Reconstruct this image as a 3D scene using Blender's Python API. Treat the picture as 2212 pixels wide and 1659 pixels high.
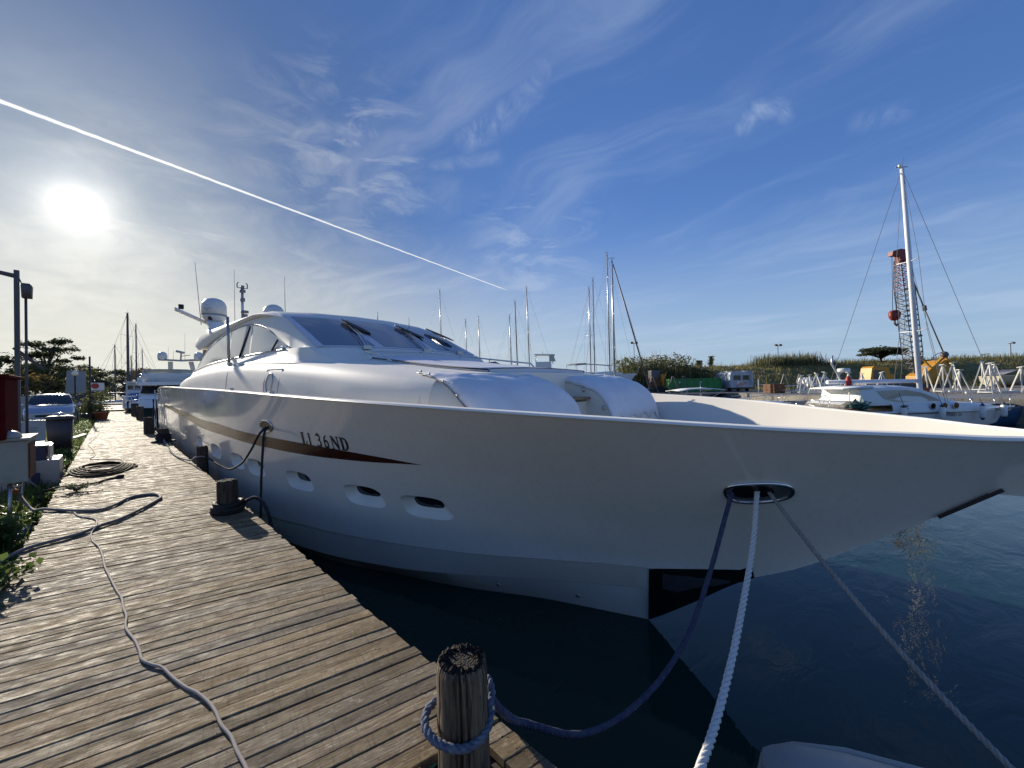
import bpy, bmesh, math, random
from math import sin, cos, pi, radians, sqrt, atan2, hypot
from mathutils import Vector, Matrix, noise
from bisect import bisect_right
random.seed(7)
SC = bpy.context.scene
for o in list(bpy.data.objects):
    bpy.data.objects.remove(o)
COL = SC.collection

# ------------------------------------------------------------------ camera
# world frame: +Y runs away along the boardwalk, +X towards the yacht, z = 0 is the water
EYE = 2.8
YAW, PITCH, ROLL = radians(44.87), radians(.39), radians(1.03)
CAM = Vector((0, 0, EYE))
FH = Vector((sin(YAW), cos(YAW), 0)); RH = Vector((cos(YAW), -sin(YAW), 0))
FW = FH * cos(PITCH) + Vector((0, 0, sin(PITCH)))
U0 = -FH * sin(PITCH) + Vector((0, 0, cos(PITCH)))
RT = RH * cos(ROLL) - U0 * sin(ROLL)
UP = RH * sin(ROLL) + U0 * cos(ROLL)
FPX, PW, PH = 870.0, 2212.0, 1659.0
cam_d = bpy.data.cameras.new('camera')
cam = bpy.data.objects.new('camera', cam_d)
COL.objects.link(cam)
cam.matrix_world = Matrix(((RT.x, UP.x, -FW.x, 0), (RT.y, UP.y, -FW.y, 0), (RT.z, UP.z, -FW.z, EYE), (0, 0, 0, 1)))
cam_d.sensor_width = 36
cam_d.lens = 36 * FPX / PW
cam_d.clip_start = .05
cam_d.clip_end = 6000
SC.camera = cam

def ray(x, y):
    return FW * FPX + RT * (x - PW / 2) - UP * (y - PH / 2)
def at_z(x, y, z):
    d = ray(x, y); return CAM + d * ((z - EYE) / d.z)
def at_n(x, y, n):
    d = ray(x, y); return CAM + d * (n / d.x)
def at_t(x, y, t):
    d = ray(x, y); return CAM + d * (t / d.y)
def at_d(x, y, depth):
    return CAM + ray(x, y) * (depth / FPX)
def flat(X, Z, z=0.0):
    "a point X metres right of the lens axis and Z metres ahead, at height z"
    p = RH * X + FH * Z; return Vector((p.x, p.y, z))

# ------------------------------------------------------------------ sun and sky
sun_dir = ray(165, 447).normalized()
SUN_EL = math.asin(sun_dir.z); SUN_AZ = atan2(sun_dir.x, sun_dir.y)
sl = bpy.data.lights.new('sun', 'SUN')
sl.energy = 5.0; sl.angle = radians(.6); sl.color = (1.0, .90, .74)
so = bpy.data.objects.new('sun', sl); COL.objects.link(so)
so.rotation_euler = sun_dir.to_track_quat('Z', 'Y').to_euler()

world = bpy.data.worlds.new('World'); SC.world = world; world.use_nodes = True

class NT:
    "tiny helper round a node tree"
    def __init__(s, tree): s.t = tree; s.n = tree.nodes; s.l = tree.links
    def new(s, typ, **kw):
        n = s.n.new(typ)
        for k, v in kw.items(): setattr(n, k, v)
        return n
    def put(s, sock, v):
        if isinstance(v, bpy.types.NodeSocket): s.l.new(v, sock)
        elif v is not None:
            if hasattr(sock, 'default_value'):
                try: sock.default_value = v
                except Exception: sock.default_value = (*v, 1) if len(v) == 3 else v
    def math(s, op, a, b=None, c=None, clamp=False):
        n = s.new('ShaderNodeMath', operation=op, use_clamp=clamp)
        s.put(n.inputs[0], a)
        if b is not None: s.put(n.inputs[1], b)
        if c is not None: s.put(n.inputs[2], c)
        return n.outputs[0]
    def vmath(s, op, a, b=None, out=0):
        n = s.new('ShaderNodeVectorMath', operation=op)
        s.put(n.inputs[0], a)
        if b is not None:
            s.put(n.inputs['Scale'] if op == 'SCALE' else n.inputs[1], b)
        return n.outputs[out]
    def dot(s, a, b): return s.vmath('DOT_PRODUCT', a, b, 1)
    def mix(s, f, a, b, mode='MIX'):
        n = s.new('ShaderNodeMix', data_type='RGBA', blend_type=mode)
        s.put(n.inputs[0], f); s.put(n.inputs[6], a); s.put(n.inputs[7], b)
        return n.outputs[2]
    def ramp(s, f, stops, interp='LINEAR'):
        n = s.new('ShaderNodeValToRGB'); s.put(n.inputs[0], f)
        cr = n.color_ramp; cr.interpolation = interp
        while len(cr.elements) < len(stops): cr.elements.new(.5)
        for e, (p, c) in zip(cr.elements, stops):
            e.position = p; e.color = (c, c, c, 1) if not hasattr(c, '__len__') else (*c, 1)
        return n.outputs[0]
    def rng(s, v, a, b, c=0., d=1., smooth=False):
        n = s.new('ShaderNodeMapRange', interpolation_type='SMOOTHSTEP' if smooth else 'LINEAR')
        for i, q in enumerate((v, a, b, c, d)): s.put(n.inputs[i], q)
        return n.outputs[0]
    def noise(s, vec, scale, detail=4, rough=.55, dist=0.):
        n = s.new('ShaderNodeTexNoise'); s.put(n.inputs['Vector'], vec)
        for k, v in (('Scale', scale), ('Detail', detail), ('Roughness', rough), ('Distortion', dist)): n.inputs[k].default_value = v
        return n.outputs[0]
    def vor(s, vec, scale, feature='F1', out=0):
        n = s.new('ShaderNodeTexVoronoi', feature=feature); s.put(n.inputs['Vector'], vec); n.inputs['Scale'].default_value = scale
        return n.outputs[out]
    def mapping(s, vec, loc=(0, 0, 0), rot=(0, 0, 0), scale=(1, 1, 1)):
        n = s.new('ShaderNodeMapping'); s.put(n.inputs[0], vec)
        n.inputs[1].default_value = loc; n.inputs[2].default_value = rot; n.inputs[3].default_value = scale
        return n.outputs[0]
    def sep(s, vec):
        n = s.new('ShaderNodeSeparateXYZ'); s.put(n.inputs[0], vec); return n.outputs
    def comb(s, x, y, z):
        n = s.new('ShaderNodeCombineXYZ'); s.put(n.inputs[0], x); s.put(n.inputs[1], y); s.put(n.inputs[2], z); return n.outputs[0]

def build_sky():
    w = NT(world.node_tree); w.n.clear()
    out = w.new('ShaderNodeOutputWorld'); bg = w.new('ShaderNodeBackground'); w.l.new(bg.outputs[0], out.inputs[0])
    sky = w.new('ShaderNodeTexSky', sky_type='NISHITA')
    sky.sun_disc = False; sky.sun_elevation = SUN_EL; sky.sun_rotation = SUN_AZ
    sky.air_density = 1.0; sky.dust_density = .6; sky.ozone_density = 2.0; sky.altitude = 0
    d = w.vmath('NORMALIZE', w.new('ShaderNodeTexCoord').outputs['Generated'])
    x, y, z = w.sep(d)
    sd = w.math('MAXIMUM', w.dot(d, tuple(sun_dir)), 0.)
    # thin cirrus sheet: directions projected on a flat layer, drawn out along one wind
    zz = w.math('ADD', w.math('MAXIMUM', z, 0.), .10)
    u = w.math('DIVIDE', x, zz); v = w.math('DIVIDE', y, zz)
    p = w.comb(u, v, 0.)
    warp = w.new('ShaderNodeTexNoise'); w.put(warp.inputs['Vector'], p); warp.inputs['Scale'].default_value = .8; warp.inputs['Detail'].default_value = 3
    pw = w.vmath('ADD', p, w.vmath('SCALE', w.vmath('SUBTRACT', warp.outputs[1], (.5, .5, .5)), 1.0))
    streak = w.noise(w.mapping(pw, rot=(0, 0, radians(-14)), scale=(1.15, .24, 1)), 1.9, 8, .62, .25)
    fine = w.noise(w.mapping(pw, loc=(3, 7, 0), rot=(0, 0, radians(10)), scale=(2.6, .45, 1)), 2.6, 6, .6, .5)
    cover = w.noise(w.mapping(p, loc=(5.3, 1.2, 0)), .55, 3, .5, .3)
    c = w.math('ADD', w.math('MULTIPLY', streak, .72), w.math('MULTIPLY', fine, .28))
    c = w.math('ADD', c, w.math('MULTIPLY', w.math('SUBTRACT', cover, .5), .55))
    low = w.rng(z, .0, .42, .13, -.03)
    near_sun = w.math('MULTIPLY', w.math('POWER', sd, 5.), .06)
    c = w.math('ADD', c, w.math('ADD', low, near_sun))
    m = w.rng(c, .46, .95, 0., .50, True)
    # a few wisps that stand where the photograph has them
    def wisp(px, py, rad, stren, sx, sy, rot, seed):
        cdir = ray(px, py).normalized()
        ang = w.math('ARCCOSINE', w.math('MINIMUM', w.dot(d, tuple(cdir)), .99999))
        mask = w.rng(ang, 0., radians(rad), 1., 0., True)
        e1 = cdir.cross(Vector((0, 0, 1))).normalized(); e2 = e1.cross(cdir)
        q = w.comb(w.dot(d, tuple(e1)), w.dot(d, tuple(e2)), 0.)
        nz = w.noise(w.mapping(q, loc=(seed, seed * 2, 0), rot=(0, 0, radians(rot)), scale=(sx, sy, 1)), 6., 6, .62, .9)
        return w.math('MULTIPLY', w.math('MULTIPLY', mask, w.rng(nz, .44, .72, 0., 1., True)), stren)
    def arc(pts, width, stren, seed):
        tot = None
        for (ax, ay), (bx, by) in zip(pts, pts[1:]):
            A = ray(ax, ay).normalized(); B = ray(bx, by).normalized()
            nrm = A.cross(B).normalized(); tan = nrm.cross(A).normalized()
            L = math.acos(max(-1, min(1, A.dot(B))))
            off = w.math('ABSOLUTE', w.dot(d, tuple(nrm)))
            al = w.math('ARCTAN2', w.dot(d, tuple(tan)), w.dot(d, tuple(A)))
            side = w.math('MULTIPLY', w.rng(al, -width * .8, width * .5, 0, 1, True), w.rng(al, L - width * .5, L + width * .8, 1, 0, True))
            k = w.math('MULTIPLY', w.rng(off, 0., width, 1., 0., True), side)
            tot = k if tot is None else w.math('MAXIMUM', tot, k)
        nz = w.noise(w.mapping(d, loc=(seed, 0, 0)), 14., 5, .65, 1.2)
        return w.math('MULTIPLY', w.math('MULTIPLY', tot, w.rng(nz, .36, .66, .1, 1.)), stren)
    ws = [wisp(790, 350, 15, .42, 1., 2.8, -24, 3.1), wisp(640, 345, 12, .25, 1., 2.4, 20, 9.3),
          wisp(1150, 540, 13, .45, .9, 2.6, 12, 1.7), wisp(330, 560, 17, .35, .8, 2.6, 14, 5.1), wisp(700, 600, 13, .3, .8, 3., 6, 8.8),
          arc([(1170, 105), (1165, 165), (1110, 235), (1000, 305)], .044, .26, 2.2),
          arc([(630, 288), (720, 280), (830, 296), (880, 320)], .034, .22, 4.4),
          arc([(1600, 285), (1625, 238), (1690, 232), (1705, 250)], .024, .42, 6.1),
          arc([(1850, 268), (1960, 238)], .024, .22, 7.5), arc([(930, 360), (1080, 340)], .022, .16, 7.9)]
    for k in ws: m = w.math('MAXIMUM', m, k)
    # contrail: a great-circle band, wider and softer at its old end
    A = ray(-60, 196).normalized(); B = ray(1098, 628).normalized()
    nrm = A.cross(B).normalized(); tan = nrm.cross(A); L = math.acos(A.dot(B))
    wob = w.noise(w.mapping(d, scale=(1, 1, 1)), 55., 3, .6)
    off = w.math('ADD', w.dot(d, tuple(nrm)), w.math('MULTIPLY', w.math('SUBTRACT', wob, .5), .0022))
    al = w.math('ARCTAN2', w.dot(d, tuple(tan)), w.dot(d, tuple(A)))
    wid = w.rng(al, 0., L, .0034, .0009)
    tr = w.math('SUBTRACT', 1., w.math('DIVIDE', w.math('ABSOLUTE', off), wid), clamp=True)
    tr = w.math('MULTIPLY', w.rng(tr, 0., .55, 0., 1., True), w.math('MULTIPLY', w.rng(al, L - .02, L, 1., 0.), w.rng(al, -.5, -.1, 0., 1.)))
    base = w.mix(1., w.mix(1., sky.outputs[0], (SKY_K, SKY_K, SKY_K), 'MULTIPLY'), SKY_TINT, 'MULTIPLY')
    # sky colour compressed and darkened towards the sun to even its brightness
    lum = w.dot(base, (.35, .45, .2))
    base = w.vmath('SCALE', base, w.math('DIVIDE', 1.0, w.math('ADD', 1.0, w.math('MULTIPLY', lum, 1.9))))
    base = w.mix(1., base, w.mix(w.math('POWER', sd, 3.6), (1.08, 1.10, 1.10), (.32, .41, .45)), 'MULTIPLY')
    side_sun = w.math('POWER', sd, 2.5)
    haze_c = w.mix(side_sun, (.32, .425, .55), (.61, .59, .51))
    cloud = w.mix(w.math('POWER', sd, 5.), (.40, .48, .61), (.63, .61, .55))
    hz = w.math('MULTIPLY', w.rng(z, -.02, .40, 1., 0., True), w.rng(side_sun, 0., 1., .72, .95))
    colr = w.mix(hz, base, haze_c)
    colr = w.mix(m, colr, cloud)
    colr = w.mix(w.math('MULTIPLY', tr, .9), colr, (.68, .69, .70))
    # aureole of the sun seen through the cirrus
    ang = w.math('ARCCOSINE', w.math('MINIMUM', sd, .999999))
    def gl(deg, amp): return w.math('MULTIPLY', w.math('EXPONENT', w.math('MULTIPLY', w.math('POWER', w.math('DIVIDE', ang, radians(deg)), 2.), -1.)), amp)
    veil = w.math('ADD', w.math('MULTIPLY', w.noise(pw, 2.4, 5, .6), 1.2), .4)
    glow = w.math('ADD', w.math('ADD', w.math('MULTIPLY', w.math('EXPONENT', w.math('MULTIPLY', ang, -1. / radians(.52))), 4.5), gl(3.3, .30)), w.math('MULTIPLY', gl(14., .22), veil))
    colr = w.mix(1., colr, w.vmath('SCALE', (1., .95, .84), glow), 'ADD')
    w.l.new(colr, bg.inputs[0]); bg.inputs[1].default_value = 1.0
SKY_K = .10            # strength of the physical sky
SKY_TINT = (.80, 1.07, 1.62)
build_sky()
SC.render.engine = 'CYCLES'
SC.cycles.max_bounces = 6; SC.cycles.glossy_bounces = 3; SC.cycles.transparent_max_bounces = 8
SC.cycles.use_denoising = True
SC.view_settings.view_transform = 'Standard'; SC.view_settings.look = 'None'
SC.view_settings.gamma = 1; SC.view_settings.use_curve_mapping = False
SC.view_settings.exposure = 0.45

# ------------------------------------------------------------------ mesh helpers
class MB:
    def __init__(s): s.v = []; s.f = []; s.sm = []
    def add(s, vs, fs, smooth=False):
        b = len(s.v); s.v += [tuple(p) for p in vs]
        s.f += [tuple(i + b for i in f) for f in fs]; s.sm += [smooth] * len(fs)
        return s
    def box(s, c, size, rz=0., rx=0., ry=0.):
        hx, hy, hz = (q / 2 for q in size)
        R = Matrix.Rotation(rz, 3, 'Z') @ Matrix.Rotation(ry, 3, 'Y') @ Matrix.Rotation(rx, 3, 'X')
        c = Vector(c)
        vs = [c + R @ Vector((sx * hx, sy * hy, sz * hz)) for sz in (-1, 1) for sx, sy in ((-1, -1), (1, -1), (1, 1), (-1, 1))]
        return s.add(vs, [(3, 2, 1, 0), (4, 5, 6, 7), (0, 1, 5, 4), (1, 2, 6, 5), (2, 3, 7, 6), (3, 0, 4, 7)])
    def bar(s, a, b, w, h=None, up=(0, 0, 1)):
        a = Vector(a); b = Vector(b); h = h or w; d = (b - a).normalized(); up = Vector(up)
        if abs(d.dot(up)) > .98: up = Vector((1, 0, 0))
        r = d.cross(up).normalized(); u = r.cross(d)
        vs = [q + r * (i * w / 2) + u * (j * h / 2) for q in (a, b) for i, j in ((-1, -1), (1, -1), (1, 1), (-1, 1))]
        return s.add(vs, [(0, 1, 2, 3), (7, 6, 5, 4), (0, 4, 5, 1), (1, 5, 6, 2), (2, 6, 7, 3), (3, 7, 4, 0)])
    def loft(s, rings, closed=True, cap=True, smooth=True, loop=False):
        n = len(rings[0]); vs = [p for r in rings for p in r]; fs = []
        m = len(rings)
        for i in range(m if loop else m - 1):
            j = (i + 1) % m
            for k in range(n if closed else n - 1):
                l = (k + 1) % n
                fs.append((i * n + k, i * n + l, j * n + l, j * n + k))
        s.add(vs, fs, smooth)
        if cap and closed and not loop:
            b = len(s.v) - len(vs)
            s.f.append(tuple(b + k for k in reversed(range(n)))); s.sm.append(False)
            s.f.append(tuple(b + (m - 1) * n + k for k in range(n))); s.sm.append(False)
        return s
    def tube(s, pts, r, seg=8, closed=False, cap=True, twist=0., lobes=None):
        pts = [Vector(p) for p in pts]; n = len(pts); rings = []
        rr = r if hasattr(r, '__len__') else [r] * n
        prev = None; acc = 0.
        for i, p in enumerate(pts):
            a = pts[(i - 1) % n] if (closed or i > 0) else p
            b = pts[(i + 1) % n] if (closed or i < n - 1) else p
            d = (b - a).normalized()
            if prev is None:
                x = d.orthogonal().normalized()
            else:
                x = prev - d * prev.dot(d)
                x = x.normalized() if x.length > 1e-6 else d.orthogonal().normalized()
            prev = x; y = d.cross(x)
            if i: acc += (p - pts[i - 1]).length * twist
            ring = []
            for k in range(seg):
                an = 2 * pi * k / seg + acc
                q = rr[i] * (1 + (lobes[1] * cos(lobes[0] * 2 * pi * k / seg) if lobes else 0))
                ring.append(p + (x * cos(an) + y * sin(an)) * q)
            rings.append(ring)
        return s.loft(rings, True, cap and not closed, True, closed)
    def cyl(s, a, b, r0, r1=None, seg=12, cap=True):
        return s.tube([a, b], [r0, r0 if r1 is None else r1], seg, cap=cap)
    def lathe(s, prof, c, seg=16, axis=(0, 0, 1), cap=True, smooth=True):
        c = Vector(c); ax = Vector(axis).normalized(); x = ax.orthogonal().normalized(); y = ax.cross(x)
        rings = [[c + ax * z + (x * cos(2 * pi * k / seg) + y * sin(2 * pi * k / seg)) * r for k in range(seg)] for r, z in prof]
        return s.loft(rings, True, cap, smooth)
    def ell(s, c, rad, seg=14, rings=8, z0=-1., z1=1.):
        c = Vector(c); R = []
        a0, a1 = math.asin(z0), math.asin(z1)
        for i in range(rings + 1):
            a = a0 + (a1 - a0) * i / rings; q = max(cos(a), 1e-3)
            R.append([c + Vector((rad[0] * q * cos(2 * pi * k / seg), rad[1] * q * sin(2 * pi * k / seg), rad[2] * sin(a))) for k in range(seg)])
        return s.loft(R)
    def prism(s, poly, fn, thick):
        "poly: 2-D points, fn(u, v, w) -> 3-D; a slab between w = 0 and w = thick"
        n = len(poly)
        vs = [fn(u, v, 0.) for u, v in poly] + [fn(u, v, thick) for u, v in poly]
        fs = [tuple(reversed(range(n))), tuple(range(n, 2 * n))] + [(i, (i + 1) % n, n + (i + 1) % n, n + i) for i in range(n)]
        return s.add(vs, fs)
    def build(s, name, mat, parent=None, kind=None, loc=None, bevel=0., solid=0., split=None, fix=True):
        me = bpy.data.meshes.new(name)
        L = Vector(loc) if loc is not None else (Vector(parent['base']) if parent is not None and 'base' in parent else None)
        vs = [tuple(Vector(p) - L) for p in s.v] if L is not None else s.v
        me.from_pydata(vs, [], s.f); me.update()
        me.polygons.foreach_set('use_smooth', s.sm)
        if fix and len(s.f) < 60000:
            bm = bmesh.new(); bm.from_mesh(me)
            bmesh.ops.remove_doubles(bm, verts=bm.verts, dist=1e-5)
            bmesh.ops.recalc_face_normals(bm, faces=bm.faces)
            if split is not None:
                for e in bm.edges:
                    if len(e.link_faces) == 2 and e.calc_face_angle(0) > split: e.smooth = False
            bm.to_mesh(me); bm.free()
        me.materials.append(mat)
        o = bpy.data.objects.new(name, me); COL.objects.link(o)
        if parent is not None:
            o.parent = parent
            if 'base' not in parent and loc is not None: o.location = L
        elif loc is not None: o.location = L
        if parent is not None and 'base' in parent: o['base'] = parent['base']
        if bevel:
            b = o.modifiers.new('edge', 'BEVEL'); b.width = bevel; b.segments = 2; b.limit_method = 'ANGLE'; b.angle_limit = radians(40)
        if solid:
            b = o.modifiers.new('thick', 'SOLIDIFY'); b.thickness = solid; b.offset = 0
        if kind: o['kind'] = kind
        return o

def tag(o, label, cat=None, group=None):
    o['label'] = label
    if cat: o['category'] = cat
    if group: o['group'] = group
    return o
def thing(name, label, cat, loc=(0, 0, 0), rz=0., group=None, world=True):
    "an Empty at the thing's base; world=True: its parts are drawn in world coordinates"
    o = bpy.data.objects.new(name, None); COL.objects.link(o); o.empty_display_size = .2
    o.location = loc; o.rotation_euler = (0, 0, rz)
    if world: o['base'] = tuple(loc)
    return tag(o, label, cat, group)
def kids(o): return [c for c in bpy.data.objects if c.parent == o]
def copy_tree(o, parent=None):
    c = o.copy(); COL.objects.link(c); c.parent = parent
    for ch in list(o.children): copy_tree(ch, c)
    return c

# ------------------------------------------------------------------ materials
MATS = {}
def mat(name, col, rough=.5, metal=0., spec=.5, var=0., vscale=3., bump=0., bscale=20., coat=0., trans=0., ior=1.45, col2=None, stretch=(1, 1, 1), alpha=1., rnd=0., detail=5):
    m = bpy.data.materials.new(name); m.use_nodes = True; t = NT(m.node_tree)
    b = t.n['Principled BSDF']
    b.inputs['Base Color'].default_value = (*col, 1); b.inputs['Roughness'].default_value = rough
    b.inputs['Metallic'].default_value = metal; b.inputs['Specular IOR Level'].default_value = spec
    b.inputs['Coat Weight'].default_value = coat; b.inputs['Coat Roughness'].default_value = .04
    b.inputs['Transmission Weight'].default_value = trans; b.inputs['IOR'].default_value = ior
    b.inputs['Alpha'].default_value = alpha
    co = t.new('ShaderNodeTexCoord').outputs['Object']
    c = None
    if var or col2 or rnd:
        co2 = co
        if rnd:
            ri = t.new('ShaderNodeObjectInfo').outputs['Random']
            co2 = t.vmath('ADD', co, t.vmath('SCALE', (17., 31., 11.), ri))
        nz = t.noise(t.mapping(co2, scale=stretch), vscale, detail, .6)
        nz = t.rng(nz, .3, .7, 0., 1.)
        c2 = col2 or tuple(q * (1 - var) for q in col)
        c1 = col if col2 else tuple(min(1, q * (1 + var * .5)) for q in col)
        c = t.mix(nz, c1, c2)
        if rnd:
            c = t.mix(1., c, t.comb(*[t.rng(ri, 0., 1., 1 - rnd, 1 + rnd * .6)] * 3), 'MULTIPLY')
        t.l.new(c, b.inputs['Base Color'])
    if bump:
        bn = t.new('ShaderNodeBump'); bn.inputs['Strength'].default_value = bump; bn.inputs['Distance'].default_value = .02
        t.l.new(t.noise(t.mapping(co, scale=stretch), bscale, 5, .6), bn.inputs['Height']); t.l.new(bn.outputs[0], b.inputs['Normal'])
    MATS[name] = m
    return m
M = {}
def mk(k, *a, **kw): M[k] = mat(k, *a, **kw)
mk('gelcoat', (.84, .80, .735), .16, var=.04, vscale=1.3, coat=.5)
mk('gelcoat_satin', (.80, .76, .68), .62, spec=.22, var=.06, vscale=1.6)
mk('gelcoat_cream', (.68, .645, .56), .35, var=.07, vscale=1.0)
mk('gelcoat_matt', (.78, .76, .70), .42, var=.05, vscale=1.5)
mk('cover_cloth', (.68, .70, .74), .62, var=.10, vscale=2.5, bump=.25, bscale=7.)
mk('pad_cloth', (.64, .66, .71), .65, var=.08, vscale=2.5, bump=.2, bscale=5.)
mk('black_trim', (.012, .012, .014), .4)
mk('stripe', (.055, .016, .011), .20, spec=.4)
mk('hull_black', (.010, .010, .011), .25, var=.5, vscale=3.)
mk('steel', (.62, .62, .62), .18, metal=1.)
mk('steel_dull', (.42, .42, .42), .38, metal=.9)
mk('ws_glass', (.060, .092, .145), .05, spec=.8)
mk('side_glass', (.46, .49, .49), .08, spec=.6, var=.12, vscale=.7)
mk('frame_grey', (.20, .195, .215), .4)
mk('ws_frame', (.60, .58, .62), .4)
mk('dark_glass', (.010, .011, .014), .06, spec=.6)
mk('mesh_black', (.02, .012, .014), .7)
mk('radome', (.66, .66, .63), .35, var=.06)
mk('grey_band', (.22, .22, .23), .5)
mk('teak', (.26, .17, .10), .5, var=.3, vscale=8., stretch=(1, 6, 1))
mk('lettering', (.012, .011, .013), .4)
mk('rope_white', (.62, .62, .60), .8, bump=.4, bscale=90.)
mk('rope_grey', (.30, .29, .27), .85, var=.25, vscale=20., bump=.4, bscale=90.)
mk('rope_navy', (.022, .032, .085), .8, col2=(.075, .085, .13), vscale=24., bump=.4, bscale=90.)
mk('rope_blue', (.025, .040, .105), .85, col2=(.19, .21, .24), vscale=18., bump=.5, bscale=80.)
mk('rope_dark', (.022, .022, .03), .8, var=.3, vscale=30.)
mk('rubber', (.018, .017, .016), .7, var=.4, vscale=10., bump=.5, bscale=18.)
mk('hose_grey', (.22, .20, .185), .75, spec=.15, var=.15, vscale=6.)
mk('hose_dark', (.055, .044, .026), .8, spec=.1, var=.3, vscale=7.)
mk('cable_pale', (.36, .315, .28), .75, spec=.15, var=.08, vscale=5.)
mk('orange_plastic', (.50, .13, .03), .45)
mk('red_paint', (.085, .008, .009), .9, spec=.04, var=.25, vscale=4.)
mk('beige_board', (.36, .33, .27), .7, var=.2, vscale=3.)
mk('white_plastic', (.40, .39, .36), .4, var=.12, vscale=3.)
mk('blue_plastic', (.025, .035, .085), .45, var=.2)
mk('bin_grey', (.050, .050, .065), .55, var=.2, vscale=5.)
mk('steel_pole', (.085, .080, .085), .5, var=.2)
mk('pole_dark', (.020, .020, .022), .5)
mk('concrete', (.30, .29, .27), .9, var=.25, vscale=3., bump=.4, bscale=12.)
mk('terracotta', (.33, .12, .06), .75, var=.2, vscale=5.)
mk('rust', (.20, .075, .025), .8, col2=(.07, .05, .04), vscale=6., bump=.3)
mk('car_paint', (.30, .36, .46), .22, metal=.35, coat=.8)
mk('car_glass', (.018, .022, .030), .05, spec=.6)
mk('tyre', (.015, .015, .016), .8)
mk('lamp_globe', (.80, .74, .56), .4)
mk('sign_grey', (.26, .27, .28), .55, var=.1)
mk('sign_white', (.66, .65, .62), .5)
mk('sign_red', (.36, .03, .03), .45)
mk('hull_green', (.025, .045, .040), .25, var=.3)
mk('hull_blue', (.06, .17, .38), .3, var=.15)
mk('boat_white', (.70, .71, .70), .3, var=.08, vscale=1.)
mk('boat_grey', (.36, .37, .38), .45, var=.15)
mk('boat_tan', (.42, .37, .25), .5, var=.15)
mk('antifoul', (.04, .012, .012), .7, var=.3)
mk('antifoul_blue', (.015, .09, .22), .55, var=.25)
mk('mast_alu', (.52, .51, .51), .35, metal=.5, var=.1)
mk('mast_dark', (.10, .09, .095), .5)
mk('mast_white', (.74, .75, .78), .3)
mk('wire', (.12, .13, .15), .5)
mk('canvas_grey', (.26, .25, .26), .8, var=.2)
mk('canvas_white', (.66, .67, .68), .7, var=.15, vscale=4.)
mk('clear_plastic', (.45, .43, .36), .2, spec=.6)
mk('green_paint', (.018, .20, .050), .5, var=.25, vscale=2.)
mk('camper_grey', (.36, .41, .47), .45, var=.15, vscale=2.)
mk('crane_yellow', (.48, .235, .015), .45, var=.15)
mk('crane_red', (.20, .028, .022), .5, var=.2)
mk('stand_white', (.66, .64, .58), .5, var=.15, vscale=6.)
mk('roof_brown', (.10, .085, .075), .8, var=.3, vscale=2.)
mk('wall_pale', (.40, .37, .33), .8, var=.15)
mk('bark', (.07, .055, .042), .9, var=.3, vscale=10., bump=.4)
mk('leaf_dark', (.032, .047, .018), .55, col2=(.055, .060, .022), vscale=2.5)
mk('leaf_olive', (.105, .108, .040), .6, col2=(.055, .075, .026), vscale=2.)
mk('leaf_gold', (.16, .11, .030), .6, col2=(.06, .065, .022), vscale=1.2)
mk('reed_tan', (.18, .165, .085), .7, col2=(.08, .105, .040), vscale=1.0)
mk('weed_green', (.09, .14, .030), .5, col2=(.05, .09, .022), vscale=3.)
mk('weed_pale', (.15, .165, .10), .6, col2=(.08, .10, .05), vscale=4.)
mk('bank_grass_m', (.15, .16, .05), .8, col2=(.29, .24, .11), vscale=.35, detail=3)
mk('tape_white', (.60, .58, .55), .6)
mk('flag_red', (.42, .035, .03), .5)  # own red of the rolled flag
mk('seagreen', (.06, .16, .125), .6)
mk('brick_red', (.30, .07, .04), .7)

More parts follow.
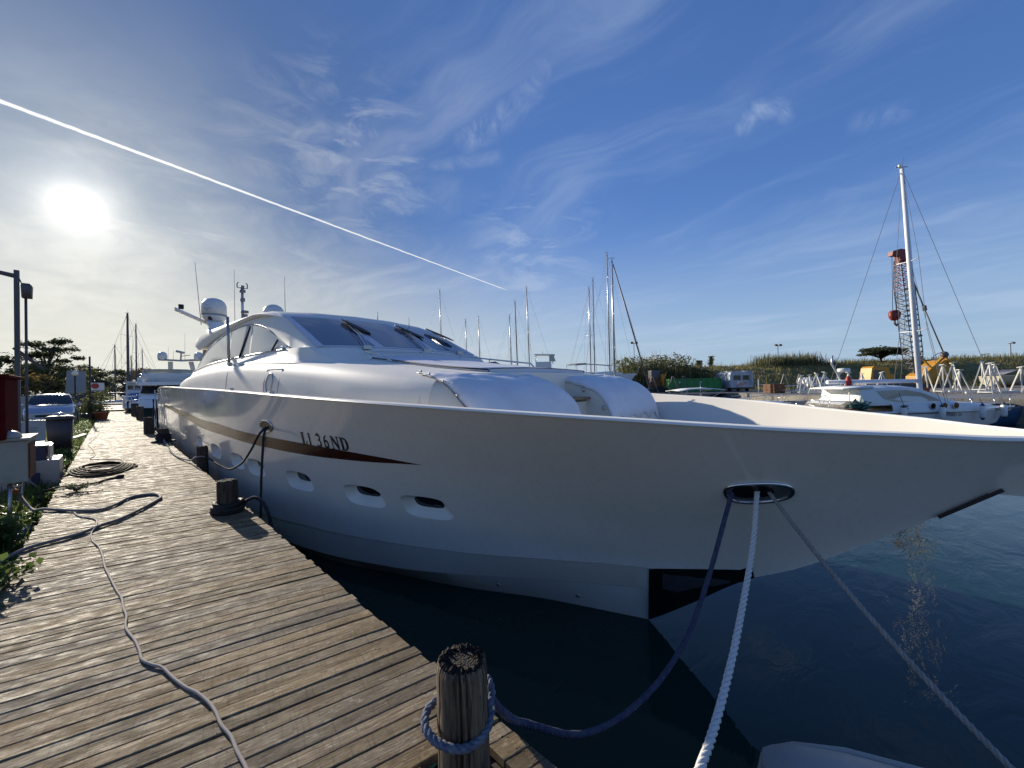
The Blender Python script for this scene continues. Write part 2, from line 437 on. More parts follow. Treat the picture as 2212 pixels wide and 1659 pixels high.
def wood_plank():
    m = bpy.data.materials.new('weathered_plank'); m.use_nodes = True; t = NT(m.node_tree); b = t.n['Principled BSDF']
    oi = t.new('ShaderNodeObjectInfo'); rnd = oi.outputs['Random']
    co = t.new('ShaderNodeTexCoord').outputs['Object']
    x0, y0, z0 = t.sep(co)
    p = t.vmath('ADD', co, t.vmath('SCALE', (23.7, 41.3, 7.), rnd))
    warp = t.noise(t.mapping(p, scale=(1.6, 5, 1)), 1.6, 3, .5)
    pg = t.vmath('ADD', p, t.comb(0., t.math('MULTIPLY', warp, .05), 0.))
    grain = t.noise(t.mapping(pg, scale=(1.5, 34, 8)), 3.2, 6, .65)
    fine = t.noise(t.mapping(pg, scale=(5, 130, 20)), 3.0, 4, .6)
    blot = t.noise(t.mapping(p, scale=(1.4, 3.2, 1)), 2.1, 5, .6)
    wear = t.noise(t.mapping(p, scale=(4, 9, 1)), 4.2, 6, .7)
    c = t.ramp(grain, [(.24, (.088, .056, .029)), (.42, (.205, .145, .078)), (.58, (.305, .232, .130)), (.80, (.43, .355, .22))])
    c = t.mix(t.rng(fine, .44, .70, 0., .65), c, (.115, .084, .052))
    c = t.mix(t.rng(blot, .46, .66, 0., .7), c, (.125, .090, .052))
    c = t.mix(t.rng(wear, .56, .68, 0., .75), c, (.43, .375, .265))
    cross = t.noise(t.mapping(p, scale=(26, .9, 1)), 3.0, 3, .6)
    c = t.mix(t.rng(cross, .54, .66, 0., .5), c, (.115, .086, .055))
    c = t.mix(t.rng(t.noise(t.mapping(p, loc=(3, 9, 1), scale=(3, 7, 1)), 5., 4, .6), .62, .74, 0., .75), c, (.042, .034, .026))
    # knots
    kn = t.vor(t.mapping(p, scale=(1.0, 3.6, .2)), 1.15)
    c = t.mix(t.rng(kn, .03, .085, .8, 0., True), c, (.060, .038, .022))
    # nail heads over the bearers
    nail = None
    for nx in (-.86, .02, .84):
        for ny in (-.036, .036):
            q = t.vmath('LENGTH', t.vmath('SUBTRACT', t.comb(x0, y0, 0.), (nx, ny, 0.)), None, 1)
            k = t.math('LESS_THAN', q, .0042); nail = k if nail is None else t.math('MAXIMUM', nail, k)
    c = t.mix(nail, c, (.020, .012, .010))
    c = t.mix(1., c, t.comb(*[t.rng(rnd, 0., 1., .66, 1.24)] * 3), 'MULTIPLY')
    hs = t.new('ShaderNodeHueSaturation'); t.put(hs.inputs['Saturation'], t.rng(t.math('FRACT', t.math('MULTIPLY', rnd, 13.7)), 0., 1., .66, 1.04)); t.l.new(c, hs.inputs['Color'])
    t.l.new(hs.outputs[0], b.inputs['Base Color'])
    t.put(b.inputs['Roughness'], t.rng(t.noise(t.mapping(p, loc=(7, 2, 5), scale=(2.2, 6, 1)), 3.2, 5, .65), .34, .66, .54, .97))
    b.inputs['Specular IOR Level'].default_value = .13
    bn = t.new('ShaderNodeBump'); bn.inputs['Strength'].default_value = .8; bn.inputs['Distance'].default_value = .006
    h = t.math('ADD', t.math('MULTIPLY', grain, .7), t.math('ADD', t.math('MULTIPLY', fine, .5), t.math('MULTIPLY', wear, .6)))
    t.l.new(h, bn.inputs['Height']); t.l.new(bn.outputs[0], b.inputs['Normal'])
    return m
def leafy(names, k=.4):
    for nme in names:
        m = M[nme]; t = NT(m.node_tree); b = t.n['Principled BSDF']; out = t.n['Material Output']
        tr = t.new('ShaderNodeBsdfTranslucent'); mx = t.new('ShaderNodeMixShader'); mx.inputs[0].default_value = k
        src = b.inputs['Base Color'].links[0].from_socket
        hs = t.new('ShaderNodeHueSaturation'); hs.inputs['Value'].default_value = 1.5; hs.inputs['Hue'].default_value = .485; t.l.new(src, hs.inputs['Color']); t.l.new(hs.outputs[0], tr.inputs[0])
        t.l.new(b.outputs[0], mx.inputs[1]); t.l.new(tr.outputs[0], mx.inputs[2]); t.l.new(mx.outputs[0], out.inputs[0])
leafy(('leaf_dark', 'leaf_olive', 'leaf_gold', 'reed_tan', 'weed_green', 'weed_pale', 'bank_grass_m'))
M['plank'] = wood_plank()

def pile_wood(name, dark):
    m = bpy.data.materials.new(name); m.use_nodes = True; t = NT(m.node_tree); b = t.n['Principled BSDF']
    co = t.new('ShaderNodeTexCoord').outputs['Object']
    p = t.mapping(co, scale=(1, 1, .09))
    g = t.noise(p, 26., 6, .65, .3); g2 = t.noise(p, 70., 4, .6)
    bl = t.noise(t.mapping(co, scale=(1, 1, .35)), 7., 4, .6)
    k = .5 if dark else 1.
    c = t.ramp(g, [(.34, (.022 * k, .015 * k, .009 * k)), (.50, (.12 * k, .088 * k, .055 * k)), (.72, (.24 * k, .185 * k, .12 * k))])
    c = t.mix(t.rng(bl, .45, .7, 0., .75), c, (.035 * k, .026 * k, .020 * k))
    c = t.mix(t.rng(g2, .55, .62, 0., .8), c, (.010, .007, .005))
    t.l.new(c, b.inputs['Base Color']); b.inputs['Roughness'].default_value = .8
    bn = t.new('ShaderNodeBump'); bn.inputs['Strength'].default_value = .9; bn.inputs['Distance'].default_value = .012
    t.l.new(t.math('ADD', g, t.math('MULTIPLY', g2, .5)), bn.inputs['Height']); t.l.new(bn.outputs[0], b.inputs['Normal'])
    return m
M['pile'] = pile_wood('pile_wood', False); M['pile_dark'] = pile_wood('pile_wood_tarred', True)
def streaks(nme):
    m = M[nme]; t = NT(m.node_tree); b = t.n['Principled BSDF']; src = b.inputs['Base Color'].links[0].from_socket
    co = t.new('ShaderNodeTexCoord').outputs['Object']
    s1 = t.noise(t.mapping(co, scale=(9, 9, .35)), 2.0, 5, .65); s2 = t.noise(co, .9, 4, .6); s3 = t.noise(t.mapping(co, scale=(.6, .6, 9)), 3.0, 3, .7)
    k = t.math('ADD', t.rng(s1, .50, .75, 0., .16), t.math('ADD', t.rng(s2, .52, .75, 0., .10), t.rng(s3, .66, .72, 0., .09)))
    c = t.mix(k, src, (.42, .38, .30)); t.l.new(c, b.inputs['Base Color'])
    t.put(b.inputs['Roughness'], t.rng(s2, .3, .7, .12, .24))
streaks('gelcoat')
M['beam'] = mat('beam_wood', (.06, .048, .036), .85, var=.4, vscale=5., stretch=(1, .2, 1), bump=.4)

def pile_top():
    m = bpy.data.materials.new('pile_end_grain'); m.use_nodes = True; t = NT(m.node_tree); b = t.n['Principled BSDF']
    co = t.new('ShaderNodeTexCoord').outputs['Object']
    vd = t.vor(co, 95.); nz = t.noise(co, 30., 5, .7)
    c = t.ramp(t.math('ADD', vd, t.math('MULTIPLY', nz, .5)), [(.2, (.050, .036, .025)), (.5, (.022, .016, .011)), (.85, (.005, .004, .003))])
    t.l.new(c, b.inputs['Base Color']); b.inputs['Roughness'].default_value = .9
    bn = t.new('ShaderNodeBump'); bn.inputs['Strength'].default_value = 1.; bn.inputs['Distance'].default_value = .02; bn.invert = True
    t.l.new(t.math('ADD', vd, nz), bn.inputs['Height']); t.l.new(bn.outputs[0], b.inputs['Normal'])
    return m
M['pile_top'] = pile_top()

def water_mat():
    m = bpy.data.materials.new('harbour_water'); m.use_nodes = True; t = NT(m.node_tree); b = t.n['Principled BSDF']
    b.inputs['Base Color'].default_value = (.007, .029, .027, 1); b.inputs['Roughness'].default_value = .03; b.inputs['IOR'].default_value = 1.33
    b.inputs['Specular IOR Level'].default_value = .5
    co = t.new('ShaderNodeTexCoord').outputs['Object']
    n1 = t.noise(t.mapping(co, rot=(0, 0, .6), scale=(1, 2.2, 1)), 1.1, 4, .55, .6)
    n2 = t.noise(t.mapping(co, rot=(0, 0, -.3), scale=(1, 1.8, 1)), 5.5, 3, .5, .4)
    cat_ = t.noise(co, .16, 3, .5)
    h = t.math('ADD', t.math('MULTIPLY', n1, t.rng(cat_, .35, .65, .5, 1.4)), t.math('MULTIPLY', n2, .09))
    bn = t.new('ShaderNodeBump'); bn.inputs['Strength'].default_value = .24; bn.inputs['Distance'].default_value = .06
    t.l.new(h, bn.inputs['Height']); t.l.new(bn.outputs[0], b.inputs['Normal'])
    return m
M['water'] = water_mat()

def ground_mat(name, stops, scale=.8, scale2=9., bump=.5):
    m = bpy.data.materials.new(name); m.use_nodes = True; t = NT(m.node_tree); b = t.n['Principled BSDF']
    co = t.new('ShaderNodeTexCoord').outputs['Object']
    a = t.noise(co, scale, 6, .62); f = t.noise(co, scale2, 5, .65)
    c = t.ramp(t.math('ADD', t.math('MULTIPLY', a, .6), t.math('MULTIPLY', f, .4)), stops)
    t.l.new(c, b.inputs['Base Color']); b.inputs['Roughness'].default_value = .95
    bn = t.new('ShaderNodeBump'); bn.inputs['Strength'].default_value = bump; bn.inputs['Distance'].default_value = .08
    t.l.new(f, bn.inputs['Height']); t.l.new(bn.outputs[0], b.inputs['Normal'])
    return m
M['bank_earth'] = ground_mat('bank_earth', [(.35, (.065, .078, .028)), (.48, (.13, .14, .048)), (.58, (.22, .19, .085)), (.72, (.14, .11, .06))])
M['yard'] = ground_mat('yard_gravel', [(.35, (.12, .11, .09)), (.5, (.21, .195, .165)), (.7, (.28, .255, .215))], .3, 5.)
M['verge'] = ground_mat('verge_earth', [(.35, (.028, .034, .013)), (.5, (.055, .060, .024)), (.62, (.095, .080, .050)), (.75, (.05, .045, .03))], 1.6, 14.)
M['bank_grass'] = M['bank_grass_m']
# ================================================================== THE SETTING
DZ = 1.2                     # top of the boardwalk
def grid(name, xs, ys, fz, material, kind='structure', smooth=True, frame=None):
    b = MB(); vs = []
    for y in ys:
        for x in xs:
            p = frame(x, y) if frame else Vector((x, y, 0)); vs.append((p.x, p.y, fz(x, y)))
    n = len(xs)
    fs = [(j * n + i, j * n + i + 1, (j + 1) * n + i + 1, (j + 1) * n + i) for j in range(len(ys) - 1) for i in range(n - 1)]
    b.add(vs, fs, smooth)
    return b.build(name, material, None, kind)
def nz(x, y, z=0.): return noise.noise(Vector((x, y, z)))
def frange(a, b, st):
    n = int(round((b - a) / st)); return [a + (b - a) * i / n for i in range(n + 1)]

w = MB(); w.add([(-3000, -3000, 0), (3000, -3000, 0), (3000, 3000, 0), (-3000, 3000, 0)], [(0, 1, 2, 3)])
w.build('water', M['water'], None, 'structure')

# the land on the left of the boardwalk
def land_z(n, t):
    z = 1.0 + .25 * min(1, max(0, (t - 12) / 15)) + .05 * nz(n * .9, t * .9) + .03 * nz(n * 3, t * 3)
    if n > -.9: z -= .12
    return z
XS = frange(-2.6, -.70, .20)
grid('ground', [-140, -60, -30, -15, -9, -6, -4, -2.6], [-40, -20, -6, 0] + frange(3, 60, 3) + [70, 90, 120, 180, 260], land_z, M['yard'])
grid('verge', XS, frange(-6, 14, .35) + frange(15, 60, 1.2) + [70, 90, 120, 180, 260], land_z, M['verge'])
qw = MB(); qw.add([(-.70, -6, 1.0), (-.70, 260, 1.3), (-.70, 260, -1.5), (-.70, -6, -1.5)], [(0, 1, 2, 3)])
qw.build('quay_wall', M['concrete'], None, 'structure')
# land closing the basin far along the boardwalk
grid('far_shore', [-2, 4, 12, 30, 60, 120], [112, 116, 130, 200, 300], lambda x, y: -1.5 if y < 113 else 1.4, M['verge'])

# the yard across the water
YZ = 1.5
edge = [(-60, 53), (-20, 52), (10, 51.5), (28.0, 51), (27.5, 38), (27.6, 29), (30.6, 24), (33, 4), (160, 4), (300, 300), (-60, 300)]
q = MB(); q.prism([(a, b_) for a, b_ in edge], lambda u, v, w_: flat(u, v, -1.6 + w_), 1.6 + YZ)
q.build('far_quay', M['yard'], None, 'structure')

# grassy embankment behind the yard (X along, Z away from the lens)
def ridge_h(X):  # height of the ridge above the yard
    return 4.3 + min(1.0, max(0, (X - 40) / 60)) * .9 - max(0, min(1, (30 - X) / 14)) * 3.2
def bank_z(X, Z):
    f = max(0., min(1., (Z - 65) / 15)); f = f * f * (3 - 2 * f)
    return YZ - .05 + ridge_h(X) * f + (.28 * nz(X * .35, Z * .35) + .14 * nz(X * 1.1, Z * 1.1, 3)) * min(1, f * 4) - max(0, Z - 95) * .012
grid('embankment', frange(8, 150, .9) + [190, 260], frange(63, 84, .75) + [90, 100, 140, 250], bank_z, M['bank_earth'], frame=lambda x, y: flat(x, y))
# low concrete parapet along its top
pp = MB()
for i in range(24):
    a, c = 38 + i * 3.0, 38 + (i + 1) * 3.0
    pp.bar(flat(a, 81.6, bank_z(a, 81.6) + .12), flat(c - .03, 81.6, bank_z(c, 81.6) + .12), .25, .55)
tag(pp.build('parapet', M['concrete'], None), 'low concrete parapet along the top of the grassy embankment', 'wall')

def blades(name, spots, material, hrange, wd, per=3, lean=.35, kind='stuff', parent=None, bend=.5, rs=1, spread=.12):
    R = random.Random(rs); vs = []; fs = []
    for (p, sc) in spots:
        for _ in range(per):
            h = R.uniform(*hrange) * sc; an = R.uniform(0, 2 * pi); q = R.uniform(0, lean)
            d = Vector((cos(an), sin(an), 0)); s_ = Vector((-sin(an + R.uniform(-.6, .6)), cos(an), 0)) * wd * sc
            o = Vector(p) + Vector((R.gauss(0, spread), R.gauss(0, spread), 0)) * sc
            m1 = o + Vector((0, 0, h * .55)) + d * h * q * .35
            tp = o + Vector((0, 0, h * (1 - q * bend))) + d * h * q
            b0 = len(vs); vs += [o - s_, o + s_, m1 + s_ * .8, m1 - s_ * .8, tp]
            fs += [(b0, b0 + 1, b0 + 2, b0 + 3), (b0 + 3, b0 + 2, b0 + 4)]
    b = MB(); b.v = [tuple(v) for v in vs]; b.f = fs; b.sm = [False] * len(fs)
    return b.build(name, material, parent, kind, fix=False)

R1 = random.Random(3)
sp = []
for _ in range(7000):
    X = R1.uniform(14, 120); Z = R1.uniform(65, 83)
    if nz(X * .25, Z * .25, 9) < -.25: continue
    sp.append((flat(X, Z, bank_z(X, Z) - .02), R1.uniform(.6, 1.3)))
blades('bank_grass', sp, M['bank_grass'], (.25, .75), .045, 4, .8, rs=5, spread=.3)
sp = []
for _ in range(1500):   # tall dry grass that breaks the skyline
    X = R1.choice([R1.gauss(53, 2.2), R1.gauss(58, 2.5), R1.uniform(46, 72), R1.uniform(28, 120), R1.gauss(90, 8)]); Z = R1.uniform(78, 83)
    sp.append((flat(X, Z, bank_z(X, Z)), R1.uniform(.6, 1.25) * (1.5 if 49 < X < 61 else .8)))
blades('tall_dry_grass', sp, M['reed_tan'], (.7, 1.9), .035, 4, .55, rs=6, spread=.3)
sp = []
for _ in range(420):   # canes to the left of the green container
    X = R1.uniform(18.0, 32.5); Z = R1.uniform(64, 72)
    sp.append((flat(X, Z, bank_z(X, Z)), R1.uniform(.9, 1.5) * (1.0 if X < 29 else .75)))
blades('cane_thicket', sp, M['reed_tan'], (2.2, 4.9), .055, 5, .28, rs=8, spread=.4)
sp = []
# leaf sprays through the canes, bushes at the foot of the bank
def leaf_cloud(n, fn, size, rs, flatness=.6):
    R = random.Random(rs); vs = []; fs = []
    for _ in range(n):
        p = fn(R)
        if p is None: continue
        p = Vector(p); s_ = size * R.uniform(.55, 1.35)
        a = Vector((R.gauss(0, 1), R.gauss(0, 1), R.gauss(0, flatness))).normalized()
        c = a.cross(Vector((R.gauss(0, 1), R.gauss(0, 1), R.gauss(0, 1)))).normalized()
        b0 = len(vs); vs += [p - a * s_, p + c * s_ * .42, p + a * s_, p - c * s_ * .42]; fs.append((b0, b0 + 1, b0 + 2, b0 + 3))
    b = MB(); b.v = [tuple(v) for v in vs]; b.f = fs; b.sm = [False] * len(fs); return b
def cane_leaf(R):
    X = R.uniform(17.5, 33); Z = R.uniform(64, 71); z0 = bank_z(X, Z)
    top = (5.3 + 1.5 * nz(X * .9, 2.)) * (1 if X < 29.5 else .7)
    return flat(X, Z, z0 + top * R.random() ** .8)
leaf_cloud(5200, cane_leaf, .26, 12).build('cane_leaves', M['leaf_olive'], None, 'stuff', fix=False)

# ------------------------------------------------------------------ the boardwalk
NL, NR = -.66, 1.31; SK = radians(11.0)
walk = bpy.data.objects.new('boardwalk', None); COL.objects.link(walk); walk['kind'] = 'structure'; walk['base'] = (0, 0, 0)
e1 = Vector((cos(SK), -sin(SK), 0)); e2 = Vector((sin(SK), cos(SK), 0))
def plank_mesh(width, n0, n1, seed, th=.036):
    R = random.Random(seed); b = MB(); h = width / 2; c = .004
    xs = lambda n, y: (n - (n0 + n1) / 2 - y * sin(SK)) / cos(SK)
    sec = [(-h, -c), (-h + c, 0), (h - c, 0), (h, -c), (h, -th), (-h, -th)]
    rings = []
    k = 9
    for i in range(k):
        f = i / (k - 1); n = n0 + (n1 - n0) * f
        wob = R.uniform(-.0018, .0018); lift = R.uniform(-.0015, .0015)
        rings.append([Vector((xs(n, y), y + wob, z + lift)) for y, z in sec])
    b.loft(rings, True, True, False)
    me = bpy.data.meshes.new('plank'); me.from_pydata(b.v, [], b.f); me.update(); me.materials.append(M['plank'])
    return me
FULL = [plank_mesh(wd, NL + R1.uniform(-.02, .012), NR + R1.uniform(-.022, .016), 40 + i) for i, wd in enumerate((.088, .092, .096, .099, .080, .090, .094, .103, .085, .097))]
WID = [.088, .092, .096, .099, .080, .090, .094, .103, .085, .097]
def add_plank(me, n_mid, t_mid, name='plank'):
    o = bpy.data.objects.new(name, me); COL.objects.link(o); o.parent = walk
    o.location = (n_mid, t_mid, DZ + R1.uniform(-.0035, .0035)); o.rotation_euler = (R1.gauss(0, .006), R1.gauss(0, .0006), -SK + R1.gauss(0, .0035))
    return o
t = -1.6; npl = 0; far_planks = MB(); last = None
PILE1 = (1.045, 1.375)
while t < 51.5:
    i = R1.randrange(10)
    while i == last: i = R1.randrange(10)
    last = i; wd = WID[i]
    gap = R1.choice([.003, .004, .005, .005, .006, .007, .009, .013]) if t < 12 else R1.uniform(.004, .009)
    tm = t + wd / 2
    # position of this board where it passes the first pile
    t_at_pile = tm - (PILE1[0] - (NL + NR) / 2) * math.tan(SK)
    if npl < 285:
        if abs(t_at_pile - PILE1[1]) < .15:
            for (a, c) in ((NL, PILE1[0] - .135), (PILE1[0] + .135, NR)):
                mid = (a + c) / 2
                add_plank(plank_mesh(wd, a, c, 900 + npl), mid, tm - (mid - (NL + NR) / 2) * math.tan(SK))
        else:
            add_plank(FULL[i], (NL + NR) / 2, tm)
    npl += 1
    if npl > 285:
        mid = Vector(((NL + NR) / 2, tm, DZ - .018 + R1.uniform(-.004, .004)))
        far_planks.box(mid, (2.0, wd, .036), rz=-SK)
    t += (wd + gap) / cos(SK)
far_planks.build('far_planks', M['plank'], walk, 'stuff')
for n in (-.52, .33, 1.19):
    MB().box((n, 24.9, DZ - .145), (.09, 53.4, .20)).build('bearer', M['beam'], walk)
for k in range(22):
    tt = -1.0 + k * 2.4
    MB().box((.325, tt, DZ - .30), (1.75, .14, .11)).build('cross_beam', M['beam'], walk)
    for n in (-.45, 1.12):
        if tt > .5 or n < 0: MB().cyl((n, tt + .2, -1.4), (n, tt + .2, DZ - .25), .10, seg=10).build('support_pile', M['beam'], walk)
# the raised step where the next stretch of boardwalk begins
st = MB()
for k in range(70): st.box((.6 + .01 * (k % 3), 52.3 + k * .42, DZ + .11), (3.0, .395, .05), rz=-SK * .5)
st.box((.6, 52.0, DZ + .02), (3.0, .09, .22), rz=-SK * .5)
nx = bpy.data.objects.new('next_boardwalk', None); COL.objects.link(nx); nx['kind'] = 'structure'; nx['base'] = (0, 0, 0)
st.build('decking', M['plank'], nx, 'stuff')
class PC:
    def __init__(s,pts):
        s.x=[p[0] for p in pts];s.y=[p[1] for p in pts];n=len(pts)
        d=[(s.y[i+1]-s.y[i])/(s.x[i+1]-s.x[i]) for i in range(n-1)]
        m=[d[0]]+[0 if d[i-1]*d[i]<=0 else 2*d[i-1]*d[i]/(d[i-1]+d[i]) for i in range(1,n-1)]+[d[-1]]
        s.m=m
    def __call__(s,t):
        x,y,m=s.x,s.y,s.m
        if t<=x[0]: return y[0]
        if t>=x[-1]: return y[-1]
        i=bisect_right(x,t)-1;h=x[i+1]-x[i];u=(t-x[i])/h
        return (2*u**3-3*u*u+1)*y[i]+(u**3-2*u*u+u)*h*m[i]+(-2*u**3+3*u*u)*y[i+1]+(u**3-u*u)*h*m[i+1]
NC=4.516
BS=PC([(-.9,0),(-.7,.22),(-.5,.40),(-.12,.75),(.6,1.25),(1.7,1.9),(2.6,2.22),(3.5,2.45),(5,2.72),(7,2.92),(10,3.02),(14,3.03),(20,3.0),(25.6,2.95)])
ZS=PC([(-.9,2.395),(-.5,2.40),(-.12,2.43),(.6,2.47),(1.7,2.545),(3.5,2.63),(5,2.69),(7,2.76),(10,2.84),(15,2.93),(20,3.02),(24,3.06),(25.6,2.97)])
ZST=PC([(-.9,2.395),(-.52,2.10),(-.23,1.85),(.3,1.43),(.81,1.06),(1.27,.80),(1.8,.38),(2.31,0),(3.2,-.5),(6,-.9),(25.6,-.9)])
BC=PC([(1.27,0),(2,.35),(3,.8),(4,1.25),(5.5,1.85),(7,2.3),(9,2.65),(12,2.85),(25.6,2.9)])
BW=PC([(2.31,0),(2.74,.17),(3.52,.49),(4.55,1.04),(5.66,1.5),(6.51,1.85),(7.58,2.14),(10,2.5),(14,2.75),(25.6,2.8)])
ZC=PC([(1.27,.80),(2.1,.80),(3.17,.74),(4.16,.675),(6,.63),(7,.615),(8,.58),(12,.5),(25.6,.4)])
ZL=PC([(1.6,.53),(2.2,.48),(3.34,.37),(4.7,.25),(5.4,.2),(6.8,.165),(10,.12),(25.6,.1)])
PE=PC([(-.9,1.0),(1.3,1.25),(4,1.25),(8,1.1),(12,1.0),(25.6,1.)])
def side(t,v):
    if t<1.27: b0,z0=0,ZST(t)
    else: b0,z0=BC(t),ZC(t)
    return NC-(b0+(BS(t)-b0)*v**PE(t)), t, z0+(ZS(t)-z0)*v
# ================================================================== THE WHITE MOTOR YACHT
yacht = thing('motor_yacht', 'huge white motor yacht with dark red side stripe and covered foredeck moored along the boardwalk', 'yacht', (0, 0, 0))
def hs(t, v, off=0., far=False):
    x, y, z = side(t, v)
    return Vector((2 * NC - x + off, y, z)) if far else Vector((x - off, y, z))
# portholes: (t left, t right, v bottom, v top) of each recess, seen from the boardwalk
PORTS = [(4.764, 4.051, .228, .392), (5.754, 5.036, .258, .411), (7.171, 6.447, .291, .436), (8.67, 7.92, .325, .463), (9.65, 8.87, .335, .470), (11.34, 10.45, .355, .488), (13.3, 12.45, .36, .50)]
VA, VB = .185, .545
ROWS = [0, .05, .11, VA, .24, .30, .36, .42, .48, VB, .62, .70, .78, .86, .93, 1.0]
iA, iB = ROWS.index(VA), ROWS.index(VB)
def super_(a, b, k=3.4):
    q = (abs(a) ** k + abs(b) ** k) ** (1 / k); return a / q, b / q
def build_hull():
    b = MB()
    cuts = sorted(set([-.9, -.86, -.8, -.72, -.62] + [round(q, 3) for q in frange(-.5, 4, .15)] + [round(q, 3) for q in frange(4, 25.6, .3)]))
    rects = [(tr - .10, tl + .10) for tl, tr, _, _ in PORTS]
    cuts = [c for c in cuts if not any(a - .05 < c < d + .05 for a, d in rects)]
    cuts = sorted(cuts + [q for r_ in rects for q in r_])
    NSEG = 8
    for a, c in zip(cuts, cuts[1:]):
        port = next((i for i, r_ in enumerate(rects) if abs(r_[0] - a) < 1e-6 and abs(r_[1] - c) < 1e-6), None)
        if port is None:
            for i in range(len(ROWS) - 1):
                b.add([hs(a, ROWS[i]), hs(a, ROWS[i + 1]), hs(c, ROWS[i + 1]), hs(c, ROWS[i])], [(0, 1, 2, 3)], True)
        else:
            ts = [a + (c - a) * k / NSEG for k in range(NSEG + 1)]
            for i in list(range(iA)) + list(range(iB, len(ROWS) - 1)):
                for p_, q_ in zip(ts, ts[1:]):
                    b.add([hs(p_, ROWS[i]), hs(p_, ROWS[i + 1]), hs(q_, ROWS[i + 1]), hs(q_, ROWS[i])], [(0, 1, 2, 3)], True)
            tl, tr, v0, v1 = PORTS[port]
            outer = [(p_, VA) for p_ in ts] + [(c, ROWS[i]) for i in range(iA + 1, iB)] + [(p_, VB) for p_ in reversed(ts)] + [(a, ROWS[i]) for i in range(iB - 1, iA, -1)]
            inner = port_loop(outer, a, c, tl, tr, v0, v1)
            n = len(outer)
            rings = [[hs(*p_) for p_ in outer], [hs((p_[0] + q_[0]) / 2, (p_[1] + q_[1]) / 2) for p_, q_ in zip(outer, inner)], [hs(*q_) for q_ in inner]]
            b.loft(rings, True, False, True)
    # the other side, plain
    ts = [q for q in cuts]
    for a, c in zip(ts, ts[1:]):
        for i in range(len(ROWS) - 1):
            b.add([hs(a, ROWS[i], 0, True), hs(c, ROWS[i], 0, True), hs(c, ROWS[i + 1], 0, True), hs(a, ROWS[i + 1], 0, True)], [(0, 1, 2, 3)], True)
    # bottom: chine, spray rail, waterline, keel
    bt = sorted(set([1.27, 2.31] + [q for q in cuts if q > 1.27] + [a_ + (c_ - a_) * k / NSEG for a_, c_ in rects for k in range(NSEG)]))
    for sgn in (-1, 1):
        P = lambda b_, t_, z_: Vector((NC + sgn * b_, t_, z_))
        def sect(t_):
            bc, zc = BC(t_), ZC(t_); bw = BW(t_); zst = ZST(t_)
            st = min(.022, bc * .3)
            bl = .5 * (bc + bw); zl = ZL(t_)
            if t_ < 2.31:
                zl = max(zl, zst + (zc - zst) * .4); wl = P(0, t_, zst); bl = bc * .55; kl = wl
            else:
                wl = P(bw, t_, 0); kl = P(0, t_, zst)
            s2 = min(.014, bl * .2)
            return [P(bc, t_, zc), P(bc - st, t_, zc - .012), P(bl, t_, zl), P(bl - s2, t_, zl - .008), wl, kl]
        S = [sect(q) for q in bt]
        for s0, s1 in zip(S, S[1:]):
            for k in range(5): b.add([s0[k], s0[k + 1], s1[k + 1], s1[k]], [(0, 1, 2, 3)], True)
    # transom
    tv = [hs(25.6, v) for v in ROWS] + [hs(25.6, v, 0, True) for v in reversed(ROWS)]
    b.add(tv + [Vector((NC + .3, 25.6, -.9)), Vector((NC - .3, 25.6, -.9))], [tuple(range(len(tv) + 2))])
    return b.build('hull', M['gelcoat'], yacht, split=radians(20))
def port_loop(outer, a, c, tl, tr, v0, v1, sc=1., ds=0., dv=0., scv=None):
    scv = sc if scv is None else scv
    cu, cv = (tl + tr) / 2, (v0 + v1) / 2; hu, hv = (tl - tr) / 2, (v1 - v0) / 2
    res = []
    for p_, v_ in outer:
        q = super_((p_ - (a + c) / 2) / ((c - a) / 2), (v_ - (VA + VB) / 2) / ((VB - VA) / 2))
        res.append((cu + q[0] * hu * sc + ds, cv + q[1] * hv * scv + dv))
    return res
build_hull()
for (tl, tr, v0, v1) in PORTS:
    a, c = tr - .1, tl + .1
    ts = [a + (c - a) * k / 10 for k in range(11)]; vs_ = [VA + (VB - VA) * k / 6 for k in range(7)]
    outer = [(p_, VA) for p_ in ts] + [(c, v) for v in vs_[1:-1]] + [(p_, VB) for p_ in reversed(ts)] + [(a, v) for v in reversed(vs_[1:-1])]
    L = lambda sc, off, dv=0.: [hs(p_, v_, off) for p_, v_ in port_loop(outer, a, c, tl, tr, v0, v1, sc, 0, dv)]
    w_p = tl - tr
    L = lambda sc, off, dv=0., ds=0., scv=None: [hs(p_, v_, off) for p_, v_ in port_loop(outer, a, c, tl, tr, v0, v1, sc, ds * w_p, dv, scv)]
    f = MB().loft([L(1.0, .0), L(.985, -.006), L(.94, -.03, 0, .01), L(.68, -.115, .016, .075, .54), L(.60, -.137, .019, .095, .47), L(.58, -.141, .019, .095, .45)], True, False).build('porthole', M['gelcoat_matt'], yacht)
    g = MB(); g.add(L(.60, -.138, .019, .095, .47), [tuple(range(len(outer)))])
    g.build('glass', M['dark_glass'], f)
# deck, bulwark, cap
tt_ = frange(-.62, 25.4, .3)
mb = MB()
def hb_at(t, z):  # hull half-breadth at height z
    z0 = ZST(t) if t < 1.27 else ZC(t)
    return NC - side(t, max(0., min(1., (z - z0) / (ZS(t) - z0))))[0]
def deck_h(t): return .42 + .30 * min(1, max(0, (t + .6) / 3.0))
for sgn in (-1, 1):
    rows = []
    for t in tt_:
        D = deck_h(t)
        rows.append([Vector((NC + sgn * max(.02, hb_at(t, ZS(t) - h) - .10 - d), t, ZS(t) - h)) for (d, h) in ((0, -.004), (.0, .04), (.015, D * .35), (.02, D * .7), (.03, D))])
    for r0, r1 in zip(rows, rows[1:]):
        for k in range(4): mb.add([r0[k], r0[k + 1], r1[k + 1], r1[k]], [(0, 1, 2, 3)], True)
mb.build('bulwark_lining', M['gelcoat_cream'], yacht)
mb = MB()
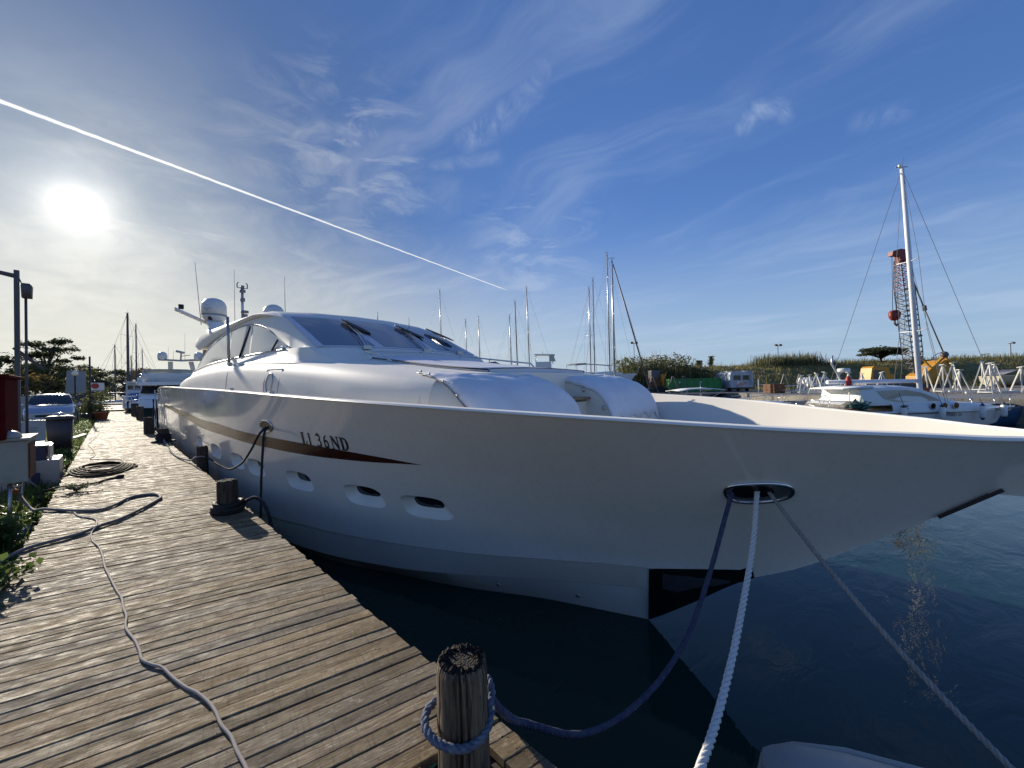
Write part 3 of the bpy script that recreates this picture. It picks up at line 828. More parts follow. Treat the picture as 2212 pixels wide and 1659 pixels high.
for t0, t1 in zip(tt_, tt_[1:]):
    A = [Vector((NC + s_ * max(.02, hb_at(t, ZS(t) - deck_h(t)) - .12), t, ZS(t) - deck_h(t) + .02)) for t in (t0, t1) for s_ in (-1, 1)]
    mb.add([A[0], A[1], A[3], A[2]], [(0, 1, 2, 3)])
mb.build('deck', M['gelcoat_matt'], yacht)
for sgn in (-1, 1):
    mb = MB(); rings = []
    for t in [-.9, -.86, -.8, -.72] + tt_ + [25.6]:
        bo = BS(t) + .012; bi = max(0, BS(t) - .105)
        z = ZS(t)
        rings.append([Vector((NC + sgn * q, t, z + h)) for q, h in ((bo - .004, -.012), (bo + .002, -.004), (bo - .010, .012), (bi + .02, .016), (bi, 0), (bi, -.03))])
    mb.loft(rings); mb.build('cap_rail', M['gelcoat_matt'], yacht, split=radians(50))
# stripe along the side
st_top = PC([(4.014, .628), (4.59, .647), (5.086, .658), (5.678, .666), (6.393, .672), (7.373, .674), (8.627, .678), (10.657, .695), (11.95, .69), (15, .715), (22.28, .728)])
st_bot = PC([(4.014, .628), (4.405, .618), (4.779, .607), (5.334, .596), (5.977, .588), (6.754, .585), (7.63, .587), (8.8, .594), (10.25, .601), (12.1, .60), (14.5, .63), (22.3, .700)])
mb = MB(); sts = frange(4.014, 22.28, .15)
rows = [[hs(t, st_bot(t) + (st_top(t) - st_bot(t)) * k / 4, .004) for k in range(5)] for t in sts]
mb.loft(rows, False, False); mb.build('side_stripe', M['stripe'], yacht)
# registration letters on the bow
def stroke(pts, w0):
    res = []
    L_, R_ = [], []
    for i, (x, y) in enumerate(pts):
        a = pts[max(0, i - 1)]; b_ = pts[min(len(pts) - 1, i + 1)]
        dx, dy = b_[0] - a[0], b_[1] - a[1]; l = hypot(dx, dy) or 1
        wv = w0[i] / 2; L_.append((x - dy / l * wv, y + dx / l * wv)); R_.append((x + dy / l * wv, y - dx / l * wv))
    return [[L_[i], L_[i + 1], R_[i + 1], R_[i]] for i in range(len(pts) - 1)]
def arc_(cx, cy, rx, ry, a0, a1, n): return [(cx + rx * cos(radians(a0 + (a1 - a0) * i / n)), cy + ry * sin(radians(a0 + (a1 - a0) * i / n))) for i in range(n + 1)]
GL = {'L': [[(0, 0), (.95, 0), (1, .34), (.92, .34), (.80, .09), (.50, .07), (.50, .93), (.68, .96), (.68, 1), (0, 1), (0, .96), (.17, .93), (.17, .07), (0, .04)]],
      'I': [[(0, 0), (1, 0), (1, .05), (.74, .08), (.74, .92), (1, .95), (1, 1), (0, 1), (0, .95), (.26, .92), (.26, .08), (0, .05)]],
      'N': [[(0, 0), (.32, 0), (.32, .04), (.21, .08), (.21, .76), (.76, 0), (.88, 0), (.88, .92), (1, .96), (1, 1), (.66, 1), (.66, .96), (.78, .92), (.78, .34), (.30, 1), (0, 1), (0, .96), (.12, .9), (.12, .08), (0, .04)]]}
GL['D'] = [[(0, 0), (.36, 0), (.36, 1), (0, 1), (0, .96), (.12, .93), (.12, .07), (0, .04)]] + stroke([(.30, .965)] + arc_(.42, .5, .44, .46, 88, -88, 16) + [(.30, .035)], [.07, .07] + [.07 + .18 * sin(pi * i / 16) for i in range(1, 16)] + [.07, .07])
GL['3'] = stroke(arc_(.45, .76, .34, .22, 150, -60, 12) , [.10 + .12 * (sin(pi * i / 12)) for i in range(13)]) + stroke([(.35, .55)] + arc_(.42, .29, .42, .27, 75, -150, 12), [.07] + [.10 + .14 * sin(pi * i / 12) for i in range(13)])
GL['6'] = stroke(arc_(.50, .30, .36, .27, 180, -180, 24), [.15 + .08 * abs(cos(2 * pi * i / 24)) for i in range(25)]) + stroke([(.15, .30), (.17, .50), (.30, .74), (.52, .90), (.86, .98)], [.24, .23, .19, .12, .04])
for ch, ta, tb_ in (('L', 6.235, 6.100), ('I', 6.050, 5.990), ('3', 5.86, 5.735), ('6', 5.685, 5.575), ('N', 5.515, 5.335), ('D', 5.315, 5.155)):
    lb = MB()
    for poly in GL[ch]:
        pv = []
        for u, v in poly:
            t = ta + (tb_ - ta) * u - .088 * v; vv = .664 + .0915 * v
            pv.append(hs(t, vv, .006))
        lb.add(pv, [tuple(range(len(pv)))])
    lb.build('letter', M['lettering'], yacht, fix=False)
# bow patch round the stem where the anchor chain rubs
pb = MB(); rws = []
def plate_pt(t, k):
    if k == 0: return hs(t, .08 * (2.08 - t) / .85 if t < 2.08 else 0., .006)
    if t < 1.27: return Vector((NC - .006, t, ZST(t) - .004))
    bc, zc, zst = BC(t), ZC(t), ZST(t); zl = max(ZL(t), zst + (zc - zst) * .4)
    b_, z_ = ((bc, zc), (bc * .99, zc - .012), (bc * .55, zl), (0, zst))[k - 1]
    return Vector((NC - b_ - .008, t, z_ - .006))
for f in frange(0, 1, .06): rws.append([plate_pt(1.17 + (tm_ - 1.17) * f, k) for k, tm_ in enumerate((2.07, 2.08, 2.085, 2.17, 2.30))])
pb.loft(rws, False, False, False)
pb.build('stem_plate', M['hull_black'], yacht, fix=False)
wp = MB(); q_ = [[plate_pt(1.17 + (tm_ - 1.17) * f, k) for k, tm_ in enumerate((2.07, 2.08, 2.085, 2.17, 2.30))] for f in frange(.22, .86, .08)]
wp.loft([[r_[1].lerp(r_[3], .10 + .03 * sin(i * 2.1)) + Vector((-.004, 0, -.002)), r_[1].lerp(r_[3], .45) + Vector((-.006, 0, -.003)), r_[1].lerp(r_[3], .82 + .05 * sin(i * 1.3)) + Vector((-.004, 0, -.002))] for i, r_ in enumerate(q_)], False, False)
wp.build('sheen_patch', M['bin_grey'], yacht)  # lighter grey stands in for the sheen on the polished plate
pb = MB(); pb.bar((NC, -.42, 2.005), (NC, -.10, 1.742), .10, .02, up=(0, -.7, -.7)); pb.build('stem_strip', M['black_trim'], yacht)
# mooring fairleads
def ring_on_hull(tc, vc, ht, hv, name, k=2.2, skew=0., n=28, rr=.018, sink=.10):
    pts = []
    for i in range(n):
        a = 2 * pi * i / n; u, v = super_(cos(a), sin(a), k)
        pts.append((tc + u * ht + skew * v, vc + v * hv))
    r_ = MB().tube([hs(p_, v_, .010) for p_, v_ in pts], rr, 8, True).build(name, M['steel'], yacht)
    MB().loft([[hs(p_, v_, .016) for p_, v_ in pts], [hs(tc + (p_ - tc) * .86, vc + (v_ - vc) * .80, .007) for p_, v_ in pts], [hs(tc + (p_ - tc) * .5, vc + (v_ - vc) * .45, .0045) for p_, v_ in pts], [hs(tc + (p_ - tc) * .02, vc + (v_ - vc) * .02, .004) for p_, v_ in pts]], True, False).build('throat', M['steel_dull'], r_)
    d = MB(); d.add([hs(tc + .15 * ht + (p_ - tc) * .62, vc + hv * .12 + (v_ - vc) * .62, .010) for p_, v_ in pts], [tuple(range(n))]); d.build('throat_shade', M['hull_black'], r_)  # black face stands for the shade inside; the hull is not cut
    return r_
ring_on_hull(.925, .606, .222, .062, 'bow_fairlead', 2.6)
ring_on_hull(7.25, .760, .24, .043, 'side_fairlead', 2.2, -.06, rr=.014)
# stern quarter vents and steel corner post
for k in range(4):
    MB().bar(hs(24.9, .93 - k * .045, .012), hs(25.5, .93 - k * .045, .012), .03, .035).build('vent_slat', M['black_trim'], yacht)
MB().tube([hs(25.35, .98, .10), hs(25.4, .6, .12), hs(25.3, .2, .10)], .022).build('stern_post', M['steel'], yacht)

# ---- deckhouse
WS = PC([(2.6, 1.72), (4, 2.02), (6, 2.17), (9, 2.28), (23.7, 2.28)])
ZSH = PC([(2.6, 2.80), (3.2, 2.885), (4, 2.96), (5, 3.06), (6, 3.15), (7.5, 3.27), (8.6, 3.35), (11.2, 3.47), (14.7, 3.54), (18, 3.53), (20, 3.49), (22, 3.40), (23.2, 3.30), (23.7, 3.12)])
ZCT = PC([(3.2, 2.93), (3.8, 3.0), (5, 3.12), (6, 3.25), (7.3, 3.42), (9, 3.52), (14, 3.62), (22, 3.48), (23.7, 3.2)])
def full(half, t): return [Vector((NC - w_, t, z)) for w_, z in half] + [Vector((NC + w_, t, z)) for w_, z in reversed(half) if w_ > 1e-6]
def trunk_half(t):
    w_, z, c = WS(t), ZSH(t), ZCT(t); zd = ZS(t) - deck_h(t)
    return [(min(w_ + .10, hb_at(t, zd) - .16), zd), (min(w_ + .10, hb_at(t, min(z - .42, ZS(t))) - .14), z - .42), (w_ + .075, z - .22), (w_ + .03, z - .10), (w_ - .03, z - .035), (w_ - .12, z), (w_ - .30, z + .03), (w_ * .55, z + (c - z) * .72), (w_ * .28, z + (c - z) * .94), (0, c)]
tb = MB(); tb.loft([full(trunk_half(t), t) for t in frange(3.75, 23.7, .25)], False, False)
tb.build('deckhouse', M['gelcoat_satin'], yacht)
for t in (3.75, 23.7):
    p_ = full(trunk_half(t), t); MB().add(p_, [tuple(range(len(p_)))]).build('deckhouse_end', M['gelcoat_matt'], yacht)
# two rounded seat lobes at the front
LT = PC([(2.90, 2.18), (2.94, 2.42), (3.01, 2.58), (3.14, 2.72), (3.32, 2.82), (3.5, 2.88), (3.75, 2.93), (4.4, 2.995)])
def lobe_sect(t, sgn, off=0.):
    w_, z = WS(max(t, 2.6)) - max(0, 3.2 - t) * .5, LT(t) + off; zd = ZS(t) - deck_h(t) + .01
    prof = [(.36 - off, zd), (.36 - off, z - .10), (.375 - off, z - .04), (.43, z - .005), (.8, z + .012), (w_ - .45, z + .015), (w_ - .30, z + .01), (w_ - .12 + off * .5, z - .01), (w_ - .03 + off, z - .045), (w_ + .03 + off, z - .11), (w_ + .075 + off, z - .23), (w_ + .10 + off, z - .42), (min(w_ + .10 + off, hb_at(t, zd) - .15), zd)]
    return [Vector((NC + sgn * (min(q, hb_at(t, h) - .13) if h < ZS(t) else q), t, h)) for q, h in prof]
for sgn in (-1, 1):
    b = MB(); b.loft([lobe_sect(t, sgn) for t in (2.90, 2.92, 2.95, 3.0, 3.08, 3.18, 3.3, 3.45, 3.65, 3.9, 4.2, 4.4)], True, True)
    b.build('seat_lobe', M['gelcoat_cream'], yacht, split=radians(60))
    # cloth cover: drapes over the top, its hem scalloped on the outer side
    b = MB(); rings = []
    for t in frange(2.95, 4.15, .04):
        sec = lobe_sect(t, sgn, .020)[1:]
        acc = [0.]
        for p_, q_ in zip(sec, sec[1:]): acc.append(acc[-1] + (q_ - p_).length)
        lim_i = 6.0 + 3.25 * (1 - max(0, min(1, (t - 3.1) / 1.0)) ** .9) + .12 * sin(t * 8)
        i0 = int(min(lim_i, 10.99)); lim = acc[i0] + (acc[i0 + 1] - acc[i0]) * (min(lim_i, 10.99) - i0)
        out = []
        for k in range(19):
            s0 = lim * k / 18; j = max(i for i in range(len(acc) - 1) if acc[i] <= s0 + 1e-9)
            p_ = sec[j].lerp(sec[j + 1], (s0 - acc[j]) / max(1e-6, acc[j + 1] - acc[j]))
            f_ = k / 18
            q = nz(p_.x * 2.6, p_.y * 2.2, p_.z * 2) * .022 + (abs(nz(p_.x * 4 + p_.y * 2.2, p_.y * 5 - p_.x * 3, 3)) - .2) * .05 + nz(p_.x * 9, p_.y * 8, 1) * .008
            sag = -.02 * sin(pi * f_) * (1 + sin(t * 5))
            out.append(p_ + Vector((sgn * q * .8 * f_, 0, q * (1 - .5 * f_) + sag * (1 - f_))))
        rings.append(out)
    hem = MB(); hem.tube([r_[-1] + Vector((sgn * .006, 0, 0)) for r_ in rings], .008, 5)
    front = [p_ + Vector((0, -.035, -.13 - .05 * sin(k * 1.7))) for k, p_ in enumerate(rings[0])]
    b.loft([front] + rings, False, False); cv_ = b.build('seat_cover', M['cover_cloth'], yacht, solid=.008)
    hem.build('hem', M['frame_grey'], cv_)
    for t in (3.1, 3.35, 3.6, 3.85, 4.08):
        rr__ = min(rings, key=lambda r_: abs(r_[-1].y - t)); MB().ell(rr__[-1] + Vector((sgn * .012, 0, .03)), (.014, .014, .014), 8, 4).build('snap', M['steel_dull'], cv_)
# steps and lights in the gap between the lobes
MB().box((NC + .10, 3.45, 2.62), (.50, .30, .035)).build('teak_step', M['teak'], yacht)
MB().box((NC + .10, 3.60, 2.40), (.66, .45, .34)).build('step_block', M['gelcoat_cream'], yacht)
for (t, z) in ((3.42, 2.74), (3.08, 2.48)):
    l_ = MB().lathe([(.0, .0), (.028, 0), (.034, .008), (.02, .014)], (NC + .355, t, z), 14, (-1, 0, 0)).build('step_light', M['steel'], yacht)
# sun pad on the deckhouse top
b = MB(); rings = []
for t in frange(3.9, 7.05, .15):
    hw = 1.13 - max(0, 4.2 - t) * .25; zc = ZCT(t)
    def zt(w_): return ZSH(t) + (zc - ZSH(t)) * max(0, 1 - (abs(w_) / WS(t)) ** 1.6) + .03
    sec = [(-hw, -.02), (-hw - .005, .0), (-hw + .03, .025)] + [(-hw + .03 + (2 * hw - .06) * k / 8, .03) for k in range(1, 8)] + [(hw - .03, .025), (hw + .005, 0), (hw, -.02)]
    rings.append([Vector((NC + w_, t, zt(w_) + h + .008 * nz(w_ * 2.5, t * 2))) for w_, h in sec])
b.loft(rings, True, True); pad = b.build('sun_pad', M['pad_cloth'], yacht)
b = MB()
for s_ in (0, -1): b.tube([r_[s_] + Vector((0, 0, .03)) + Vector(((-1 if s_ == 0 else 1) * .008, 0, 0)) for r_ in rings], .011, 6)
b.tube([p_ + Vector((0, -.004, -.004)) for p_ in rings[0]], .005, 6)
b.build('piping', M['black_trim'], pad)
# hand rail round the pad
def padz(t, w_): return ZSH(t) + (ZCT(t) - ZSH(t)) * max(0, 1 - (abs(w_) / WS(t)) ** 1.6)
rail = [(1.20, 6.15, .03), (1.26, 6.45, .13), (1.30, 6.9, .15), (1.22, 7.12, .15), (.9, 7.2, .15), (0, 7.18, .14), (-.9, 7.18, .15), (-1.22, 7.1, .15), (-1.30, 6.8, .14), (-1.25, 6.0, .13), (-1.22, 5.25, .12), (-1.20, 5.1, .03)]
rl = MB().tube([Vector((NC - w_, t, padz(t, w_) + h)) for w_, t, h in rail], .016).build('pad_rail', M['steel'], yacht)
for w_, t in ((1.28, 6.75), (1.0, 7.18), (0, 7.17), (-1.0, 7.17), (-1.28, 6.5), (-1.24, 5.7)):
    MB().cyl((NC - w_, t, padz(t, w_) - .02), (NC - w_, t, padz(t, w_) + .14), .011, seg=8).build('stanchion', M['steel'], rl)

# ---- wheelhouse
WB = PC([(7.3, 3.50), (7.73, 3.58), (8.7, 3.62), (11.7, 3.70), (17, 3.77), (21.3, 3.66)])
WA = PC([(8.7, 3.625), (9.73, 3.98), (10.6, 4.29), (11.64, 4.47), (13, 4.57), (14.3, 4.585), (16, 4.51), (18.2, 4.33), (20, 4.0), (21.3, 3.67)])
WR = PC([(6.55, 3.26), (7.0, 3.40), (7.5, 3.60), (9.75, 4.52), (10.2, 4.66), (10.8, 4.77), (11.5, 4.83), (14, 4.88), (17, 4.80), (19.2, 4.55), (21.3, 3.85)])
def wz(t, w_): return WR(t) - .085 * (abs(w_) / 1.9) ** 2.2
WBW = PC([(6.55, 1.30), (7.0, 1.62), (7.5, 1.92), (8.1, 2.05), (9, 2.08), (22, 2.08)])
def wh_half(t):
    ze = wz(t, 1.8); B_ = min(WB(t), ze - .05); A_ = min(WA(t), ze - .04) if t > 8.7 else min(B_ + .005, ze - .035)
    A_ = max(A_, B_ + .002)
    zs_ = ZSH(t) - .03
    wtop = 1.93 - .13 * min(1, max(0, (t - 7.5) / 2.2))
    wb = WBW(t); zb_ = padz(t, wb + .16) - .015; B_ = max(B_, zb_ + .02); A_ = max(A_, B_ + .002); ze = max(ze, A_ + .004)
    return [(wb + .16, zb_), (wb + .085, zb_ + (B_ - zb_) * .22), (wb + .035, zb_ + (B_ - zb_) * .62), (wb, B_), (wb - .09, A_), (wb - .115, A_ + (ze - A_) * .35), (wb - .18, A_ + (ze - A_) * .8), (min(wtop - .02, wb - .24), wz(t, 1.78)), (min(1.45, wb * .72), wz(t, min(1.45, wb * .72))), (min(1.0, wb * .5), wz(t, 1.0)), (.5, wz(t, .5)), (0, wz(t, 0))]
b = MB(); b.loft([full(wh_half(t), t) for t in frange(6.55, 9.7, .12) + frange(9.85, 21.3, .25)], False, False)
b.build('wheelhouse', M['gelcoat_satin'], yacht, split=radians(55))
# windscreen: one dark surround with three panes
def wsq(name, t0, t1, w0, w1, off, m, parent, sh0=0., sh1=0., n=8):
    b = MB(); rows = []
    for i in range(7):
        f = i / 6; t = t0 + (t1 - t0) * f
        rows.append([Vector((NC - (w0 + (w1 - w0) * k / n), t + .10 * ((w0 + (w1 - w0) * k / n) / 1.9) ** 2 * 1., 0)) for k in range(n + 1)])
        for p_ in rows[-1]: p_.z = wz(p_.y, NC - p_.x) + off
    b.loft(rows, False, False); return b.build(name, m, parent)
scr = wsq('windscreen_frame', 7.56, 9.68, 1.86, -1.86, .006, M['ws_frame'], yacht, n=24)
for w0, w1 in ((1.72, .74), (.54, -.54), (-.74, -1.72)):
    wsq('windscreen_pane', 7.66, 9.56, w0, w1, .012, M['ws_glass'], scr)
# wipers
for wq in (.68, -.66, -1.55):
    root = MB().box((NC - wq - .34, 7.46, wz(7.5, .8) + .02), (.16, .09, .07)).build('wiper', M['steel_dull'], yacht)
    for d_ in (0, .07):
        MB().tube([(NC - wq - .36 + d_, 7.46, wz(7.5, .8) + .05), (NC - wq - .20 + d_, 8.1, wz(8.1, .7) + .09), (NC - wq - .10 + d_, 8.85, wz(8.85, .6) + .065)], .012, 6).build('wiper_arm', M['steel'], root)
    a = Vector((NC - wq - .05, 9.36, wz(9.36, .6) + .05)); c = Vector((NC - wq + .16, 8.35, wz(8.35, .5) + .04))
    ax = (c - a); sd = ax.cross(Vector((0, .38, 1))).normalized(); up_ = Vector((0, -.36, .93))
    poly = [(0, 0), (.12, .045), (.4, .075), (.75, .07), (.95, .03), (1, 0), (.95, -.03), (.75, -.07), (.4, -.075), (.12, -.045)]
    MB().prism(poly, lambda u, v, w_: a + ax * u + sd * v * 2.0 + up_ * w_, .02).build('wiper_blade', M['mesh_black'], root)
# side glass, both sides
for sgn in (-1, 1):
    for nm, ta, tb2 in (('side_window', 8.78, 11.55), ('side_window', 11.68, 14.0), ('side_window', 14.12, 21.0)):
        b = MB(); rows = []
        for t in frange(ta, tb2, .16):
            h = wh_half(t); (w0, z0), (w1, z1) = h[3], h[4]
            rows.append([Vector((NC + sgn * (w0 + (w1 - w0) * k + .008), t, z0 + (z1 - z0) * k)) for k in (.04, .35, .65, .96)])
        b.loft(rows, False, False); b.build(nm, M['side_glass'], yacht)
    b = MB(); hq = [wh_half(t) for t in frange(8.74, 21.1, .2)]
    b.tube([Vector((NC + sgn * (h[4][0] + .006), t, h[4][1])) for h, t in zip(hq, frange(8.74, 21.1, .2))], .014, 5)
    b.tube([Vector((NC + sgn * (h[3][0] + .006), t, h[3][1])) for h, t in zip(hq, frange(8.74, 21.1, .2))], .014, 5)
    b.build('window_seal', M['frame_grey'], yacht)
    MB().bar((NC + sgn * 2.10, 12.6, 3.72), (NC + sgn * 2.0, 11.85, 4.44), .05, .03).build('window_strut', M['mesh_black'], yacht)
    MB().bar((NC + sgn * 2.10, 9.62, 3.66), (NC + sgn * 2.06, 9.32, 3.86), .03, .02).build('window_wiper', M['mesh_black'], yacht)
# hard top with its deepening tail
HE = PC([(9.78, 4.43), (10.3, 4.55), (11.0, 4.66), (11.6, 4.72), (13.4, 4.81), (16, 4.93), (19.7, 5.07), (20.6, 5.02), (21.0, 4.9)])
HL = PC([(9.78, 4.40), (10.3, 4.50), (11.6, 4.63), (14, 4.66), (17, 4.64), (19, 4.56), (20.4, 4.50), (21.0, 4.62)])
HC = PC([(9.78, 4.53), (10.3, 4.70), (11, 4.81), (12, 4.93), (13.5, 5.03), (16, 5.12), (20.6, 5.20), (21, 5.1)])
b = MB(); rings = []
for t in frange(9.78, 11, .15) + frange(11.25, 20.5, .35) + [20.7, 20.9, 21.0]:
    e, l, c = HE(t), HL(t), HC(t); W = 2.04 - max(0, (10.6 - t)) * .22
    half = [(W - .25, l + .02), (W - .06, l), (W - .01, l + (e - l) * .25), (W, l + (e - l) * .6), (W - .05, e - .01), (W - .16, e + .035), (W - .42, e + (c - e) * .45), (W * .5, e + (c - e) * .85), (0, c)]
    rings.append(full(half, t))
b.loft(rings, True, True); b.build('hardtop', M['gelcoat_satin'], yacht, split=radians(50))
for sgn in (-1, 1): MB().bar((NC + sgn * 1.75, 20.6, 4.55), (NC + sgn * 1.8, 21.2, 3.4), .12, .22).build('roof_post', M['mast_dark'], yacht)
# domes, lights and aerials on the top
fin = MB(); fin.loft([[Vector((2.98 + sx * hw, 19.9 + y, z)) for sx, y in ((-1, -l), (1, -l), (1, l), (-1, l))] for z, hw, l in ((4.98, .34, .9), (5.2, .24, .6), (5.4, .20, .36), (5.6, .28, .30))], True, True)
fin = fin.build('radome_fin', M['gelcoat'], yacht)
MB().lathe([(.01, 0), (.24, 0), (.34, .14), (.40, .22), (.425, .24), (.425, .29)], (2.98, 20, 5.58), 24).build('radome_base', M['radome'], fin)
MB().lathe([(.428, .29), (.428, .34)], (2.98, 20, 5.58), 24, cap=False).build('radome_band', M['grey_band'], fin)
MB().lathe([(.425, .34), (.425, .62), (.41, .74), (.36, .86), (.27, .95), (.14, 1.0), (.01, 1.012)], (2.98, 20, 5.58), 24).build('radome_dome', M['radome'], fin)
MB().box((2.80, 19.66, 5.72), (.14, .05, .12), rz=.7).build('radome_box', M['mesh_black'], fin)
mk_ = MB()
for z_, hw in ((6.24, .045), (6.12, .20), (6.05, .07)):
    pts = [Vector((2.98 + .431 * cos(a), 20 + .431 * sin(a), z_)) for a in [radians(228) - hw * 2 + hw * 4 * k / 8 for k in range(9)]]
    mk_ = MB()
    for p_, q_ in zip(pts, pts[1:]): mk_.bar(p_, q_, .004, .018)
    mk_.build('radome_mark', M['grey_band'], fin)
arm = MB(); arm.loft([[Vector((2.9 - 1.15 * f, 20.3 - .2 * f, 5.55 + .48 * f)) + Vector((0, y, z)) for y, z in ((-.10, -.05), (.10, -.05), (.10, .06), (-.10, .06))] for f in (0, .35, .7, 1.0)], True, True).build('light_arm', M['gelcoat'], fin)
MB().box((1.95, 20.12, 6.14), (.16, .16, .17)).build('arm_light', M['mesh_black'], fin)
mast = MB().tube([(3.46, 17.5, 5.05), (3.46, 17.5, 6.70)], .045, 8).build('light_mast', M['mast_alu'], yacht)
for z_, r_, h_ in ((5.55, .10, .10), (5.70, .13, .08), (6.12, .08, .12), (6.45, .10, .09), (6.58, .06, .12)):
    MB().lathe([(.01, 0), (r_, 0), (r_, h_), (.01, h_)], (3.46 + (.06 if z_ < 5.8 else 0), 17.46, z_), 10).build('mast_light', M['grey_band'], mast)
MB().bar((3.30, 17.5, 6.62), (3.62, 17.5, 6.62), .03).build('crosstree', M['mast_alu'], mast)
for dx in (-.16, .16): MB().tube([(3.46 + dx, 17.5, 6.62), (3.46 + dx, 17.5, 6.78), (3.46 + dx * .7, 17.5, 6.82)], .018, 6).build('wind_sensor', M['mast_dark'], mast)
MB().lathe([(.01, 0), (.11, 0), (.12, .10), (.10, .22), (.01, .23)], (3.62, 16.2, 5.08), 12).build('horn', M['grey_band'], yacht)
MB().lathe([(.26, 0), (.27, .06), (.25, .15), (.19, .23), (.10, .28), (.01, .29)], (3.33, 13, 4.99), 20).build('small_dome', M['radome'], yacht)
for a, c, r_ in (((2.62, 20.5, 5.55), (2.44, 20.5, 8.07), .014), ((3.31, 18, 5.05), (3.31, 18, 7.4), .010), ((3.63, 13, 4.98), (3.62, 13, 6.16), .009), ((5.25, 10.5, 4.66), (5.25, 10.5, 4.95), .012), ((5.75, 9.7, 4.40), (5.75, 9.7, 4.74), .010)):
    MB().cyl(a, c, r_, r_ * .5, 6).build('aerial', M['mast_dark'], yacht)
pl = MB().cyl((2.30, 13.3, 3.56), (2.28, 13.3, 4.86), .035, seg=8).build('folding_mast', M['steel_dull'], yacht)
MB().box((2.30, 13.22, 3.56), (.10, .22, .08)).build('mast_foot', M['steel_dull'], pl)
MB().bar((2.28, 13.15, 4.74), (2.28, 13.5, 4.74), .02).build('mast_bracket', M['mast_dark'], pl)
# boarding hatch on the deckhouse side, with an oval port
def dh(t, z, off=.004):  # point on the near deckhouse side at height z
    h = trunk_half(t); w_ = h[1][0]
    for (wa, za), (wb, zb) in zip(h, h[1:]):
        if za <= z <= zb: w_ = wa + (wb - wa) * (z - za) / (zb - za); break
    return Vector((NC - w_ - off, t, z))
hb = MB(); q = [(9.16, 2.62), (8.28, 2.62), (8.16, 2.92), (8.10, 3.20), (8.98, 3.22), (9.10, 2.94)]
for (a, c) in zip(q, q[1:] + q[:1]): hb.bar(dh(*a), dh(*c), .012, .008)
hatch = hb.build('side_hatch', M['frame_grey'], yacht)
MB().tube([dh(8.72 + .20 * cos(a) - .05 * sin(a), 2.95 + .19 * sin(a), .008) for a in [2 * pi * k / 28 for k in range(28)]], .014, 6, True).build('port_ring', M['steel_dull'], hatch)
sm = MB()
for za, zb in zip(frange(2.6, 3.32, .09), frange(2.6, 3.32, .09)[1:]): sm.bar(dh(12.9 - (za - 2.6) * .3, za, .001), dh(12.9 - (zb - 2.6) * .3, zb, .001), .012, .006)
sm.build('panel_seam', M['frame_grey'], yacht)
for t in (8.9, 6.7): MB().box((NC - BS(t) + .05, t, ZS(t) + .03), (.06, .14, .05)).build('deck_fitting', M['steel_dull'], yacht)
# tiny drains and marks low on the bow
for (t, z) in ((2.95, .25), (3.9, .22)):
    MB().lathe([(.0, 0), (.022, 0), (.026, .01), (.01, .012)], Vector((NC - (.5 * (BC(t) + BW(t))) - .0, t, z)), 12, (-1, -.3, -.2)).build('drain', M['steel_dull'], yacht)
NAVY = [(0, 1.40), (.046, 1.24), (.098, 1.134), (.232, .904), (.37, .807), (.505, .813), (.617, .886), (.719, 1.026), (.836, 1.34), (.935, 1.676), (1, 1.90)]
WHITE = [(0, 1.93), (.033, 1.83), (.09, 1.66), (.156, 1.533), (.298, 1.374), (.482, 1.216), (.666, 1.141), (.80, 1.15), (1, 1.18)]
SIDE_ROPE = [at_n(x, y, n) for x, y, n in ((556.5, 944, 1.69), (544, 969, 1.66), (528, 994, 1.63), (516, 1005, 1.60), (500, 1013, 1.57), (488, 1012, 1.54), (469, 1002, 1.49))]
# ================================================================== MOORING PILES, ROPES, HOSES ON THE BOARDWALK
def make_pile(name, label, n, t, r, top, low=-1.2, big=False, group=None, rs=1):
    R = random.Random(rs); root = thing(name, label, 'mooring post', (n, t, DZ), group=group)
    cracks = [(R.uniform(0, 2 * pi), R.uniform(.03, .08), R.uniform(.10, .30)) for _ in range(17 if big else 6)]
    seg = 200 if big else 32
    def rad(a, z):
        q = r * (1 + .035 * nz(cos(a) * 1.6 + rs, sin(a) * 1.6, z * .7) + .018 * nz(cos(a) * 6, sin(a) * 6, z * .6 + rs))
        for ca, wd, dp in cracks:
            d = abs((a - ca - .05 * sin(z * 7 + ca) + pi) % (2 * pi) - pi)
            if d < wd: q -= r * dp * 1.5 * (1 - d / wd) ** 1.0
        return q * (1 + .06 * max(0, (top - z)) )
    zs = [low, 0, DZ - .3] + frange(DZ - .05, top - .045, .05 if big else .12) + [top - .03, top - .012, top]
    rings = []
    for z in zs:
        k = 1. if z < top - .02 else (.97 if z < top - .005 else .91)
        rings.append([Vector((n + .985 * rad(2 * pi * i / seg, z) * cos(2 * pi * i / seg) * k - (z - DZ) * .012, t + rad(2 * pi * i / seg, z) * sin(2 * pi * i / seg) * k, z + (.012 * nz(i * .6, rs) if z > top - .03 else 0) - (.05 * max(0, 1 - abs((2 * pi * i / seg - 2.35 + pi) % (2 * pi) - pi) / .12) if big and z > top - .03 else 0))) for i in range(seg)])
    MB().loft(rings, True, False).build('post', M['pile' if big else 'pile_dark'], root)
    tr = [rings[-1]]
    for k, dz_ in ((.86, .010), (.72, .008), (.58, -.002), (.45, -.018), (.34, -.05), (.22, -.08), (.02, -.09)) if big else ((.6, .004), (.02, 0)):
        tr.append([Vector((n + (p_.x - n) * k, t + (p_.y - t) * k, p_.z + dz_ + ((.016 * nz(p_.x * 55 + 3, p_.y * 55, rs) + .008 * nz(p_.x * 150, p_.y * 150, rs)) if big else 0))) for p_ in rings[-1]])
    MB().loft(tr, True, True).build('end_grain', M['pile_top'], root)
    return root
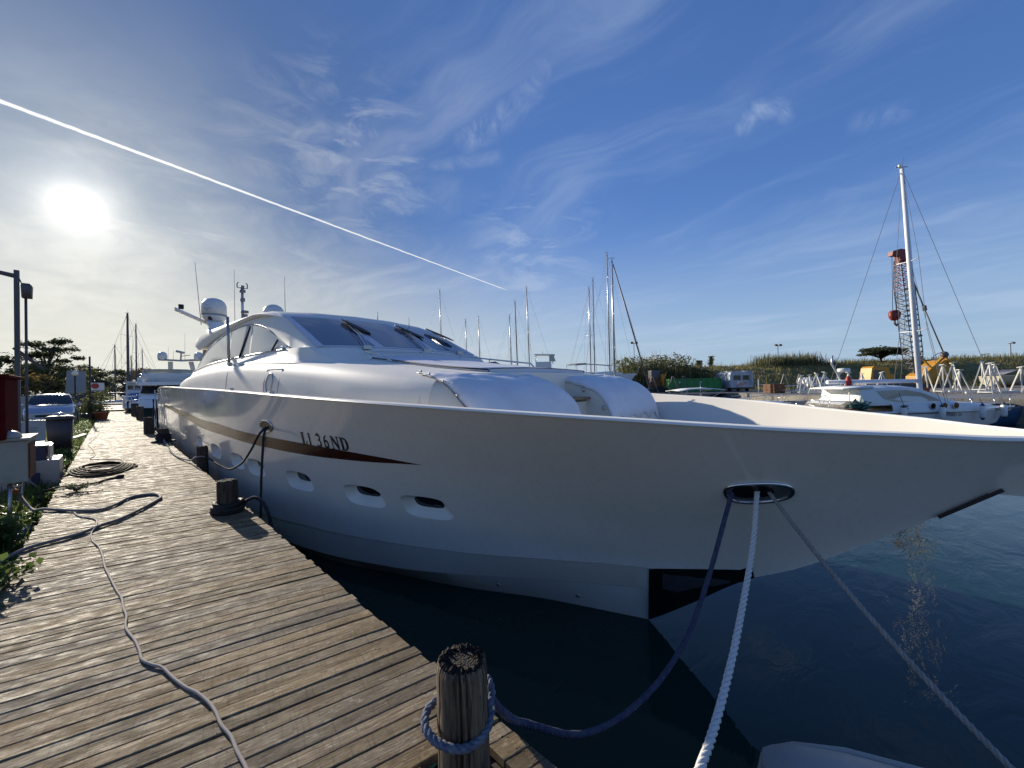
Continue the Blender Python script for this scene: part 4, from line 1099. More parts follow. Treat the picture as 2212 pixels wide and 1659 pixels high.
make_pile('mooring_pile', 'thick cracked wooden mooring post in front with a blue rope looped round it', PILE1[0], PILE1[1], .108, 1.655, big=True, rs=4, group='wooden mooring posts along the boardwalk')
make_pile('mooring_pile', 'wooden mooring post with a thick black rubber ring at its foot, opposite the yacht portholes', 1.09, 6.50, .118, 1.625, rs=7, group='wooden mooring posts along the boardwalk')
make_pile('mooring_pile', 'small mooring post wedged between the boardwalk edge and hull, pale rope tied on', 1.40, 11.0, .105, 1.63, rs=9, group='wooden mooring posts along the boardwalk')
make_pile('mooring_pile', 'dark mooring post wrapped in many turns of rope beside the yacht stern half', 1.20, 17.4, .15, 1.64, rs=12, group='wooden mooring posts along the boardwalk')
make_pile('mooring_pile', 'tall dark mooring post just before the stern corner of the yacht', 1.05, 21.4, .16, 1.85, rs=14, group='wooden mooring posts along the boardwalk')
make_pile('mooring_pile', 'far mooring post standing beyond the white yacht stern', 1.25, 33.5, .18, 2.0, rs=17, group='wooden mooring posts along the boardwalk')
make_pile('mooring_pile', 'farthest dark mooring post at the bow of the blue and white cruiser', 1.20, 39.5, .2, 2.1, rs=18, group='wooden mooring posts along the boardwalk')

def smooth(pts, n=8):
    "Catmull-Rom through the points"
    P = [Vector(p) for p in pts]; out = []
    for i in range(len(P) - 1):
        a, b, c, d = P[max(0, i - 1)], P[i], P[i + 1], P[min(len(P) - 1, i + 2)]
        for k in range(n):
            u = k / n
            out.append(.5 * ((2 * b) + (c - a) * u + (2 * a - 5 * b + 4 * c - d) * u * u + (3 * b - a - 3 * c + d) * u ** 3))
    out.append(P[-1]); return out
def resample(pts, step):
    out = [pts[0]]; acc = 0.
    for a, b in zip(pts, pts[1:]):
        L = (b - a).length
        if L < 1e-9: continue
        s_ = step - acc
        while s_ <= L:
            out.append(a.lerp(b, s_ / L)); s_ += step
        acc = (acc + L) % step if s_ - step > 0 or acc + L >= step else acc + L
        acc = L - (s_ - step)
    out.append(pts[-1]); return out
def rope(name, pts, r, m, label, strands=3, pitch=None, parent=None, cat='rope'):
    "a laid rope: strands wound round the path"
    path = resample(smooth(pts, 10), r * 1.1); pitch = pitch or r * 7
    b = MB(); fr = []; prev = None; acc = 0
    for i, p in enumerate(path):
        d = (path[min(i + 1, len(path) - 1)] - path[max(i - 1, 0)]).normalized()
        x = d.orthogonal().normalized() if prev is None else (prev - d * prev.dot(d)).normalized()
        prev = x
        if i: acc += (p - path[i - 1]).length
        fr.append((p, x, d.cross(x), acc))
    for s_ in range(strands):
        b.tube([p + (x * cos(2 * pi * (a / pitch + s_ / strands)) + y * sin(2 * pi * (a / pitch + s_ / strands))) * r * .52 for p, x, y, a in fr], r * .56, 6)
    o = b.build(name, m, parent, fix=False)
    if label: tag(o, label, cat)
    return o
F_A, F_B, F_C = (Vector(side(t, v)) for t, v in ((1.101, .625), (.932, .622), (.867, .615)))
for f_ in (F_A, F_B, F_C): f_.x += .03
def sagline(S, E, tab):
    S = Vector(S); E = Vector(E); return [Vector((S.x + (E.x - S.x) * s_, S.y + (E.y - S.y) * s_, z)) for s_, z in tab]
px, py = PILE1
loop = [Vector((px - .010 + (.120 + .034 * max(0, cos(a - 2.6)) ** 2) * cos(a), py + (.120 + .03 * max(0, cos(a - 2.6)) ** 2) * sin(a), 1.415 + .012 * cos(a - .3) + .022 * max(0, cos(a - 2.4)) - .02 * max(0, cos(a - 4.4)))) for a in [radians(-20 + 360 * k / 22) for k in range(23)]]
knot = [loop[-1], Vector((px + .135, py - .03, 1.435)), Vector((px + .15, py + .0, 1.475)), Vector((px + .165, py + .03, 1.47)), Vector((px + .175, py + .04, 1.43)), Vector((px + .165, py + .015, 1.385)), Vector((px + .14, py - .02, 1.365)), Vector((px + .12, py - .04, 1.39))]
rope('mooring_rope', loop + knot[1:], .018, M['rope_blue'], 'faded blue mooring rope looped round the thick cracked front post', 3, .085)
MB_navy = sagline((px + .16, py + .03, 1.40), F_A, NAVY)
rope('mooring_rope', MB_navy, .019, M['rope_navy'], 'navy blue mooring rope sagging from the bow fairlead to the front post', 4, .10)
rope('mooring_rope', sagline(F_B, (1.28, .62, 1.18), WHITE), .021, M['rope_white'], 'bright white twisted mooring rope hanging from the middle of the bow fairlead', 3, .13)
S_, E_ = F_C, Vector((2.6, -.5, 1.03))
rope('mooring_rope', [Vector((S_.x + (E_.x - S_.x) * s_, S_.y + (E_.y - S_.y) * s_, S_.z - 1.336 * s_ + .377 * s_ * s_)) for s_ in frange(0, 2.0, .1)], .0155, M['rope_grey'], 'grey twisted mooring rope slanting right from the bow fairlead over the water', 3, .10)
# ropes of the side fairlead
G = Vector(side(7.25, .755)); G.x += .02
rope('mooring_rope', [G, G + Vector((-.07, -.05, -.09)), Vector((1.60, 6.92, 1.9)), Vector((1.56, 6.88, 1.3)), Vector((1.55, 6.87, .4))], .019, M['rope_dark'], 'black rope hanging straight down from the side fairlead to the boardwalk edge', 3, .1)
rope('mooring_rope', [G + Vector((0, .08, 0)), G + Vector((-.10, .02, -.08))] + [Vector(q) for q in SIDE_ROPE] + [Vector((1.44, 10.86, 1.40)), Vector((1.30, 11.0, 1.38)), Vector((1.36, 11.14, 1.36))], .018, M['rope_dark'], 'black rope curving from the side fairlead back to the small mooring post', 3, .1)
rope('mooring_rope', [(1.50, 10.95, 1.36), (1.38, 10.85, 1.42), (1.27, 10.98, 1.40), (1.25, 11.6, 1.27), (1.14, 12.8, 1.225), (1.12, 14.2, 1.225), (1.18, 15.6, 1.23), (1.19, 16.9, 1.25), (1.2, 17.2, 1.3)], .017, M['rope_grey'], 'pale rope lying along the boardwalk edge between two mooring posts', 3, .1)
# turns and rubber at the feet of the posts
rb = MB()
for k, (R_, z_, r_) in enumerate(((.155, 1.235, .042), (.165, 1.265, .035), (.150, 1.315, .030))):
    rb.tube([(1.09 + R_ * cos(a) * (1 + .05 * sin(3 * a + k)), 6.50 + R_ * sin(a), z_ + .012 * sin(2 * a + k)) for a in [2 * pi * i / 26 for i in range(26)]], r_, 8, True)
tag(rb.build('rubber_ring', M['rubber'], None), 'black rubber ring and old rope round the foot of the second mooring post', 'fender')
rope('mooring_rope', [(1.24, 6.48, 1.27), (1.30, 6.42, 1.33), (1.37, 6.36, 1.36), (1.43, 6.30, 1.31), (1.47, 6.22, 1.22), (1.50, 6.1, 1.0), (1.54, 6.0, .5)], .024, M['rope_dark'], 'thick dark rope tail curling off the rubber ringed post over the edge', 3, .12)
rb = MB()
for k in range(7):
    R_ = .17 + .012 * (k % 3); z_ = 1.25 + k * .042 if k < 6 else 1.24
    rb.tube([(1.20 + R_ * cos(a), 17.4 + R_ * sin(a), z_ + .018 * sin(2 * a + k)) for a in [2 * pi * i / 20 for i in range(20)]], .026, 6, True)
for k in range(4):
    R_ = .24 + .02 * k
    rb.tube([(1.20 + R_ * cos(a), 17.35 + R_ * sin(a), 1.23 + .01 * sin(3 * a + k)) for a in [2 * pi * i / 20 for i in range(20)]], .024, 6, True)
tag(rb.build('rope_turns', M['rope_dark'], None), 'dark rope wound in many turns round the post beside the yacht stern half', 'rope')
for k, (dx, dz_) in enumerate(((0, 0), (.16, .1), (.3, .22))):
    rope('stern_rope', [(1.15 + dx * .3, 21.6, 1.45 + dz_), (1.25 + dx * .4, 23.5, 1.15 + dz_), (1.5, 25.3, 2.0 + dz_ * 1.5)], .022, M['rope_white'], ['lowest white stern rope drooping to the yacht stern corner', 'middle white stern rope drooping to the yacht stern corner', 'topmost white stern rope drooping to the yacht stern corner'][k], 3, .12)
MB_ = MB()
for (a, c) in (((1.40, 25.0, 2.55), (1.34, 25.1, 1.25)), ((1.46, 24.3, 2.5), (1.36, 24.1, 1.0)), ((1.38, 25.4, 2.5), (1.5, 24.2, 1.0))): MB_.cyl(a, c, .022, seg=6)
MB_.build('fender_line', M['rope_dark'], yacht)

# hoses and cables on the planks
def lay(pts, h, sub=8): return smooth([Vector((q[0], q[1], DZ + h + (q[2] if len(q) > 2 else 0))) for q in pts], sub)
CABLE = [(-0.368,8.070),(-0.310,7.757),(-0.160,7.413),(-0.139,6.960,.02),(-0.174,6.708),(-0.156,6.338),(-0.104,6.041),(-0.071,5.646),(-0.054,5.310),(-0.016,4.931),(0.019,4.598),(0.045,4.392),(0.052,4.180),(0.065,4.016),(0.058,3.817),(0.094,3.593),(0.111,3.433),(0.119,3.293),(0.158,3.191),(0.197,3.114),(0.235,2.948),(0.273,2.812),(0.312,2.711),(0.344,2.581),(0.357,2.477),(0.361,2.372),(0.380,2.258),(0.383,2.153),(0.392,2.031),(0.396,1.900),(.43,1.6),(.50,1.2),(.52,.8)]
tag(MB().tube(lay(CABLE, .009), .0080, 8).build('power_cable', M['cable_pale'], None), 'pale power cable snaking down the middle of the boardwalk to the front', 'cable')
CF = [(0.183,13.137),(0.152,13.556),(0.041,13.751),(-0.184,14.023),(-0.388,14.427),(-0.303,15.151),(-0.393,16.813),(-0.530,18.638),(-0.442,20.545),(-0.351,24.238),(-.5,26),(-.3,29),(-.55,33)]
tag(MB().tube(lay(CF, .010), .0085, 6).build('power_cable', M['cable_pale'], None), 'thin zigzag cable lying beyond the coiled hose towards the flower pot', 'cable')
H1 = [(-1.00,9.55,.12),(-0.90,9.2,.02),(-0.80,8.9,-.05),(-0.677,8.551,.005),(-0.532,8.359),(-0.304,8.056),(-0.109,7.915),(0.034,8.109),(0.160,8.413),(0.325,8.530),(0.486,8.409),(0.519,8.125),(0.456,7.905),(0.238,7.431,.0),(0.054,7.109),(-0.097,6.963),(-0.256,6.749),(-0.425,6.646),(-0.573,6.570),(-0.660,6.473),(-0.80,6.38,-.05),(-1.0,6.3,-.16),(-1.3,6.2,-.2)]
hose = MB().tube(lay(H1, .020), .0185, 10).build('garden_hose', M['hose_grey'], None)
tag(hose, 'grey garden hose looping across the boardwalk from the tap with an orange connector', 'hose')
MB().tube([(-1.06, 9.66, DZ + .17), (-1.01, 9.57, DZ + .14)], .034, 10).build('connector', M['orange_plastic'], hose)
cb = MB(); pts = []
for k in range(0, 150):
    a = 2 * pi * k / 30 + 2.2; q = k / 150
    pts.append((-.14 + (.26 + .20 * (1 - q) + .03 * sin(a * 3)) * cos(a) * 1.06, 12.15 + (.62 + .34 * (1 - q)) * sin(a), .018 + .016 * (k // 30) + .006 * sin(k * .7)))
pts = [(-.66, 11.75, 0.0), (-.60, 11.95, 0.02)] + pts
cb.tube([Vector((x, y, DZ + z)) for x, y, z in pts], .017, 8)
tail = [(.30, 12.55), (.37, 12.35), (.385, 12.1), (.32, 11.9), (.22, 11.75)]
cb.tube(lay(tail, .02), .017, 8)
tag(cb.build('coiled_hose', M['hose_dark'], None), 'dark hose coiled in an oval heap of turns on the planks', 'hose')
h3 = MB().tube(lay([(-.95, 10.55, -.1), (-0.660,10.411),(-0.455,10.327),(-0.230,10.386),(-0.029,10.670),(0.06,10.70)], .017), .015, 8).build('short_hose', M['hose_dark'], None)
tag(h3, 'short dark hose with a nozzle lying in front of the coiled hose', 'hose')
MB().tube([(0.05, 10.70, DZ + .02), (.09, 10.72, DZ + .03), (.16, 10.74, DZ + .03)], [.022, .034, .026], 10).build('nozzle', M['rope_dark'], h3)

# ------------------------------------------------------------------ things on the verge at the left
cab = thing('supply_cabinet', 'red shore supply cabinet on a beige box beside the boardwalk', 'cabinet', (-1.6, 9.2, .95))
MB().box((-1.62, 9.35, 2.62), (1.18, 1.1, .86)).build('red_housing', M['red_paint'], cab, bevel=.02)
MB().box((-1.62, 9.35, 3.07), (1.26, 1.18, .05)).build('roof_plate', M['red_paint'], cab, bevel=.01)
bx = MB().box((-1.42, 9.35, 1.87), (1.14, .86, .58)).build('beige_box', M['beige_board'], cab, bevel=.01)
MB().box((-1.42, 9.35, 2.185), (1.20, .92, .035)).build('box_lid', M['beige_board'], bx)
MB().box((-.846, 9.3, 1.86), (.03, .60, .5)).build('box_hatch', M['rust'], bx)
MB().box((-1.62, 9.35, 1.26), (.72, .5, .64)).build('pedestal', M['rust'], cab)
for (n, t) in ((-1.02, 9.0), (-.98, 9.6), (-1.2, 8.95)):
    MB().cyl((n, t, .9), (n, t, 1.56), .022, seg=8).build('support_pipe', M['steel_dull'], cab)
MB().tube([(-1.02, 9.0, 1.45), (-1.02, 9.3, 1.46), (-.98, 9.6, 1.45)], .02, 8).build('cross_pipe', M['steel_dull'], cab)
tp = MB().tube([(-1.2, 9.75, 1.5), (-1.1, 9.72, 1.5), (-1.07, 9.69, 1.44), (-1.06, 9.67, 1.37)], .022, 8).build('tap', M['steel_dull'], cab)
MB().cyl((-1.12, 9.72, 1.5), (-1.12, 9.72, 1.58), .016, seg=8).build('tap_handle', M['orange_plastic'], tp)
MB().box((-1.45, 8.75, .97), (1.35, .75, .12)).build('slab', M['concrete'], cab, bevel=.02)
hel = MB(); hel.ell((-1.02, 9.05, 2.20), (.12, .15, .11), 16, 6, 0.0)
tag(hel.build('plastic_bag', M['white_plastic'], None), 'pale blue grey plastic bag resting on the beige box lid', 'bag')
pm = thing('pump_unit', 'white shore power box with dark blue front and cables on a white plinth', 'power box', (-1.1, 12.4, 1.0))
MB().box((-1.12, 12.5, 1.22), (.76, .8, .60)).build('plinth', M['white_plastic'], pm, bevel=.01)
MB().box((-1.18, 12.45, 1.66), (.52, .55, .27)).build('blue_case', M['blue_plastic'], pm, bevel=.01)
MB().box((-1.17, 12.45, 1.805), (.58, .62, .03)).build('white_lid', M['white_plastic'], pm, bevel=.008)
MB().box((-.88, 12.45, 1.66), (.03, .58, .27)).build('side_plate', M['white_plastic'], pm)
MB().tube(smooth([(-1.35, 12.15, 1.85), (-1.2, 12.05, 1.62), (-1.1, 12.02, 1.45), (-1.05, 12.03, 1.25)]), .022, 8).build('power_lead', M['blue_plastic'], pm)
MB().box((-1.05, 12.04, 1.16), (.11, .08, .26)).build('plug_socket', M['blue_plastic'], pm, bevel=.01)
MB().tube(smooth([(-1.45, 12.1, 1.9), (-1.25, 12.0, 1.5), (-1.12, 11.9, 1.2), (-.95, 11.7, 1.02)]), .014, 8).build('grey_lead', M['hose_grey'], pm)
sg = thing('leaning_board', 'white curved board with faint print leaning against the dark wheelie bin', 'board', (-1.75, 17.6, 1.1))
poly = [(-.55, 0), (.42, .10), (.42, .92), (.1, .93), (-.2, .82), (-.42, .62), (-.56, .36)]
bd = MB().prism(poly, lambda u, v, w_: Vector((-1.75 + u * .95, 17.7 + v * .12 + w_, 1.42 + v * .72)), .03).build('panel', M['white_plastic'], sg)
tx = MB()
for (u, v, l_) in ((.16, .52, .22), (.10, .34, .28), (.2, .62, .14)):
    for k in range(5): tx.box((-1.75 + (u - l_ / 2 + l_ * (k + .3) / 5) * .95, 17.694 + v * .12, 1.42 + v * .72), (l_ * .13, .004, .03))
tx.build('faint_print', M['grey_band'], bd)
MB().box((-1.85, 18.0, 1.26), (.9, .5, .36)).build('board_foot', M['bin_grey'], sg)
wb = thing('wheelie_bin', 'dark grey wheelie bin with lid standing on the grass beside the boardwalk', 'bin', (-1.12, 18.6, 1.12))
def rrect(hx, hy, r, z, c, n=4):
    out = []
    for (sx, sy, a0) in ((1, 1, 0), (-1, 1, 90), (-1, -1, 180), (1, -1, 270)):
        for k in range(n + 1):
            a = radians(a0 + 90 * k / n); out.append(Vector((c[0] + sx * (hx - r) + r * cos(a), c[1] + sy * (hy - r) + r * sin(a), z)))
    return out
MB().loft([rrect(.22, .26, .04, 1.14, (-1.12, 18.6)), rrect(.285, .33, .05, 2.06, (-1.12, 18.62))]).build('body', M['bin_grey'], wb)
MB().loft([rrect(.30, .35, .04, 2.05, (-1.12, 18.6)), rrect(.31, .36, .05, 2.10, (-1.12, 18.6)), rrect(.26, .31, .06, 2.15, (-1.12, 18.62)), rrect(.12, .2, .06, 2.17, (-1.12, 18.62))]).build('lid', M['bin_grey'], wb)
MB().tube([(-1.3, 18.95, 2.1), (-1.3, 19.03, 2.14), (-.94, 19.03, 2.14), (-.94, 18.95, 2.1)], .022, 8).build('handle', M['bin_grey'], wb)
for s_ in (-.2, .2): MB().cyl((-1.12 + s_ - .03, 18.92, 1.2), (-1.12 + s_ + .03, 18.92, 1.2), .10, seg=16).build('wheel', M['tyre'], wb)
lh = MB().ell((-1.14, 18.72, 2.16), (.16, .16, .10), 14, 6, 0.)
tag(lh.build('plastic_dome', M['clear_plastic'], None), 'clear plastic dome lying on the wheelie bin lid', 'cover')
tag(MB().box((-.72, 18.3, 1.52), (.30, .25, .018), ry=-.3, rz=.4).build('plastic_tray', M['white_plastic'], wb), 'white plastic tray hooked on the bin side')
rd = MB(); rd.lathe([(.02, 0), (.16, .05), (.22, .16), (.22, .30), (.15, .40), (.02, .43)], (-1.75, 15.2, 1.55), 16, (.3, -1, .2))
rt = thing('reel', 'small dark red hose reel beside the lamp post', 'hose reel', (-1.75, 15.2, 1.05)); rd.build('drum', M['red_paint'], rt)
MB().bar((-1.72, 15.1, 1.05), (-1.72, 15.1, 1.6), .06, .04).build('stand', M['steel_pole'], rt)

lp = thing('floodlight_pole', 'dark steel lighting pole behind the red cabinet with a box floodlight', 'lamp post', (-1.78, 15.9, 1.05))
MB().box((-1.66, 15.9, 3.5), (.09, .09, 4.9)).build('post', M['steel_pole'], lp)
MB().cyl((-1.52, 15.95, 1.05), (-1.52, 15.95, 5.35), .026, seg=8).build('cable_pipe', M['steel_pole'], lp)
MB().loft([rrect(.085, .12, .03, 5.28, (-1.50, 15.95)), rrect(.095, .13, .03, 5.58, (-1.50, 15.95)), rrect(.07, .10, .03, 5.64, (-1.51, 15.95))]).build('floodlight_box', M['steel_pole'], lp)
MB().tube([(-1.68, 15.9, 5.80), (-2.0, 15.9, 5.86), (-2.25, 15.88, 5.90), (-2.5, 15.85, 5.93)], [.06, .05, .05, .11], 10).build('lamp_arm', M['steel_pole'], lp)
MB().tube([(-1.70, 15.9, 5.9), (-1.62, 15.92, 5.75), (-1.58, 15.95, 5.62)], .012, 6).build('lead', M['pole_dark'], lp)
MB().bar((-1.72, 15.95, 4.0), (-1.28, 16.3, 3.5), .07, .05).build('brace', M['steel_pole'], lp)

# ---- parked car, nose towards us
car = thing('parked_car', 'pale blue compact family car parked facing us on the verge', 'car', (-2.25, 33.2, 1.25))
CX_, CY_, CZ_ = -2.25, 31.0, 1.25
def csec(y, w_, z0, zsill, zbelt, zroof, wr): return y, w_, z0, zsill, zbelt, zroof, wr
prof = [(0, .70, .30, .55, .62, .64, .60), (.06, .80, .22, .60, .70, .73, .66), (.25, .86, .20, .60, .80, .86, .72), (.7, .875, .20, .60, .90, .97, .76), (1.0, .88, .20, .62, .95, 1.03, .78), (1.25, .885, .2, .62, .98, 1.16, .74), (1.65, .885, .2, .62, 1.0, 1.42, .68), (1.95, .885, .2, .62, 1.0, 1.55, .66), (2.4, .885, .2, .62, 1.0, 1.62, .64), (3.2, .88, .2, .62, 1.0, 1.60, .63), (3.8, .86, .22, .62, 1.0, 1.48, .62), (4.05, .82, .28, .62, .98, 1.20, .62), (4.15, .76, .35, .6, .9, .95, .62)]
rings = []
for y, w_, z0, zs_, zb, zr, wr in prof:
    half = [(w_ * .75, z0), (w_ * .97, z0 + .08), (w_, zs_), (w_ * .985, zb - .02), (w_ * .96, zb), (wr + .04, zb + (zr - zb) * .72), (wr * .92, zr - .03 if zr - zb > .1 else zr - .01), (wr * .5, zr), (0, zr + .01)]
    rings.append([Vector((CX_ - q, CY_ + y, CZ_ + z)) for q, z in half] + [Vector((CX_ + q, CY_ + y, CZ_ + z)) for q, z in reversed(half[:-1])])
MB().loft(rings).build('body', M['car_paint'], car, split=radians(55))
def cpt(x, y, z): return Vector((CX_ + x, CY_ + y, CZ_ + z))
ws_ = MB().loft([[cpt(-x, y, z) for x, y, z in row] for row in ([(.80, 1.10, 1.02), (.4, .96, 1.06), (0, .92, 1.07), (-.4, .96, 1.06), (-.80, 1.10, 1.02)], [(.72, 1.42, 1.30), (.4, 1.34, 1.36), (0, 1.31, 1.37), (-.4, 1.34, 1.36), (-.72, 1.42, 1.30)], [(.62, 1.80, 1.53), (.3, 1.72, 1.565), (0, 1.70, 1.57), (-.3, 1.72, 1.565), (-.62, 1.80, 1.53)])], False, False).build('windscreen', M['car_glass'], car)
for s_ in (-1, 1):
    MB().tube([cpt(s_ * .1, 1.06, 1.06), cpt(s_ * .55, 1.14, 1.07)], .012, 6).build('wiper', M['black_trim'], car)
    MB().loft([[cpt(s_ * x, y, z) for x, y, z in row] for row in ([(.855, 1.45, 1.02), (.86, 2.4, 1.03), (.85, 3.5, 1.03)], [(.735, 1.85, 1.42), (.715, 2.4, 1.50), (.70, 3.4, 1.46)])], False, False).build('side_window', M['car_glass'], car)
    hl = MB().loft([[cpt(s_ * x, y, z) for x, y, z in row] for row in ([(.50, .085, .60), (.70, .115, .60), (.845, .24, .63)], [(.52, .11, .70), (.70, .15, .74), (.85, .34, .80)])], False, False, False).build('headlight', M['clear_plastic'], car)
    MB().ell(cpt(s_ * 1.0, 1.35, 1.02), (.11, .07, .085), 12, 6).build('wing_mirror', M['car_paint'], car)
    for y in (.78, 3.3):
        wl = MB().cyl(cpt(s_ * .70, y, .31), cpt(s_ * .90, y, .31), .31, seg=20).build('wheel', M['tyre'], car)
        MB().cyl(cpt(s_ * .895, y, .31), cpt(s_ * .908, y, .31), .2, seg=16).build('rim', M['steel_dull'], wl)
MB().box(cpt(0, -.005, .50), (.9, .03, .12)).build('grille', M['black_trim'], car)
MB().box(cpt(0, .0, .36), (.52, .02, .11)).build('number_plate', M['white_plastic'], car)
MB().box(cpt(0, .045, .66), (.5, .02, .05)).build('upper_grille', M['black_trim'], car)

# ---- lamps, signs and pots farther along
gl_ = thing('globe_lamp', 'garden lamp post with a pale round globe beside the parked car', 'lamp post', (-1.72, 40, 1.25))
MB().cyl((-1.72, 40, 1.25), (-1.72, 40, 4.1), .05, .04, 10).build('post', M['pole_dark'], gl_)
MB().ell((-1.72, 40, 4.22), (.17, .17, .16), 16, 8).build('globe', M['lamp_globe'], gl_)
MB().lathe([(.01, 0), (.08, .02), (.04, .07), (.01, .1)], (-1.72, 40, 4.37), 10).build('finial', M['lamp_globe'], gl_)
sp_ = thing('street_pole', 'thin dark pole right of the globe lamp', 'pole', (-.95, 37, 1.25))
MB().cyl((-.95, 37, 1.25), (-.95, 37, 5.2), .045, seg=8).build('post', M['pole_dark'], sp_)
MB().box((-.95, 36.98, 1.9), (.26, .12, 1.1)).build('meter_box', M['steel_pole'], sp_)
sb = thing('sign_board', 'large blank grey sign board seen from behind the globe lamp', 'sign', (-2.1, 48, 1.25))
MB().prism([(-.62, 1.9), (.55, 1.9), (.55, 3.7), (-.5, 3.75)], lambda u, v, w_: Vector((-2.0 + u, 48 + w_, 1.0 + v)), .06).build('panel', M['sign_grey'], sb)
MB().prism([(-.65, -.2), (.55, -.2), (.55, 1.84), (-.62, 1.84)], lambda u, v, w_: Vector((-2.0 + u, 48.02 + w_, 1.0 + v)), .05).build('lower_panel', M['bin_grey'], sb)
for s_ in (-.5, .45): MB().cyl((-2.0 + s_, 48.1, 1.0), (-2.0 + s_, 48.1, 4.6), .05, seg=8).build('leg', M['steel_pole'], sb)
rs_ = thing('oval_sign', 'small white sign with a red oval beside the thin pole', 'sign', (-.95, 42, 1.25))
MB().box((-.72, 42, 3.32), (.74, .06, .62)).build('panel', M['sign_white'], rs_)
MB().cyl((-.82, 41.955, 3.40), (-.82, 41.968, 3.40), .20, seg=24).build('red_oval', M['sign_red'], rs_)
MB().box((-.72, 41.96, 3.06), (.74, .012, .07)).build('lower_band', M['grey_band'], rs_)
MB().cyl((-.95, 42.08, 1.25), (-.95, 42.08, 4.1), .04, seg=8).build('leg', M['pole_dark'], rs_)
pt = thing('flower_pot', 'terracotta flower pot with a small shrub at the boardwalk edge', 'plant pot', (-.46, 36.2, DZ))
MB().lathe([(.26, 0), (.36, .42), (.40, .42), (.40, .52), (.34, .52), (.33, .46), (.01, .46)], (-.46, 36.2, DZ), 18).build('pot', M['terracotta'], pt)
leaf_cloud(420, lambda R: (-.46 + R.gauss(0, .2), 36.2 + R.gauss(0, .2), DZ + .5 + abs(R.gauss(0, .42))), .07, 31).build('foliage', M['leaf_dark'], pt, fix=False)
pt2 = thing('shrub_pot', 'dark low pot with a bushy plant left of the terracotta pot', 'plant pot', (-1.0, 36.6, DZ))
MB().lathe([(.30, 0), (.42, .34), (.44, .40), (.36, .40), (.01, .36)], (-1.0, 36.6, DZ), 16).build('pot', M['bin_grey'], pt2)
leaf_cloud(700, lambda R: (-1.05 + R.gauss(0, .3), 36.6 + R.gauss(0, .3), DZ + .35 + abs(R.gauss(0, .55))), .08, 32).build('foliage', M['leaf_olive'], pt2, fix=False)

# ---- grass, weeds
R3 = random.Random(21); sp1 = []
for _ in range(5200):
    t = R3.uniform(2.5, 40) if R3.random() < .6 else R3.uniform(3, 16); n = -.70 - abs(R3.gauss(0, .42))
    if n < -2.2: continue
    sp1.append((Vector((n, t, land_z(n, t) - .01)), R3.uniform(.5, 1.2)))
blades('verge_grass', sp1, M['weed_green'], (.08, .26), .008, 4, .9, rs=22, spread=.04)
sp1 = []
for _ in range(1300):
    t = R3.uniform(2.2, 34); n = R3.uniform(-5, -1.6)
    sp1.append((Vector((n, t, land_z(n, t))), R3.uniform(.7, 1.5)))
blades('rough_grass', sp1, M['weed_pale'], (.15, .42), .014, 4, .9, rs=23, spread=.1)
def weed(label, n, t, spread, h, cnt, size, rs, m='weed_green', base=None):
    z0 = base if base is not None else land_z(n, t) - .02
    root = thing('weed_plant', label, 'plant', (n, t, z0)); R = random.Random(rs); sb_ = MB(); lb_ = MB()
    for k in range(cnt):
        an = R.uniform(0, 2 * pi); q = R.uniform(.2, 1) * spread; hh = h * R.uniform(.5, 1.)
        tip = Vector((n + q * cos(an), t + q * sin(an), z0 + hh)); mid = Vector((n + q * .4 * cos(an), t + q * .4 * sin(an), z0 + hh * .7))
        sb_.tube([(n, t, z0), mid, tip], [.005, .004, .002], 4)
        for j in range(6):
            p_ = mid.lerp(tip, j / 5.) + Vector((R.gauss(0, .018), R.gauss(0, .018), R.gauss(0, .012)))
            a = Vector((R.gauss(0, 1), R.gauss(0, 1), R.gauss(0, .5))).normalized(); c = a.cross(Vector((R.gauss(0, .4), R.gauss(0, .4), 1))).normalized(); s_ = size * R.uniform(.6, 1.3)
            u_ = Vector((0, 0, .25 * s_))
            lb_.add([p_, p_ + a * s_ * .5 + c * s_ * .42 + u_, p_ + a * s_ * 1.15, p_ + a * s_ * .5 - c * s_ * .42 + u_], [(0, 1, 2), (0, 2, 3)], True)
    sb_.build('stem', M[m], root, fix=False); lb_.build('leaves', M[m], root, fix=False)
weed('leafy green weed growing over the near left edge of the boardwalk', -.72, 5.45, .30, .30, 70, .055, 41, 'weed_green', DZ - .10)
weed('bushy green weed in the left corner below the hose end', -.92, 5.05, .38, .36, 80, .06, 42, 'weed_green', DZ - .14)
weed('tall weed with pale seed heads beside the supply cabinet slab', -.90, 7.4, .26, .46, 60, .045, 43)
weed('small bright weed below the grey hose at the plank ends', -.80, 8.7, .24, .3, 50, .05, 44)
weed('pale wiry weed growing over the planks behind the short hose', -.42, 9.85, .28, .12, 40, .035, 45, 'weed_pale', DZ)
weed('grey green weed left of the coiled hose', -.74, 11.4, .22, .36, 38, .045, 46, 'weed_pale')
weed('green weed between the power box and the boardwalk', -.76, 10.3, .2, .34, 44, .045, 47)
weed('weeds at the boardwalk edge beside the wheelie bin', -.80, 14.6, .4, .35, 60, .05, 48)

